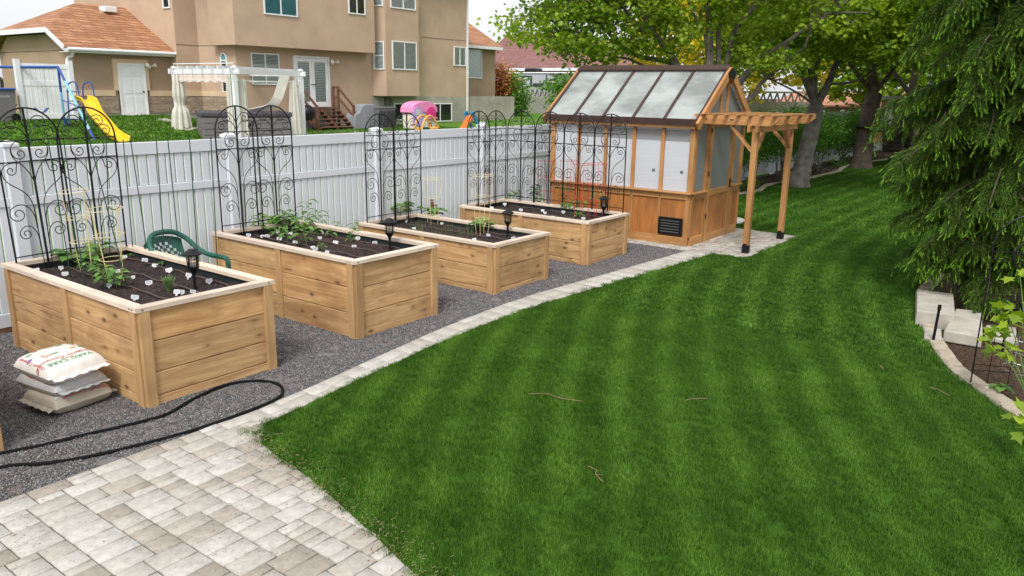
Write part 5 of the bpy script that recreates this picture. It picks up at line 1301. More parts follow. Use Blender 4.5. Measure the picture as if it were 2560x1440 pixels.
# edging stones of the hedge bed
def edge_run(name,poly,w_,h,label,L=.5,gap=.02,z=0,cat='edging stone',grp='',mat='conclight',rough=.01,offx=0.):
    acc=[]; 
    # resample polyline
    P=[Vector((a,b,0)) for a,b in poly]; seg=[]; cur=P[0]; i=1; d=0
    pts=[P[0]]; 
    while i<len(P):
        v=P[i]-cur
        if v.length<L: 
            cur_=P[i]; i+=1
            if i>=len(P): break
            # continue across the corner
            rem=L-v.length; v2=P[i]-cur_
            if v2.length<1e-6: continue
            cur=cur_+v2.normalized()*rem; pts.append(cur.copy())
        else: cur=cur+v.normalized()*L; pts.append(cur.copy())
    for k,(a,b) in enumerate(zip(pts,pts[1:])):
        m=MB(); u=(b-a).normalized(); c=(a+b)/2
        m.box((0,0,0),((b-a).length-gap,w_,h),None,min(.018,h*.25))
        m.v=[(x+random.uniform(-rough,rough),y+random.uniform(-rough,rough),zz+random.uniform(-rough,rough)*.6) for x,y,zz in m.v]
        o=m.build(name,mat); o.location=(c.x,c.y,z+h/2-.01); o.rotation_euler=(0,0,math.atan2(u.y,u.x)); tag(o,label,cat,grp)
MT['edgestone']=plain('weathered_edging_stone',(.36,.31,.24),.9,.25,9,bmp=.6,spec=.2)
edge_run('edging_stone',[(a,b+.05) for a,b in BEDG[:-1]],.12,.075,'weathered buff edging stone between the far lawn and the hedge bed',.62,.02,0,grp='buff edging stones of the hedge bed',mat='edgestone')
edge_run('border_block',[(a+.03,b-.075) for a,b in REDGE[1:13]],.15,.075,'pale tumbled border block between the lawn and the spruce bed',.235,.012,-.02,grp='pale border blocks beside the spruce bed',mat='edgestone',rough=.006)
# bird house on the third trunk
bh=thing('bird_house','small orange wooden bird house strapped to the straight trunk',"bird house",W3(2193,350,D2-.6))
m=MB(); m.box((0,0,.1),(.22,.24,.34),None,.005); m.build('box','stainX',bh)
m=MB(); m.bar((0,-.19,.30),(0,.19,.30),.34,.03,(.5,0,1)); m.build('roof','grey',bh)
m=MB(); m.lathe([(.36,-.03),(.36,.03)],tuple(Vector(W3(2166,318,D2))-Vector(bh.location)),14); m.build('strap','black',bh)
# ================================================================== SPRUCE
def spruce():
    base=Vector((7.95,-4.42,-.03)); t=thing('spruce_tree','large drooping spruce tree at the right edge of the lawn','tree',tuple(base))
    rg=np.random.default_rng(77)
    m=MB(); m.tube([base+Vector((-.03,-.02,-.1)),base+Vector((0,0,.15)),base+Vector((.10,-.06,1.2)),base+Vector((.16,-.10,2.5)),base+Vector((.18,-.1,5)),base+Vector((.18,-.1,8))],[.21,.16,.14,.125,.10,.06],12); m.build('trunk','barkdark',t,world=True,smooth=True)
    # foliage
    NV=[];NT=[];TV=[];TT=[]; mb=MB()
    NB=46
    def brush(p,d,L,r,tipped):
        """needle brush along d"""
        n=int(48*L/.12)+8; u=rg.uniform(0,1,n); a=rg.uniform(0,2*np.pi,n)
        d=d/np.linalg.norm(d); e1=np.cross(d,[0,0,1.]); e1/=np.linalg.norm(e1)+1e-9; e2=np.cross(d,e1)
        dirn=(np.cos(a)[:,None]*e1+np.sin(a)[:,None]*e2)*.85+d*.75; dirn/=np.linalg.norm(dirn,axis=1,keepdims=True)
        root=p+u[:,None]*L*d; tip=root+dirn*(r*rg.uniform(.7,1.2,n))[:,None]; sd=np.cross(dirn,d); sd/=np.linalg.norm(sd,axis=1,keepdims=True)+1e-9; sd*=.0036
        NV.append(np.stack([root-sd,root+sd,tip],1).reshape(-1,3)); NT.append(np.repeat(np.clip(rg.uniform(0,.5,n)+.35*u,0,1),3))
        if tipped:
            L2=rg.uniform(.04,.08); n=40; u=rg.uniform(0,1,n); a=rg.uniform(0,2*np.pi,n); d2=d+rg.normal(0,.15,3)+np.array([0,0,.15]); d2/=np.linalg.norm(d2)
            dirn=(np.cos(a)[:,None]*e1+np.sin(a)[:,None]*e2)*.6+d2*.8; root=p+d*L+u[:,None]*L2*d2; tip=root+dirn*.020; sd=np.cross(dirn,d2); sd/=np.linalg.norm(sd,axis=1,keepdims=True)+1e-9; sd*=.0045
            TV.append(np.stack([root-sd,root+sd,tip],1).reshape(-1,3)); TT.append(np.repeat(rg.uniform(0,1,n),3))
    def cam_side(az): return math.cos(az)*(-.65)+math.sin(az)*(.1)
    z=.55; k=0
    while z<4.9:
        nb=8 
        for j in range(nb):
            az=rg.uniform(0,2*math.pi); Lb=(1.13+.17*rg.normal()) if z>1 else 1.0+.15*rg.normal()
            # towards -x/+y (lawn side) branches reach farther
            Lb*=1+.16*math.cos(az+R(53))
            if z<1.6: Lb*=.84
            Lb=max(.6,min(1.6,Lb)); u=np.array([math.cos(az),math.sin(az),0]); sdv=np.array([-u[1],u[0],0])
            org=np.array(base)+np.array([.1,-.06,0])+np.array([0,0,z+rg.uniform(-.12,.12)])
            rise=rg.uniform(.05,.22); drp=rg.uniform(.30,.55)
            f=lambda s: org+u*(Lb*s)+np.array([0,0,Lb*(rise*s-drp*s*s)])+sdv*.08*math.sin(3*s+j)
            N_=11; P=[f(i/N_) for i in range(N_+1)]; mb.tube([tuple(q) for q in P],[.015*(1-.8*i/N_)+.002 for i in range(N_+1)],5,False)
            for i in range(2,N_+1):
                s=i/N_
                brush(f(s-1/N_),f(s)-f(s-1/N_),Lb/N_,.028,False)
                for sg in (-1,1):
                    for rep in range(2):
                        if rg.random()<.08: continue
                        p=f(s-rg.uniform(0,.08)); ll=rg.uniform(.14,.30)*(1.2-.6*abs(s-.55)); dd=sdv*sg*rg.uniform(.4,1.)+u*rg.uniform(.2,.7); dd/=np.linalg.norm(dd)
                        q=p+dd*ll*.55+np.array([0,0,-ll*rg.uniform(.0,.35)]); q2=q+dd*ll*.22+np.array([0,0,-ll*rg.uniform(.5,1.1)])
                        brush(p,q-p,np.linalg.norm(q-p),.028,False); brush(q,q2-q,np.linalg.norm(q2-q),.027,rg.random()<.30+.35*s)
                        for h in range(3):
                            pp=p+(q-p)*rg.uniform(.1,1); h_=np.array([rg.normal(0,.22),rg.normal(0,.22),-1.])+dd*rg.uniform(0,.6); brush(pp,h_,rg.uniform(.07,.18),.026,rg.random()<.22+.35*s)
            brush(f(.93),f(1.)-f(.93),.14,.02,True)
        z+=.19
    mb.build('branches','barkdark',t,world=True,smooth=True)
    V=np.concatenate(NV); npmesh('needles',V,np.full(len(V)//3,3),np.arange(len(V)),'needle',np.concatenate(NT),t,loc=base)
    V=np.concatenate(TV); npmesh('new_growth',V,np.full(len(V)//3,3),np.arange(len(V)),'needletip',np.concatenate(TT),t,loc=base)
spruce()
# ================================================================== SPRUCE BED
def blockthing(label,pts,z0,z1,mat='conclight',name='concrete_step',jit=.0):
    m=MB(); c=Vector((sum(p[0] for p in pts)/len(pts),sum(p[1] for p in pts)/len(pts),z0)); m.prism([(p[0]-c.x,p[1]-c.y) for p in pts],0,z1-z0); o=m.build(name,mat); o.location=c
    b=o.modifiers.new('soft','BEVEL'); b.width=.012; b.segments=2; return tag(o,label,'step','concrete steps at the foot of the spruce')
def quadpx(l,z): return [tuple(atz(x,y,z)[:2]) for x,y in l]
blockthing('upper pale concrete step block directly under the spruce branches',quadpx([(2292,776),(2388,787),(2384,734),(2293,722)],.17),-.02,.17)
blockthing('lower pale concrete step block to the right of the upper one',quadpx([(2360,826),(2457,842),(2455,778),(2390,771)],.10),-.02,.10)
blockthing('low flat paver half hidden by the wire trellis',quadpx([(2462,840),(2545,856),(2540,818),(2465,812)],.03),-.02,.03,name='flat_paver')
blockthing('small rough stone left of the lower step',quadpx([(2310,842),(2355,850),(2354,822),(2312,818)],.05),-.02,.05,name='rough_stone')
p=atz(2331,860,0); t=thing('sprinkler_riser','black sprinkler riser pipe standing beside the border blocks','sprinkler',tuple(p)); m=MB(); m.tube([(0,0,-.02),(.02,-.01,.36)],.0135,8); m.build('pipe','rubber',t); m=MB(); m.tube([(.02,-.01,.355),(.0215,-.011,.41)],.018,8); m.build('nozzle','black',t)
# star trellis
ps=atz(2425,965,0); pe=ps+np.array([.52,-.62,0])*1.0
t=thing('star_trellis','tall black wire trellis with a star medallion at the right edge','trellis',tuple(ps)); ux=Vector((.42,-.90,0)).normalized(); Wd=.58; Hs=1.52
m=MB(); 
def SP(u,z): return ux*u+Vector((0,0,z))
m.tube([SP(0,-.05),SP(0,Hs-Wd/2)],.006,6); m.build('side_pole','black',t); m=MB(); m.tube([SP(Wd,-.05),SP(Wd,Hs-Wd/2)],.006,6); m.build('side_pole','black',t)
m=MB(); m.tube([SP(Wd/2+Wd/2*math.cos(a),Hs-Wd/2+Wd/2*math.sin(a)) for a in [math.pi*i/18 for i in range(19)]],.006,6); m.build('arch','black',t)
for u in (.13,.29,.45): m=MB(); m.tube([SP(u,-.02),SP(u,Hs-.30 if u==.29 else Hs-.38)],.0035,5); m.build('upright_wire','black',t)
for z in (.15,.20,.72,.82,1.13,1.20): m=MB(); m.tube([SP(0,z),SP(Wd,z)],.0035,5); m.build('cross_wire','black',t)
m=MB(); cz=1.17; m.tube([SP(.29+.125*math.cos(2*math.pi*i/24),cz+.125*math.sin(2*math.pi*i/24)) for i in range(25)],.007,6,False)
m.build('ring','black',t); m=MB(); st=[SP(.29+(.105 if i%2==0 else .042)*math.sin(math.pi*i/5),cz+(.105 if i%2==0 else .042)*math.cos(math.pi*i/5)) for i in range(10)]
nrm=ux.cross(Vector((0,0,1)))*.012
m.add([SP(.29,cz)+nrm,SP(.29,cz)-nrm]+st,[(0,2+i,2+(i+1)%10) for i in range(10)]+[(1,2+(i+1)%10,2+i) for i in range(10)]); m.build('star','black',t)
c=atz(2540,930,0); cage(tuple(c),(.10,.17),.28,[(.03,.12),(.24,.16)],'steel','galvanised wire cage leaning in the spruce bed beside the star trellis','wire cages at right',tilt=(R(8),R(-6)))
t=thing('path_light','slim black path light behind the star trellis','lantern',tuple(atz(2505,880,0))); m=MB(); m.tube([(0,0,0),(0,0,.38)],.011,8); m.build('pole','black',t); m=MB(); m.lathe([(.03,.36),(.035,.44),(.012,.455)],(0,0,0),12); m.build('lamp_head','black',t)
plant('seedling','small leafy seedling beside a grey tag in the spruce bed','plant',atz(2500,985,0),.06,6,.10,.07,fan=.3)
o=proto.copy(); COL.objects.link(o); o.location=Vector(atz(2472,985,.0)); tag(o,'grey-white plant tag in the spruce bed below the trellis','plant marker'); o['group']=''; del o['group']
def sapling(label,base,clusters,size,seed,mat='leaf_maple'):
    rg=np.random.default_rng(seed); t=thing('maple_sapling',label,'sapling',tuple(base)); m=MB(); P=[]
    for (x,y,D,n,s) in clusters:
        c=np.array(W3(x,y,D)); m.tube([base,(np.array(base)+c)/2+np.array([0,0,.05]),c],[.006,.005,.003],5); P.append(c+rg.normal(0,1,(n,3))*np.array([s,s,s*.5]))
    m.build('stem','stem',t,world=True); P=np.concatenate(P); V,cn,ix,tt=leaves(P,size,MAPLE,.5,rg.uniform(.2,1,len(P)),.1); npmesh('foliage',V,cn,ix,mat,tt,t,loc=base)
sapling('young maple sapling with bright lobed leaves at the right edge',atz(2575,1010,0),[(2520,790,6.4,9,.07),(2500,830,6.4,7,.06),(2550,770,6.4,9,.08),(2515,880,6.3,6,.05),(2555,830,6.4,12,.09),(2550,690,6.4,4,.05),(2490,870,6.4,3,.03)],.115,3)
sapling('few bright maple leaves low at the right edge of the photo',atz(2590,1090,0),[(2545,1035,5.4,5,.05),(2560,1060,5.4,5,.05)],.10,4)
# ================================================================== NEIGHBOUR HOUSE
GYp=25.4; FYp=22.9
HS=thing('house','two-storey tan stucco house with orange shingle garage behind the white fence','house',(20,23,.6))
def hb(m,name,mat,par=HS,**k): return m.build(name,mat,par,world=True,**k)
LOC_=LOC
def X_at(px,Y,py=200): return float(atY(px,py,Y)[0])
# main footprint (front corners by photo column)
xA=X_at(430,GYp,200)                      # garage meets the house
pA=(xA,GYp+.0); 
pB0=(xA,24.9); xB=X_at(498,24.9,150); pC=(X_at(534,24.3,150),24.3); xD=X_at(588,FYp,150)
pD=(xD,FYp); xR=X_at(1168,FYp,150)
zT=8.2
foot=[(xA,33.),(xA,24.9),(xB,24.9),pC,pD,(xR,FYp),(xR,33.)]
zf=2.04
m=MB(); m.prism(foot,gz(20,23)-.3 if False else .3,zf); hb(m,'foundation','conc')
m=MB(); m.prism([(xA-.0,33.),(xA,24.88),(xB+.0,24.88),(pC[0]-.0,pC[1]-.02),(xD,FYp-.02),(xD+ (X_at(929,FYp)-xD),FYp-.02),(X_at(929,FYp),33)],1.15,zT); hb(m,'wall','stucco')
m=MB(); m.prism([(X_at(929,FYp)-.1,FYp+.02),(xR,FYp),(xR,33.),(X_at(929,FYp)-.1,33)],zf,zT); hb(m,'wall','stucco')
# brick and trim bands on the left part
def band(pts,z0,z1,out,name,mat):
    for (a,b) in zip(pts,pts[1:]):
        a=Vector((*a,0)); b=Vector((*b,0)); d=(b-a).normalized(); n=Vector((d.y,-d.x,0)); m=MB()
        m.slab([a+n*out+Vector((0,0,z0)),b+n*out+Vector((0,0,z0)),b+n*out+Vector((0,0,z1)),a+n*out+Vector((0,0,z1))],-n*(out+.01)); hb(m,name,mat)
lft=[(xA,24.88),(xB,24.88),(pC[0],pC[1]-.02),(xD,FYp-.02)]
zb0,zb1,zt1=float(atY(440,284,24.9)[2]),float(atY(440,240,24.9)[2]),float(atY(440,227,24.9)[2])
band(lft,zb0,zb1,.05,'brick_band','brick'); band(lft,zb1,zt1,.07,'trim_band','trim')
band(lft,.3,zb0,.03,'foundation','conc')
# roof of the main house (above the picture)
m=MB(); cx=(xA+xR)/2; m.slab([(xA-.5,22.2,zT),(xR+.5,22.2,zT),(xR-5,28,zT+2.2),(xA+5,28,zT+2.2)],(0,0,.1)); m.slab([(xA-.5,33.6,zT),(xR+.5,33.6,zT),(xR-5,28,zT+2.2),(xA+5,28,zT+2.2)],(0,0,.1)); m.slab([(xA-.5,22.2,zT),(xA-.5,33.6,zT),(xA+5,28,zT+2.2)],(0,0,.1)); m.slab([(xR+.5,22.2,zT),(xR+.5,33.6,zT),(xR-5,28,zT+2.2)],(0,0,.1)); hb(m,'roof','shingle')
MT['jointline']=plain('stucco_joint',(.26,.18,.13),.9)
zj=float(atY(470,112,24.9)[2])
for (a_,b_) in zip(lft,lft[1:]):
    A_=Vector((*a_,zj)); B_=Vector((*b_,zj)); m=MB(); m.bar(A_,B_,.03,.02); hb(m,'control_joint','jointline')
m=MB(); m.bar((float(atY(1052,92,FYp)[0]),FYp-.0,float(atY(1052,92,FYp)[2])),(xR-.1,FYp-.0,float(atY(1052,92,FYp)[2])),.02,.02); hb(m,'control_joint','jointline')
# overhanging upper storey
OY=22.3; xo0=X_at(588,OY,110); xo1=X_at(938,OY,130); zo=float(atY(600,112,OY)[2])
m=MB(); m.prism([(xo0,OY),(xo1,OY),(xo1,24),(xo0,24)],zo,zT-.02); hb(m,'upper_storey','stucco')
# bay
a=X_at(929,FYp-.01,200); f0=X_at(966,22.35,200); f1=X_at(1048,22.35,200)
zbay=float(atY(1000,240,22.35)[2])
bay=[(a,FYp+.05),(f0,22.35),(f1,22.35),(f1+.45,FYp+.05)]
m=MB(); m.prism(bay,zbay,zT-.04); hb(m,'bay','stucco')
# garage
gx0=float(atY(188,200,GYp)[0]); ge=.40
zg=float(atY(190,125,GYp)[2])+.0; ygb=31.8
m=MB(); m.prism([(gx0,GYp),(xA-.002,GYp),(xA-.002,ygb),(gx0,ygb)],.5,zg); hb(m,'garage_wall','stucco_dark')
gpts=[(gx0,GYp),(xA,GYp)]
zq0,zq1,zq2=float(atY(300,283,GYp)[2]),float(atY(300,240,GYp)[2]),float(atY(300,226,GYp)[2])
xd0,xd1=X_at(300,GYp,230),X_at(360,GYp,230)
band([(gx0,GYp-.0),(xd0-.12,GYp)],zq0,zq1,.05,'brick_band','brick'); band([(xd1+.12,GYp),(xA,GYp)],zq0,zq1,.05,'brick_band','brick')
band([(gx0,GYp),(xd0-.2,GYp)],zq1,zq2,.07,'trim_band','trim'); band([(xd1+.2,GYp),(xA,GYp)],zq1,zq2,.07,'trim_band','trim')
band([(gx0,GYp),(xA,GYp)],.5,zq0,.03,'foundation','conc')
# garage roof : ridge along X with clipped gable on the left
Yr=(GYp+ygb)/2; zr0=float(atY(200,9,Yr)[2]); xr0=float(atY(186,8,Yr)[0]); ze0=float(atY(300,122,GYp-ge)[2]); xe0=float(atY(160,118,GYp-ge)[0])
clip=atX(112,62,xe0); tcl=(clip[1]-(GYp-ge))/(Yr-(GYp-ge)); zcl=ze0+(zr0-ze0)*tcl; ycl=GYp-ge+(Yr-(GYp-ge))*tcl
ycl2=2*Yr-ycl; yb=2*Yr-(GYp-ge)
m=MB(); U=Vector((0,0,-.06))
m.slab([(xe0,GYp-ge,ze0),(xA+.0,GYp-ge,ze0),(xA+.0,Yr,zr0),(xr0,Yr,zr0),(xe0,ycl,zcl)],U)
m.slab([(xe0,yb,ze0),(xA,yb,ze0),(xA,Yr,zr0),(xr0,Yr,zr0),(xe0,ycl2,zcl)],U)
m.slab([(xe0,ycl,zcl),(xr0,Yr,zr0),(xe0,ycl2,zcl)],U); hb(m,'garage_roof','shingle')
m=MB(); 
for p,q in (((xe0-.01,GYp-ge,ze0-.06),(xe0-.01,ycl,zcl-.06)),((xe0-.01,ycl,zcl-.06),(xe0-.01,ycl2,zcl-.06)),((xe0-.01,ycl2,zcl-.06),(xe0-.01,yb,ze0-.06))): m.bar(p,q,.03,.18)
m.bar((xe0,GYp-ge+.02,ze0-.12),(xA,GYp-ge+.02,ze0-.12),.03,.16)
hb(m,'fascia','whitepaint')
m=MB(); m.slab([(xe0,GYp-ge,ze0-.2),(xA,GYp-ge,ze0-.2),(xA,GYp,ze0-.2),(xe0,GYp,ze0-.2)],(0,0,.02)); hb(m,'soffit','whitepaint')
m=MB(); m.tube([(xe0+.1,GYp-ge-.05,ze0-.09),(xA+.02,GYp-ge-.05,ze0-.09)],.065,8); hb(m,'gutter','whitepaint',smooth=True)
m=MB(); m.slab([(gx0-.0,GYp,zg-.02),(gx0,ycl,zcl-.15),(gx0,ycl2,zcl-.15),(gx0,ygb,zg-.02)],(.1,0,0)); hb(m,'gable_wall','stucco_dark')
m=MB(); q=atY(182,130,GYp-ge+.1); m.tube(smooth([tuple(q),tuple(atY(180,140,GYp-.2)),tuple(atY(168,148,GYp-.12)),tuple(atY(171,200,GYp-.1)),(float(atY(171,200,GYp-.1)[0]),GYp-.1,1.3)]),.05,8); hb(m,'downspout','whitepaint',smooth=True)
m=MB(); c=atY(270,23,29.2); yv=28.0; zv=ze0+(zr0-ze0)*(yv-(GYp-ge))/(Yr-(GYp-ge)); xv=float(atY(270,23,yv)[0]); m.box((xv,yv,zv+.12),(.5,.5,.22),None,.02); hb(m,'roof_vent','whitepaint')
# downspout on the right corner of the house
m=MB(); m.box((xR-.05,FYp-.06,(1.0+zT)/2),(.09,.07,zT-1.0)); hb(m,'downspout','whitepaint')
# right wing with hip roof
WY=25.0; xw0=xR; xw1=X_at(1238,WY,200); zw=float(atY(1210,118,WY)[2]); zwb=float(atY(1210,238,WY)[2])
m=MB(); m.prism([(xw0,WY),(xw1,WY),(xw1,33),(xw0,33)],.6,zw); hb(m,'wing_wall','stucco_dark')
xe=X_at(1257,WY-.5,118); zew=float(atY(1257,118,WY-.5)[2]); ap=atY(1172,57,29.)
m=MB(); m.slab([(xw0-.5,WY-.5,zew),(xe,WY-.5,zew),(float(ap[0]),29,float(ap[2])),(xw0-.5,29,float(ap[2]))],(0,0,-.06)); m.slab([(xe,WY-.5,zew),(xe,33,zew),(float(ap[0]),29,float(ap[2]))],(0,0,-.06)); hb(m,'wing_roof','shingle')
m=MB(); m.bar((xw0,WY-.5,zew-.1),(xe,WY-.5,zew-.1),.04,.16); m.bar((xe,WY-.5,zew-.1),(xe,33,zew-.1),.04,.16); hb(m,'fascia','whitepaint')
# concrete retaining wall
xc=float(atY(1281,242,FYp+.2)[0]); rw=MB(); zc_=float(atY(1220,241,FYp+.2)[2]); rw.box(((xR+xc)/2+.03,FYp+.2,(zc_+.3)/2),(xc-xR,.25,zc_-.3)); o=rw.build('retaining_wall','conc'); tag(o,'stained grey concrete retaining wall to the right of the tan house','wall')
# windows ------------------------------------------------------------
def window(px0,py0,px1,py1,Y,name='window',split=1,blind=True,frame=.05,par=HS,curt=None,arch=False,hsplit=False,wallp=None):
    if wallp is None:
        ym=(py0+py1)/2; xm=(px0+px1)/2
        A=atY(px0,ym,Y); B=atY(px1,ym,Y); x0,x1=float(A[0]),float(B[0]); z1=float(atY(xm,py0,Y)[2]); z0=float(atY(xm,py1,Y)[2])
        O=Vector((x0,Y,z0)); r=Vector((1,0,0)); Wd=x1-x0; Ht=z1-z0; n=Vector((0,-1,0))
    else: O,r,n,Wd,Ht=wallp
    up=Vector((0,0,1))
    def pt(u,v,d=0): return O+r*u+up*v+n*d
    f=MB(); fr=frame
    for (a,b) in ((pt(0,fr/2,.02),pt(Wd,fr/2,.02)),(pt(0,Ht-fr/2,.02),pt(Wd,Ht-fr/2,.02))): f.bar(a,b,.05,fr)
    for u in (fr/2,Wd-fr/2): f.bar(pt(u,fr,.0205),pt(u,Ht-fr,.0205),.05,fr,tuple(n)) if False else f.bar(pt(u,fr,.0205),pt(u,Ht-fr,.0205),fr,.05,tuple(n))
    if split: f.bar(pt(Wd*.5,fr,.018),pt(Wd*.5,Ht-fr,.018),fr*.9,.04,tuple(n))
    if hsplit: f.bar(pt(fr,Ht*.5,.018),pt(Wd-fr,Ht*.5,.018),.04,fr*.9)
    fo=hb(f,name,'whitepaint',par)
    LOC[fo.name]=LOC[par.name]
    g=MB(); g.slab([pt(fr,fr,.012),pt(Wd-fr,fr,.012),pt(Wd-fr,Ht-fr,.012),pt(fr,Ht-fr,.012)],-n*.004); hb(g,'pane','glass',fo)
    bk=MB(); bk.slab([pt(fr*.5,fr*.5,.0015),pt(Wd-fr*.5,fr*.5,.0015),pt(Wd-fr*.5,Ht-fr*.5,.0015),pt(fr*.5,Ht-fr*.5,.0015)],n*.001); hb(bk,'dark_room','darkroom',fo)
    if blind:
        b=MB(); k=max(4,int((Ht-2*fr)/.055))
        if curt: b.slab([pt(fr,fr,.004),pt(Wd-fr,fr,.004),pt(Wd-fr,Ht-fr,.004),pt(fr,Ht-fr,.004)],n*.002)
        else:
            for i in range(k): v=fr+(Ht-2*fr)*(i+.5)/k; b.bar(pt(fr+.01,v,.006),pt(Wd-fr-.01,v,.006),.004,(Ht-2*fr)/k*.72)
        hb(b,'curtain' if curt else 'blind',curt or 'blind',fo)
    return fo
e=.001
MT['curtgreen']=plain('pale_green_curtain',(.42,.50,.42),.9); MT['curtblue']=plain('teal_room_wall',(.10,.30,.36),.9); MT['curttan']=plain('tan_paper_in_window',(.50,.38,.20),.9)
window(658,-30,742,39,OY-e,curt='curtblue'); window(870,-20,912,36,OY-e,blind=False)
window(628,133,698,212,FYp-.025,); 
window(975,-20,1038,23,22.35-e); window(980,104,1041,175,22.35-e)
window(1134,117,1164,165,FYp-e); window(1169,123,1204,196,WY-e,split=0,curt='curtgreen'); 
window(985,258,1027,300,FYp-e,blind=False); window(1070,258,1129,304,FYp-e,blind=False)
# bay side windows on the slanted face
bd=Vector((f0-a,22.35-FYp-.05,0)); Lb=bd.length; bu=bd.normalized(); bn=Vector((bu.y,-bu.x,0))
for (za,zb_) in ((float(atY(950,174,22.6)[2]),float(atY(950,103,22.6)[2])),(float(atY(950,16,22.6)[2]),float(atY(950,-40,22.6)[2]))):
    O=Vector((a,FYp+.05,0))+bu*(Lb*.22)+Vector((0,0,za))+bn*.002; window(0,0,0,0,0,wallp=(O,bu,bn,Lb*.68,zb_-za),split=0,hsplit=True)
# narrow window on the left wall of the house and arched window on the step-in wall
O=Vector((xA-e,25.55,float(atY(436,22,25.2)[2]))); window(0,0,0,0,0,wallp=(O,Vector((0,-1,0)),Vector((-1,0,0)),.5,1.5),split=0,blind=False)
dv=Vector((xD-pC[0],FYp-pC[1],0)); du=dv.normalized(); dn=Vector((du.y,-du.x,0)); zz0,zz1=float(atY(565,231,23.6)[2]),float(atY(562,150,23.6)[2])
O=Vector((pC[0],pC[1]-.02,zz0))+du*(dv.length*.33)+dn*.004; wv=dv.length*.30; fo=window(0,0,0,0,0,wallp=(O,du,dn,wv,zz1-zz0),split=0,hsplit=True)
m=MB(); cA=O+du*wv/2+Vector((0,0,zz1-zz0)); m.tube([cA+du*(wv/2-.025)*math.cos(t_)+Vector((0,0,(wv*.62)*math.sin(t_)))+dn*.02 for t_ in [math.pi*i/12 for i in range(13)]],.028,6); hb(m,'arch_frame','whitepaint',fo)
m=MB(); m.slab([cA+du*(wv/2-.03)*math.cos(t_)+Vector((0,0,(wv*.6)*math.sin(t_)))+dn*.008 for t_ in [math.pi*i/12 for i in range(13)]],-dn*.006); hb(m,'arch_pane','curtblue',fo)
# garage side door + surround
dz0,dz1=float(atY(335,288,GYp)[2]),float(atY(330,163,GYp)[2])
m=MB(); m.box(((xd0+xd1)/2,GYp-.045,(zq2+dz1+.22)/2-.0),(xd1-xd0+.44,.09,dz1+.22-zq2+.0)); hb(m,'door_surround','trim')
dr=MB(); dr.box(((xd0+xd1)/2,GYp-.10,(dz0+dz1)/2),(xd1-xd0,.04,dz1-dz0)); dr=hb(dr,'garage_door','whitepaint'); LOC[dr.name]=LOC[HS.name]
m=MB(); w_=xd1-xd0
for r_,(a0,b0_) in enumerate(((.05,.38),(.44,.72),(.78,.93))):
    for c_ in (0,1): u=xd0+w_*(.14+.4*c_); m.box((u+w_*.16,GYp-.125,dz0+(dz1-dz0)*(a0+b0_)/2),(w_*.30,.012,(dz1-dz0)*(b0_-a0)),None,.005)
hb(m,'door_panel','whitepaint',dr); m=MB(); m.lathe([(.035,0),(.035,.03),(.0,.05)],(xd1-.08,GYp-.12,dz0+.9),8,Matrix.Rotation(R(90),3,'X')); hb(m,'door_knob','black',dr)
m=MB()
for s_ in (xd0-.03,xd1+.03): m.bar((s_,GYp-.11,dz0),(s_,GYp-.11,dz1+.06),.06,.06,(0,1,0))
m.bar((xd0,GYp-.11,dz1+.03),(xd1,GYp-.11,dz1+.03),.06,.06); hb(m,'door_frame','whitepaint')
def light(px,py,Y):
    c=Vector(atY(px,py,Y)); m=MB(); m.box(c+Vector((0,-.04,0)),(.12,.08,.12))
    for s_ in (-1,1): m.lathe([(.03,0),(.06,.08),(.075,.16),(.0,.17)],c+Vector((s_*.1,-.1,.02)),10,Matrix.Rotation(R(70),3,'X')@Matrix.Rotation(R(25*s_),3,'Y'))
    hb(m,'flood_light','cream',smooth=True)
light(371,167,GYp); light(830,158,FYp-.03)
# patio doors
x0,x1=X_at(733,FYp,200),X_at(822,FYp,200); z0,z1=float(atY(780,267,FYp)[2]),float(atY(780,141,FYp)[2])
m=MB()
for u in (x0+.04,x1-.04): m.bar((u,FYp-.05,z0),(u,FYp-.05,z1),.08,.08,(0,1,0))
m.bar((x0,FYp-.052,z1-.04),(x1,FYp-.052,z1-.04),.08,.08); fd=hb(m,'door_frame','whitepaint')
for k in (0,1):
    a0=x0+.09+(x1-x0-.18)*.5*k; b0_=a0+(x1-x0-.18)*.5-.01; m=MB(); wd=b0_-a0
    for (u0,u1,v0,v1) in ((a0,a0+.13,z0,z1-.09),(b0_-.13,b0_,z0,z1-.09),(a0+.13,b0_-.13,z0,z0+.22),(a0+.13,b0_-.13,z1-.24,z1-.09)): m.box(((u0+u1)/2,FYp-.06,(v0+v1)/2),(u1-u0,.04,v1-v0))
    d_=hb(m,'patio_door','whitepaint'); LOC[d_.name]=LOC[HS.name]
    m=MB(); m.box(((a0+b0_)/2,FYp-.05,(z0+z1)/2),(wd-.25,.006,z1-z0-.4)); hb(m,'pane','glass',d_)
    m=MB(); zt=z1-.24; kk=24
    for i in range(kk): m.box(((a0+b0_)/2,FYp-.040,z0+.24+(zt-z0-.24)*(i+.5)/kk),(wd-.27,.004,(zt-z0-.24)/kk*.75))
    hb(m,'blind','blind',d_)
    m=MB(); m.tube([(a0+(.06 if k else wd-.06),FYp-.08,z0+.95),(a0+(.06 if k else wd-.06),FYp-.14,z0+.95),(a0+(.06 if k else wd-.06)+.1,FYp-.14,z0+.95)],.02,6); hb(m,'door_handle','black',d_)
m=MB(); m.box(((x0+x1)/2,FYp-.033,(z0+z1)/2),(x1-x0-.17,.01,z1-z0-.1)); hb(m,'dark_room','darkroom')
m=MB(); c=Vector(atY(965,253,FYp)); m.box(c+Vector((0,-.06,0)),(.22,.12,.36)); m.box(c+Vector((.28,-.06,-.02)),(.16,.1,.3)); hb(m,'meter_box','grey')
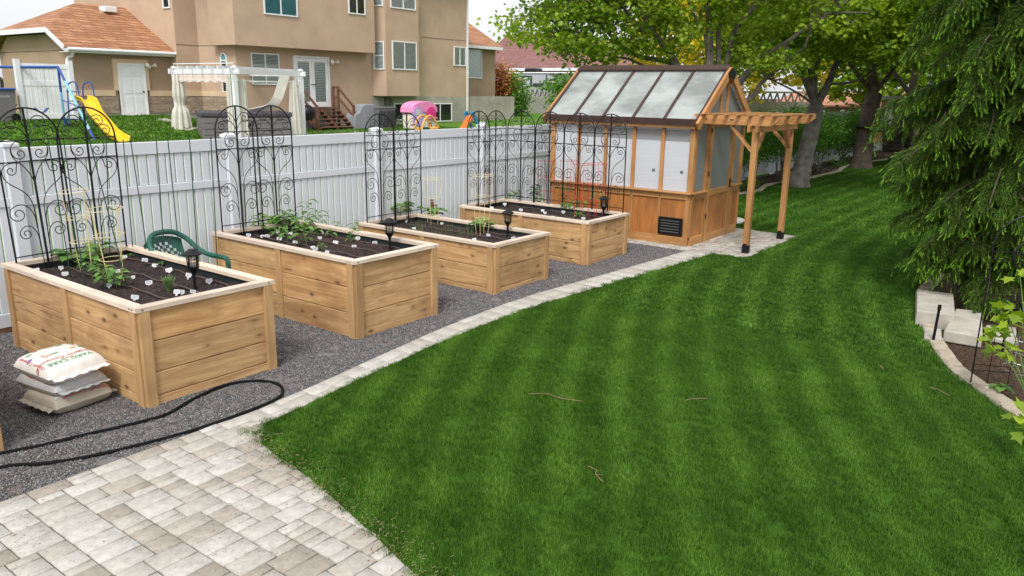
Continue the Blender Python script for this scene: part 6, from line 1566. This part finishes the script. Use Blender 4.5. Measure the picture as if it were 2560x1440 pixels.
# ---------------------------------------------------------------- yard things beyond the fence
def GND(px,py): return Vector(atG(px,py))
zpt=.615
m=MB(); m.prism([(11.9,19.4),(13.0,16.4),(26.2,17.3),(26.2,FYp-.03),(17.2,FYp-.03),(14.5,20.6)],.3,.635); struct(m.build('neighbour_patio','conclight'))
q=[GND(375,300),GND(455,318),GND(480,345),GND(370,305)]
m=MB(); P=[GND(388,298),GND(420,300),GND(500,322),GND(470,330)]; m.slab([p+Vector((0,0,.02)) for p in P],(0,0,.03)); struct(m.build('neighbour_path','conclight'))
# concrete stoop of the garage door
for i,(w_,d_,z1_) in enumerate(((1.7,1.1,dz0-.17),(1.25,.62,dz0-.01))):
    m=MB(); m.box(((xd0+xd1)/2+.15-.1*i,GYp-.05-d_/2,(.8+z1_)/2),(w_,d_,z1_-.8),None,.01); hb(m,'door_step','conclight')
# stairs with railing
stt=thing('wooden_stairs','dark brown wooden stairs with railings leading up to the patio door','stairs',(19.8,21.5,.62)); 
sx0,sx1=x0+.02,x1+.03; top=z0-.03; nst=5; run=.21; tY=FYp-.10
m=MB(); m.box(((sx0+sx1)/2,tY-.20,top-.02),(sx1-sx0,.42,.04)); m.build('landing','brownwood',stt,world=True)
for i in range(nst):
    z=top-(top-zpt)*(i+1)/(nst+1); y=tY-.42-run*(i+.5)
    o=board('tread',stt,((sx0+sx1)/2-19.8,y-21.5,z-.62),(sx1-sx0,.27,.04),0,'brownwood')
ybot=tY-.42-run*nst
for x in (sx0+.04,(sx0+sx1)/2,sx1-.04):
    m=MB(); m.bar((x,tY-.40,top-.12),(x,ybot,zpt+.02),.04,.22); m.build('stringer','brownwood',stt,world=True)
for x in (sx0-.03,sx1+.03):
    for (y,zb_) in ((tY-.1,zpt),(tY-.42,zpt),(ybot+.05,zpt)):
        zt=(top if y>tY-.5 else zpt+.15)+.92; m=MB(); m.box((x,y,(zb_+zt)/2),(.09,.09,zt-zb_)); m.build('rail_post','brownwood',stt,world=True)
    for dz in (.88,.45):
        m=MB(); m.bar((x,tY-.42,top+dz),(x,ybot+.05,zpt+.12+dz),.04,.10); m.bar((x,tY-.42,top+dz),(x,tY-.1,top+dz),.04,.10); m.build('handrail','brownwood',stt,world=True)
# hot tub
A=Vector(atz(510,353,zpt)); B=Vector(atz(731,350,zpt)); tub=thing('hot_tub','dark grey hot tub with its cover closed, under the white gazebo','hot tub',(A.x,A.y,zpt),rz=math.atan2(B.y-A.y,B.x-A.x))
wx=(B-A).length; k_=(A-Vector(CAM)).length/(ray(510,353)@ray(510,353))**.5
dq=ray(504,279); kk_=((A.x-CAM[0])*dq[0]+(A.y-CAM[1])*dq[1])/(dq[0]**2+dq[1]**2); ht=float(CAM[2]+dq[2]*kk_)-zpt
m=MB(); m.box((wx/2,1.05,ht*.41),(wx,2.1,ht*.82),None,.03)
m.build('cabinet','hottub',tub)
for k in range(1,4):
    m=MB(); m.box((wx/2,-.004,ht*.82*k/4),(wx-.04,.012,.014)); m.build('panel_groove','tubcover',tub)
m=MB(); m.box((wx/2,1.05,ht*.90),(wx+.08,2.18,ht*.17),None,.035); m.build('cover','tubcover',tub)
m=MB(); m.box((wx*.5,-.02,ht*.55),(.16,.03,.09)); m.build('control','black',tub)
# gazebo : four posts, seen corner-on
P0_=Vector(atz(597,353,zpt)); PL=Vector(atz(449,340,zpt)); PR=Vector(atz(759,338,zpt)); PB=PL+PR-P0_
gz0=thing('gazebo','white metal gazebo with tied cream curtains and a sagging canopy over the hot tub','gazebo',(P0_.x,P0_.y,zpt))
def zat(px,py,P):
    d=ray(px,py); k=((P.x-CAM[0])*d[0]+(P.y-CAM[1])*d[1])/(d[0]**2+d[1]**2); return float(CAM[2]+d[2]*k)
ztp=zat(596,178,P0_)
for P in (P0_,PL,PR,PB):
    m=MB(); m.box((P.x,P.y,(zpt+ztp)/2),(.14,.14,ztp-zpt)); m.build('post','whitepaint',gz0,world=True)
    m=MB(); m.lathe([(.11,ztp+.10),(.11,ztp+.14),(.0,ztp+.2)],(P.x,P.y,0),8); m.build('post_cap','whitepaint',gz0,world=True)
up=Vector((0,0,1))
for a_,b_ in ((P0_,PL),(P0_,PR),(PL,PB),(PR,PB)):
    d_=(b_-a_).normalized()*.28; q0,q1=Vector((a_.x,a_.y,ztp)),Vector((b_.x,b_.y,ztp)); q0-=d_; q1+=d_
    m=MB(); m.bar(q0,q1,.05,.17); m.build('beam','whitepaint',gz0,world=True)
    m=MB(); m.bar(q0+d_+up*-.30,q1-d_+up*-.30,.03,.03); m.build('curtain_rail','whitepaint',gz0,world=True)
for k in range(1,6):
    t_=k/6; xa=P0_.lerp(PL,t_); xb=PR.lerp(PB,t_); d_=(xb-xa).normalized()*.3
    m=MB(); m.bar(Vector((xa.x,xa.y,ztp+.12))-d_,Vector((xb.x,xb.y,ztp+.12))+d_,.04,.11); m.build('rafter','whitepaint',gz0,world=True)
m=MB(); m.bar((P0_.x,P0_.y,ztp+.26),(PL.x,PL.y,ztp+.26),.03,.03); m.build('top_rod','whitepaint',gz0,world=True)
m=MB(); q0=P0_.lerp(PL,.1); q1=P0_.lerp(PL,.92); n=20; V=[]
for i in range(n+1):
    q=q0.lerp(q1,i/n); V+= [(q.x,q.y,ztp-.09),(q.x+.02*math.sin(i*2),q.y+.02*math.cos(i*2.3),ztp-.36-.02*math.sin(i*1.7))]
m.add(V,[(2*i,2*i+1,2*i+3,2*i+2) for i in range(n)]); o=m.build('valance','pinkcloth',gz0,world=True); sm=o.modifiers.new('t','SOLIDIFY'); sm.thickness=.01
def curtain(x,y,ztop,zbot,wtop,wbot,tie=.45,n=44,name='curtain'):
    V=[];F=[];nz=14
    for j in range(nz+1):
        t_=j/nz; z=ztop+(zbot-ztop)*t_
        k=1 if not tie else (1-.5*math.exp(-((t_-tie)/.07)**2)); w=(wtop+(wbot-wtop)*t_)*k
        for i in range(n+1):
            u=i/n*2*math.pi; r=w/2*(1+.16*math.sin(u*9)); V.append((x+r*math.cos(u),y+r*.6*math.sin(u),z))
    for j in range(nz):
        for i in range(n): F.append((j*(n+1)+i,j*(n+1)+i+1,(j+1)*(n+1)+i+1,(j+1)*(n+1)+i))
    m=MB(); m.add(V,F); return m.build(name,'fabric',gz0,world=True,smooth=True)
cl=PL.lerp(P0_,.06); curtain(cl.x,cl.y,ztp-.10,zpt+.05,.34,.74,.48)
cl=P0_.lerp(PL,.07); curtain(cl.x,cl.y,ztp-.10,zpt+.05,.26,.34,None); cl=P0_.lerp(PR,.09); curtain(cl.x,cl.y,ztp-.25,zpt+.05,.26,.40,None)
cl=PR.lerp(P0_,.13); curtain(cl.x,cl.y,ztp-.25,zpt+.02,.26,.62,None); cl=PB.lerp(PL,.05); curtain(cl.x,cl.y,ztp-.2,zpt+.1,.25,.5,.5)
dd_=(Vector((P0_.x,P0_.y,0))-Vector((CAM[0],CAM[1],0))).length/math.hypot(ray(600,300)[0],ray(600,300)[1])
m=MB(); V=[]
for p in smooth([Vector(W3(712,190,dd_+1.0)),Vector(W3(704,215,dd_+1.1)),Vector(W3(694,245,dd_+1.2)),Vector(W3(678,264,dd_+1.3)),Vector(W3(655,270,dd_+1.4)),Vector(W3(632,275,dd_+1.5))],3): V+= [tuple(p+Vector((-.13,.1,.03))),tuple(p+Vector((.13,-.1,-.03)))]
m.add(V,[(2*i,2*i+1,2*i+3,2*i+2) for i in range(len(V)//2-1)]); o=m.build('canopy_sheet','fabric',gz0,world=True); sm=o.modifiers.new('t','SOLIDIFY'); sm.thickness=.03
# grill, ac unit
def lump(name,label,cat,px,pyb,w_,d_,h_,mat,detail=None,Y=None):
    A=Vector(atz(px,pyb,zpt+.02)); return thing(name,label,cat,tuple(A)),A
t,A=lump('covered_grill','barbecue grill under a grey fitted cover beside the stairs','grill',912,322,0,0,0,None)
sc=float(atY(950,300,A.y)[0]-atY(877,300,A.y)[0]); hh=float(atY(912,260,A.y)[2])-A.z
m=MB(); pr2=[(-.5,0),(-.49,.18),(-.47,.5),(-.44,.62),(-.30,.70),(-.22,.92),(-.1,1.),(.18,1.),(.26,.90),(.34,.70),(.46,.62),(.49,.5),(.48,.2),(.5,0)]
m.slab([(a_*sc,-.3,b_*hh) for a_,b_ in pr2],(0,.6,0)); o=m.build('cover','greycloth',t); bv=o.modifiers.new('b','BEVEL'); bv.width=.05; bv.segments=3
m=MB()
for x_ in (-.38,.38): m.lathe([(.0,0),(.06,.0),(.06,.04),(0,.04)],(x_*sc,-.22,.0),10)
m.build('wheel','black',t)
t,A=lump('air_conditioner','grey air conditioning unit between the covered grill and the pink playhouse','air conditioner',968,322,0,0,0,None)
sc=float(atY(990,300,A.y)[0]-atY(947,300,A.y)[0]); hh=float(atY(968,271,A.y)[2])-A.z
m=MB(); m.box((0,.35,hh/2),(sc,.8,hh),None,.02); b_=m.build('housing','grey',t); m=MB()
for i in range(12): m.box((-sc*.44+sc*.88*i/11,-.06,hh*.5),(.014,.02,hh*.8))
m.build('grille','black',t); m=MB(); m.box((0,.35,hh+.02),(sc+.03,.83,.05),None,.01); m.build('top_cover','grey',t)
# black kettle barbecue behind the tub
t=thing('kettle_barbecue','black kettle barbecue half hidden by the gazebo curtain','grill',tuple(atz(770,330,zpt))); m=MB(); m.lathe([(0,.45),(.2,.48),(.32,.65),(.34,.78),(.30,.95),(.15,1.08),(0,1.1)],(0,0,0),16); m.build('bowl','black',t,smooth=True); m=MB()
for k in range(3): m.tube([(.2*math.cos(k*2.1),.2*math.sin(k*2.1),.5),(.3*math.cos(k*2.1),.3*math.sin(k*2.1),0)],.015,5)
m.build('leg','black',t)
# playhouse
A=Vector(atG(1030,325)); ph=thing('playhouse','pink-roofed plastic playhouse with a lilac door','playhouse',tuple(A)); 
wx=float(atY(1092,300,A.y)[0])-A.x; hz=float(atY(1050,253,A.y)[2])-A.z
def arch(x0,x1,z0,z1,y,t_=.04,n=10):
    r=(x1-x0)/2; return [(x0,y,z0)]+[((x0+x1)/2-r*math.cos(math.pi*i/n),y,z1-r*.8+r*.8*math.sin(math.pi*i/n)) for i in range(n+1)]+[(x1,y,z0)]
m=MB(); m.box((wx*.5,.32,hz*.31),(wx*.92,.64,hz*.62),None,.03); m.build('wall','cream',ph)
rfm=MB(); n=10; P=[(wx*(.5-.52*math.cos(math.pi*i/n)),-.05,hz*.60+hz*.40*(math.sin(math.pi*i/n))**.7) for i in range(n+1)]; rfm.slab(P,(0,.76,0)); r_=rfm.build('roof','pink',ph); bv=r_.modifiers.new('b','BEVEL'); bv.width=.03; bv.segments=2
m=MB(); m.slab(arch(wx*.02,wx*.38,0,hz*.80,-.03),(0,-.05,0)); dd=m.build('door','lilac',ph); m=MB(); m.slab(arch(wx*.12,wx*.28,hz*.52,hz*.72,-.082),(0,-.012,0)); m.build('door_window','tag',dd)
m=MB(); m.slab(arch(wx*.56,wx*.92,hz*.42,hz*.80,-.052),(0,-.02,0)); m.build('window_hole','magenta',ph)
m=MB(); m.box((wx*.76,-.07,hz*.40),(wx*.42,.06,.06)); m.build('window_ledge','pink',ph)
# toddler car
A=Vector(atG(1055,330)); tc=thing('toddler_car','amber and teal ride-on toy car in front of the pink playhouse','toy car',tuple(A)); s_=float(atY(1096,300,A.y)[0])-A.x; hz=float(atY(1070,290,A.y)[2])-A.z
for y_ in (0,.45):
    m=MB(); m.tube(smooth([(0,y_,hz*.2),(s_*.12,y_,hz*.65),(s_*.35,y_,hz*.98),(s_*.6,y_,hz*.95),(s_*.85,y_,hz*.6),(s_,y_,hz*.2)]),.045,8); m.build('roof_arch','amber',tc,smooth=True)
m=MB(); m.box((s_*.5,.22,hz*.15),(s_*.96,.5,hz*.28),None,.05); m.build('body','amber',tc); m=MB(); m.box((s_*.25,.22,hz*.2),(s_*.4,.54,hz*.2),None,.03); m.build('side_panel','toyteal' if 'toyteal' in MT else 'greenplastic',tc); m=MB(); m.tube([(s_*.62+.09*math.cos(q),.12,hz*.40+.09*math.sin(q)) for q in [2*math.pi*i/12 for i in range(13)]],.016,5,False); m.build('steering_wheel','black',tc)
# small slide toy, bucket
A=Vector(atG(1156,326)); ts=thing('toddler_slide','small blue and orange toddler slide on the neighbour lawn','slide',tuple(A)); s_=float(atY(1190,310,A.y)[0])-A.x
m=MB(); m.bar((0,0,.05),(s_*.6,.0,.62),.35,.05); m.build('slide_bed','orange',ts); m=MB()
for y_ in (-.2,.2): m.bar((s_*.55,y_,.75),(s_,y_,0),.05,.12); m.bar((s_*.4,y_,.7),(s_*.62,y_,.78),.05,.14)
m.build('ladder','toyblue',ts)
A=Vector(atG(1209,328)); m=MB(); m.lathe([(.14,0),(.16,.36),(.185,.36),(.185,.40),(.0,.42)],(0,0,0),16); o=m.build('bucket','whitepaint',smooth=True); o.location=A; tag(o,'white lidded bucket standing behind the fence top by the farthest trellises','bucket')
# swing set + slide
Df=25.9
def sp_(px,py,D=Df): return Vector(W3(px,py,D))
b0_=sp_(145,168); gl_=atG(160,322)
sw_=thing('swing_set','blue swing set with two swings and a pale blue leg','swing set',(float(b0_.x),float(b0_.y),gz(b0_.x,b0_.y)))
tb_=MB(); e0=b0_; e1=b0_+Vector((-4.2,.9,0.15)); 
e1=sp_(-60,167,Df+.6); tb_.tube([e0,e1],.045,8); tb_.build('top_bar','swingblue',sw_,world=True,smooth=True)
def leg(pt,px,D,mats,split=.42):
    f=sp_(px,300,D); f.z=gz(f.x,f.y); mid=pt.lerp(f,split); m=MB(); m.tube([pt,mid],.04,8); m.build('leg',mats[0],sw_,world=True); m=MB(); m.tube([mid,pt.lerp(f,.85)],.042,8); m.build('leg',mats[1],sw_,world=True); m=MB(); m.tube([pt.lerp(f,.85),f],.04,8); m.build('leg','swingblue',sw_,world=True)
leg(e0,161,Df+.6,('swingblue','paleblue')); leg(e0,232,Df-1.4,('swingblue','paleblue'),.2); leg(e1,-80,Df+1,('swingblue','paleblue'))
m=MB(); m.tube([e0.lerp(sp_(161,300,Df+.6),.62),e0.lerp(sp_(232,330,Df-1.4),.62)],.02,6); m.build('brace','swingblue',sw_,world=True)
for k in (0,1):
    ua=[.18,.56][k]; A_=e0.lerp(e1,ua); B_=e0.lerp(e1,ua+.17); zs=gz(A_.x,A_.y)+.45
    for q in (A_,B_): m=MB(); m.tube([q,Vector((q.x,q.y,zs+.05))],.008,4); m.build('chain','steel',sw_,world=True)
    m=MB(); c0=Vector((A_.x,A_.y,zs+.08)); c1=Vector((B_.x,B_.y,zs+.08)); md=(c0+c1)/2-Vector((0,0,.16)); 
    V=[]
    for p in smooth([c0,c0.lerp(md,.6)-Vector((0,0,.04)),md,c1.lerp(md,.6)-Vector((0,0,.04)),c1],3): V+= [tuple(p+Vector((0,-.09,0))),tuple(p+Vector((0,.09,0)))]
    m.add(V,[(2*i,2*i+1,2*i+3,2*i+2) for i in range(len(V)//2-1)]); o=m.build('swing_seat','swingblue',sw_,world=True); s2=o.modifiers.new('t','SOLIDIFY'); s2.thickness=.02
Ds=26.2
pts=[sp_(204,250,Ds),sp_(224,258,Ds-.1),sp_(240,290,Ds-.4),sp_(262,316,Ds-.8),sp_(284,340,Ds-1.2),sp_(310,366,Ds-1.6)]
pts[-1].z=max(pts[-1].z,gz(pts[-1].x,pts[-1].y)+.08)
sl=thing('yellow_slide','bright yellow wavy plastic slide beside the swing set','slide',(float(pts[-1].x),float(pts[-1].y),gz(pts[-1].x,pts[-1].y)))
pc=smooth(pts,5); V=[]; side=Vector((.55,.80,0)).normalized()
side=(pts[-1]-pts[0]); side=Vector((-side.y,side.x,0)).normalized()
ws=.22; prof=[(-ws-.03,.10),(-ws-.02,.16),(-ws+.02,.16),(-ws+.05,.02),(0,0),(ws-.05,.02),(ws-.02,.16),(ws+.02,.16),(ws+.03,.10)]
m=MB()
for p in pc: V+= [tuple(p+side*a_+Vector((0,0,b_))) for a_,b_ in prof]
k=len(prof); m.add(V,[(i*k+j,i*k+j+1,(i+1)*k+j+1,(i+1)*k+j) for i in range(len(pc)-1) for j in range(k-1)]); o=m.build('slide_chute','yellow',sl,world=True,smooth=True); s2=o.modifiers.new('t','SOLIDIFY'); s2.thickness=.03
for s_ in (-1,1):
    tp=pts[0]+side*(s_*(ws+.02)); bt=Vector((tp.x-.15,tp.y+.2,gz(tp.x,tp.y))); m=MB(); m.tube(smooth([bt,tp+Vector((-.12,.15,0)),tp+Vector((-.1,.1,.45)),tp+Vector((.02,.0,.58)),tp+Vector((.1,-.1,.50)),tp+Vector((.12,-.14,.1))]),.022,6); m.build('ladder_rail','swingblue',sl,world=True)
for q in range(4):
    z_=.3*(q+1); a_=pts[0]-side*(ws); b_=pts[0]+side*ws; m=MB(); g_=gz(a_.x,a_.y); m.tube([Vector((a_.x-.14,a_.y+.18,g_+z_)),Vector((b_.x-.14,b_.y+.18,g_+z_))],.018,6); m.build('ladder_rung','swingblue',sl,world=True)
# white gate panel
A=Vector(atG(60,303)); B=Vector(atG(190,302)); B=Vector((B.x,B.y,A.z)); zt=float((A+ Vector((0,0,1.85))).z)
gt=thing('vinyl_gate','white vinyl fence panel standing beside the tan garage','fence',tuple(A)); d=(B-A); L_=math.hypot(d.x,d.y); dh=Vector((d.x,d.y,0)).normalized(); up=Vector((0,0,1))
for u in (0,L_): m=MB(); m.box(A+dh*u+up*1.0,(.15,.15,2.05)); m.build('post','whitepaint',gt,world=True)
for z_ in (1.82,1.25,.15): m=MB(); m.bar(A+dh*.08+up*z_,A+dh*(L_-.08)+up*z_,.05,.16); m.build('rail','whitepaint',gt,world=True)
m=MB(); n=int(L_/.13)
for i in range(n): c=A+dh*(L_*(i+.5)/n); m.bar(c+up*.1,c+up*1.8,L_/n-.012,.02,(dh.y,-dh.x,0))
m.build('pickets','whitepaint',gt,world=True)
# trash bin
A=Vector(atG(20,303)); bn=thing('trash_bin','dark grey wheeled bin with a blue lid at the left edge','bin',tuple(A)); m=MB(); m.slab([(-.55,-.3,0),(.15,-.3,0),(.22,-.3,1.0),(-.6,-.3,1.0)],(0,.6,0)); m.build('bin_body','hottub',bn); m=MB(); m.box((-.2,0,1.04),(.9,.68,.08),None,.03); m.build('lid','swingblue',bn); m=MB(); m.lathe([(.0,0),(.13,0),(.13,.06),(0,.06)],(.12,-.36,.13),14,Matrix.Rotation(R(90),3,'X')); m.build('wheel','black',bn)
text_on(bn,lambda X,Y: Vector((X,-.303,Y)),0,'Recycle',.13,-.15,.82,0,'tag')
# parked car glimpse left of the garage
t=thing('parked_car','silver car partly visible at the far left edge','car',W3(-30,250,36)); 
A=Vector(t.location); A.z=gz(A.x,A.y)+.1; t.location=A; LOC[t.name]=tuple(A)
m=MB(); m.slab([(-2,0,.3),(2.2,0,.3),(2.2,0,.75),(1.2,0,.9),(.6,0,1.4),(-1.2,0,1.42),(-1.9,0,.95)],(0,1.7,0)); m.build('body','steel',t); m=MB(); m.slab([(1.05,-.01,.92),(.55,-.01,1.34),(-1.1,-.01,1.36),(-1.7,-.01,.95)],(0,-.01,0)); m.build('window','darkroom',t)
for x_ in (-1.3,1.4): m=MB(); m.lathe([(0,0),(.33,0),(.33,.2),(0,.2)],(x_,.1,.33),16,Matrix.Rotation(R(90),3,'X')); m.build('wheel','black',t)
# ================================================================== FAR BACKGROUND
XW=43.
bw=thing('block_wall','grey block wall with a pierced decorative top course','wall',(XW,15,.6)); ztw=float(atX(1345,216,XW)[2])-.12; y0_,y1_=float(atX(2022,250,XW)[1]),34.
m=MB(); m.box((XW,(y0_+y1_)/2,(ztw-.55+.0)/2),(.2,y1_-y0_,ztw-.55)); m.build('wall_blocks','block',bw,world=True)
m=MB(); m.box((XW,(y0_+y1_)/2,ztw-.05),(.24,y1_-y0_,.10)); m.build('coping','conc',bw,world=True)
m=MB(); n=int((y1_-y0_)/.40)
for i in range(n):
    y_=y0_+.40*(i+.5)
    for s_ in (-1,1): m.bar((XW,y_-.16*s_,ztw-.55),(XW,y_+.0*s_,ztw-.1),.16,.05,(0,1,0)) 
m.build('pierced_course','block',bw,world=True)
for pxp in (1378,1885):
    q=atX(pxp,230,XW); 
    if pxp==1885: 
        continue
    pt_=MB(); pt_.box((XW,float(q[1]),(ztw+.35)/2),(.45,.45,ztw+.35)); pt_.build('pillar','block',bw,world=True); pt_=MB(); pt_.lathe([(.42,ztw+.35),(.42,ztw+.43),(.0,ztw+.62)],(XW,float(q[1]),0),4,None); pt_.build('pillar_cap','conclight',bw,world=True)
# camper
cxp=46.5; A=Vector(atX(1345,216,cxp)); cm=thing('camper_trailer','white and grey camper trailer parked behind the block wall','camper',(cxp,float(A.y),.8)); ya=float(atX(1425,200,cxp)[1]); yb_=float(atX(1280,200,cxp)[1]); zt=float(atX(1340,184,cxp)[2])
ym=float(atX(1366,200,cxp)[1])
m=MB(); m.box((cxp+1.2,(ym+yb_)/2+2.,(.9+zt)/2),(2.4,yb_-ym+4,zt-.9),None,.1); m.build('body','rv',cm,world=True); m=MB(); m.slab([(cxp,ym,.9),(cxp,ym,zt),(cxp+.6,ya-.3,zt-.15),(cxp+.8,ya-.5,.9)],(1.8,0,0)); m.build('front_wall','rv',cm,world=True)
m=MB(); m.box((cxp+1.2,(ya+yb_)/2+2.,zt+.05),(2.5,yb_-ya+4,.1),None,.03); m.build('roof','whitepaint',cm,world=True)
def cpan(px0,py0,px1,py1,mat,name,d=.02):
    a_=atX(px0,py0,cxp); b_=atX(px1,py1,cxp); m=MB(); m.box((cxp-d,float(a_[1]+b_[1])/2,float(a_[2]+b_[2])/2),(.03,abs(float(a_[1]-b_[1])),abs(float(a_[2]-b_[2])))); m.build(name,mat,cm,world=True)
cpan(1305,189,1330,217,'darkroom','slide_out'); cpan(1308,193,1326,217,'rv','slide_panel',.05); cpan(1334,208,1358,217,'darkroom','window'); cpan(1366,187,1367,217,'darkroom','corner_trim',.03)
m=MB(); a_=atX(1310,180,cxp); m.box((cxp+1.2,float(a_[1]),zt+.25),(1.,1.1,.35),None,.1); m.build('roof_unit','black',cm,world=True)
S4=lambda X,Y: Vector(atX(1390,200,cxp-.03))-Vector(cm.location)+Vector((0,-X,Y))
text_on(cm,S4,0,'STARC',.32,0,0,0,'print',bold=.01)
# red-roofed house
rh=thing('red_roof_house','house with a large dark red shingle roof behind the camper','house',(56,20,.8)); XH=56.
def hx(px,py,X): return Vector(atX(px,py,X))
e0=hx(1215,168,XH); e1=hx(1460,178,XH); r0=hx(1268,84,XH+7); r1=hx(1400,97,XH+7)
ylo=hx(1520,170,XH).y; yhi=hx(1180,170,XH).y; ze_=float(hx(1340,172,XH).z); zrr=float(hx(1300,88,XH+7).z)
m=MB(); m.slab([(XH,yhi,ze_),(XH,ylo,ze_),(XH+7,float(hx(1420,90,XH+7).y),zrr),(XH+7,float(hx(1268,90,XH+7).y),zrr)],(0,0,.1)); m.slab([(XH,yhi,ze_),(XH+14,yhi,ze_),(XH+7,float(hx(1268,90,XH+7).y),zrr)],(0,0,.1)); m.slab([(XH,ylo,ze_),(XH+14,ylo,ze_),(XH+7,float(hx(1420,90,XH+7).y),zrr)],(0,0,.1)); m.build('roof','shingle_red',rh,world=True)
ph_=hx(1325,123,XH+3); 
m=MB(); zq=float(hx(1325,123,XH+2.4).z); m.slab([(XH-1.6,float(hx(1250,172,XH).y),ze_-.02),(XH-1.6,float(hx(1460,172,XH).y)-1,ze_-.02),(XH+2.6,float(hx(1325,123,XH+2.6).y),zq)],(0,0,.1)); m.slab([(XH-1.6,float(hx(1250,172,XH).y),ze_-.02),(XH+2.6,float(hx(1325,123,XH+2.6).y),zq),(XH+2.6,float(hx(1250,123,XH+2.6).y),zq)],(0,0,.1)); m.build('porch_roof','shingle_red',rh,world=True)
m=MB(); m.box((XH-1.6,(yhi+ylo)/2,ze_-.1),(.1,yhi-ylo-2,.25)); m.build('fascia','whitepaint',rh,world=True)
m=MB(); m.box((XH+6,(yhi+ylo)/2,(ze_+.5)/2),(10,yhi-ylo-2,ze_-.5)); m.build('wall','trim',rh,world=True)
m=MB(); c=hx(1394,182,XH+.9); m.box((XH+.95,c.y,c.z-.2),(.1,2.2,1.2)); wn=m.build('window','whitepaint',rh,world=True); LOC[wn.name]=LOC[rh.name]; m=MB(); m.box((XH+.89,c.y,c.z-.2),(.03,1.9,.9)); m.build('pane','darkroom',wn,world=True)
c=hx(1300,115,XH+3); m=MB(); m.tube([(XH+3,c.y,c.z-.5),(XH+3,c.y,c.z+.8)],.08,8); m.build('vent_pipe','black',rh,world=True)
# orange bush by the house
c=Vector(W3(1276,205,50)); bush('tall bush with dead orange leaves on its left beside the tan house',(c.x,c.y,2.0),(1.15,1.15,1.6),230,18,.20,'leaf_bush',91,'bushes by the tan house',8,'tall_bush')
c2_=Vector(W3(1252,192,49)); P=np.array([[c2_.x,c2_.y,2.9]])+np.random.default_rng(5).normal(0,1,(1500,3))*np.array([.42,.42,.55]); V_,cn_,ix_,tt_=leaves(P,.17,OVAL,.8)
o=npmesh('dead_foliage',V_,cn_,ix_,'leaf_orange',tt_,bpy.data.objects['tall_bush'],loc=LOC['tall_bush'])
# orange tile roof and sheds at the end of the garden
sh_=thing('tile_roof_house','low house with an orange tile roof beyond the leaning maple','house',(52,-1,.5)); XT=52
a_=hx(2000,262,XT); b_=hx(2175,276,XT); zt_=float(hx(2090,268,XT).z); zr_=float(hx(2090,232,XT+5).z)
m=MB(); m.slab([(XT,a_.y+2,zt_),(XT,b_.y-4,zt_),(XT+5,b_.y-4,zr_),(XT+5,a_.y+2,zr_)],(0,0,.1)); m.build('roof','tile',sh_,world=True); m=MB(); m.box((XT+3,(a_.y+b_.y)/2-1,zt_/2),(4,a_.y-b_.y+5,zt_-.05)); m.build('wall','trim',sh_,world=True)
fence(0,[10.1+2.42*11.02,10.1+2.42*12,10.1+2.42*13],'far end of the white fence below the orange tile roof')
sh_=thing('garden_wall_shed','beige stucco shed wall at the far end of the garden','shed',(38,-1.5,0)); m=MB(); a_=hx(2205,250,38); b_=hx(2330,250,38); zt_=float(hx(2250,250,38).z); m.box((39,(a_.y+b_.y)/2,zt_/2),(2,a_.y-b_.y,zt_)); m.build('wall','stucco_dark',sh_,world=True); m=MB(); m.box((38.8,(a_.y+b_.y)/2,zt_+.1),(2.8,a_.y-b_.y+.5,.14)); m.build('roof','grey',sh_,world=True)
wp=thing('woodpile','dark stacked firewood against the shed wall','firewood',(37,0,0)); m=MB(); rg_=random.Random(4)
a_=hx(2205,300,36.6); b_=hx(2262,300,36.6)
for r_ in range(6):
    for k in range(10): y_=b_.y+(a_.y-b_.y)*(k+.5*(r_%2))/10; m.tube([(36.5,y_,.1+r_*.17),(37.2,y_+rg_.uniform(-.05,.05),.1+r_*.17+rg_.uniform(-.03,.03))],.085,7)
m.build('logs','barkdark',wp,world=True)
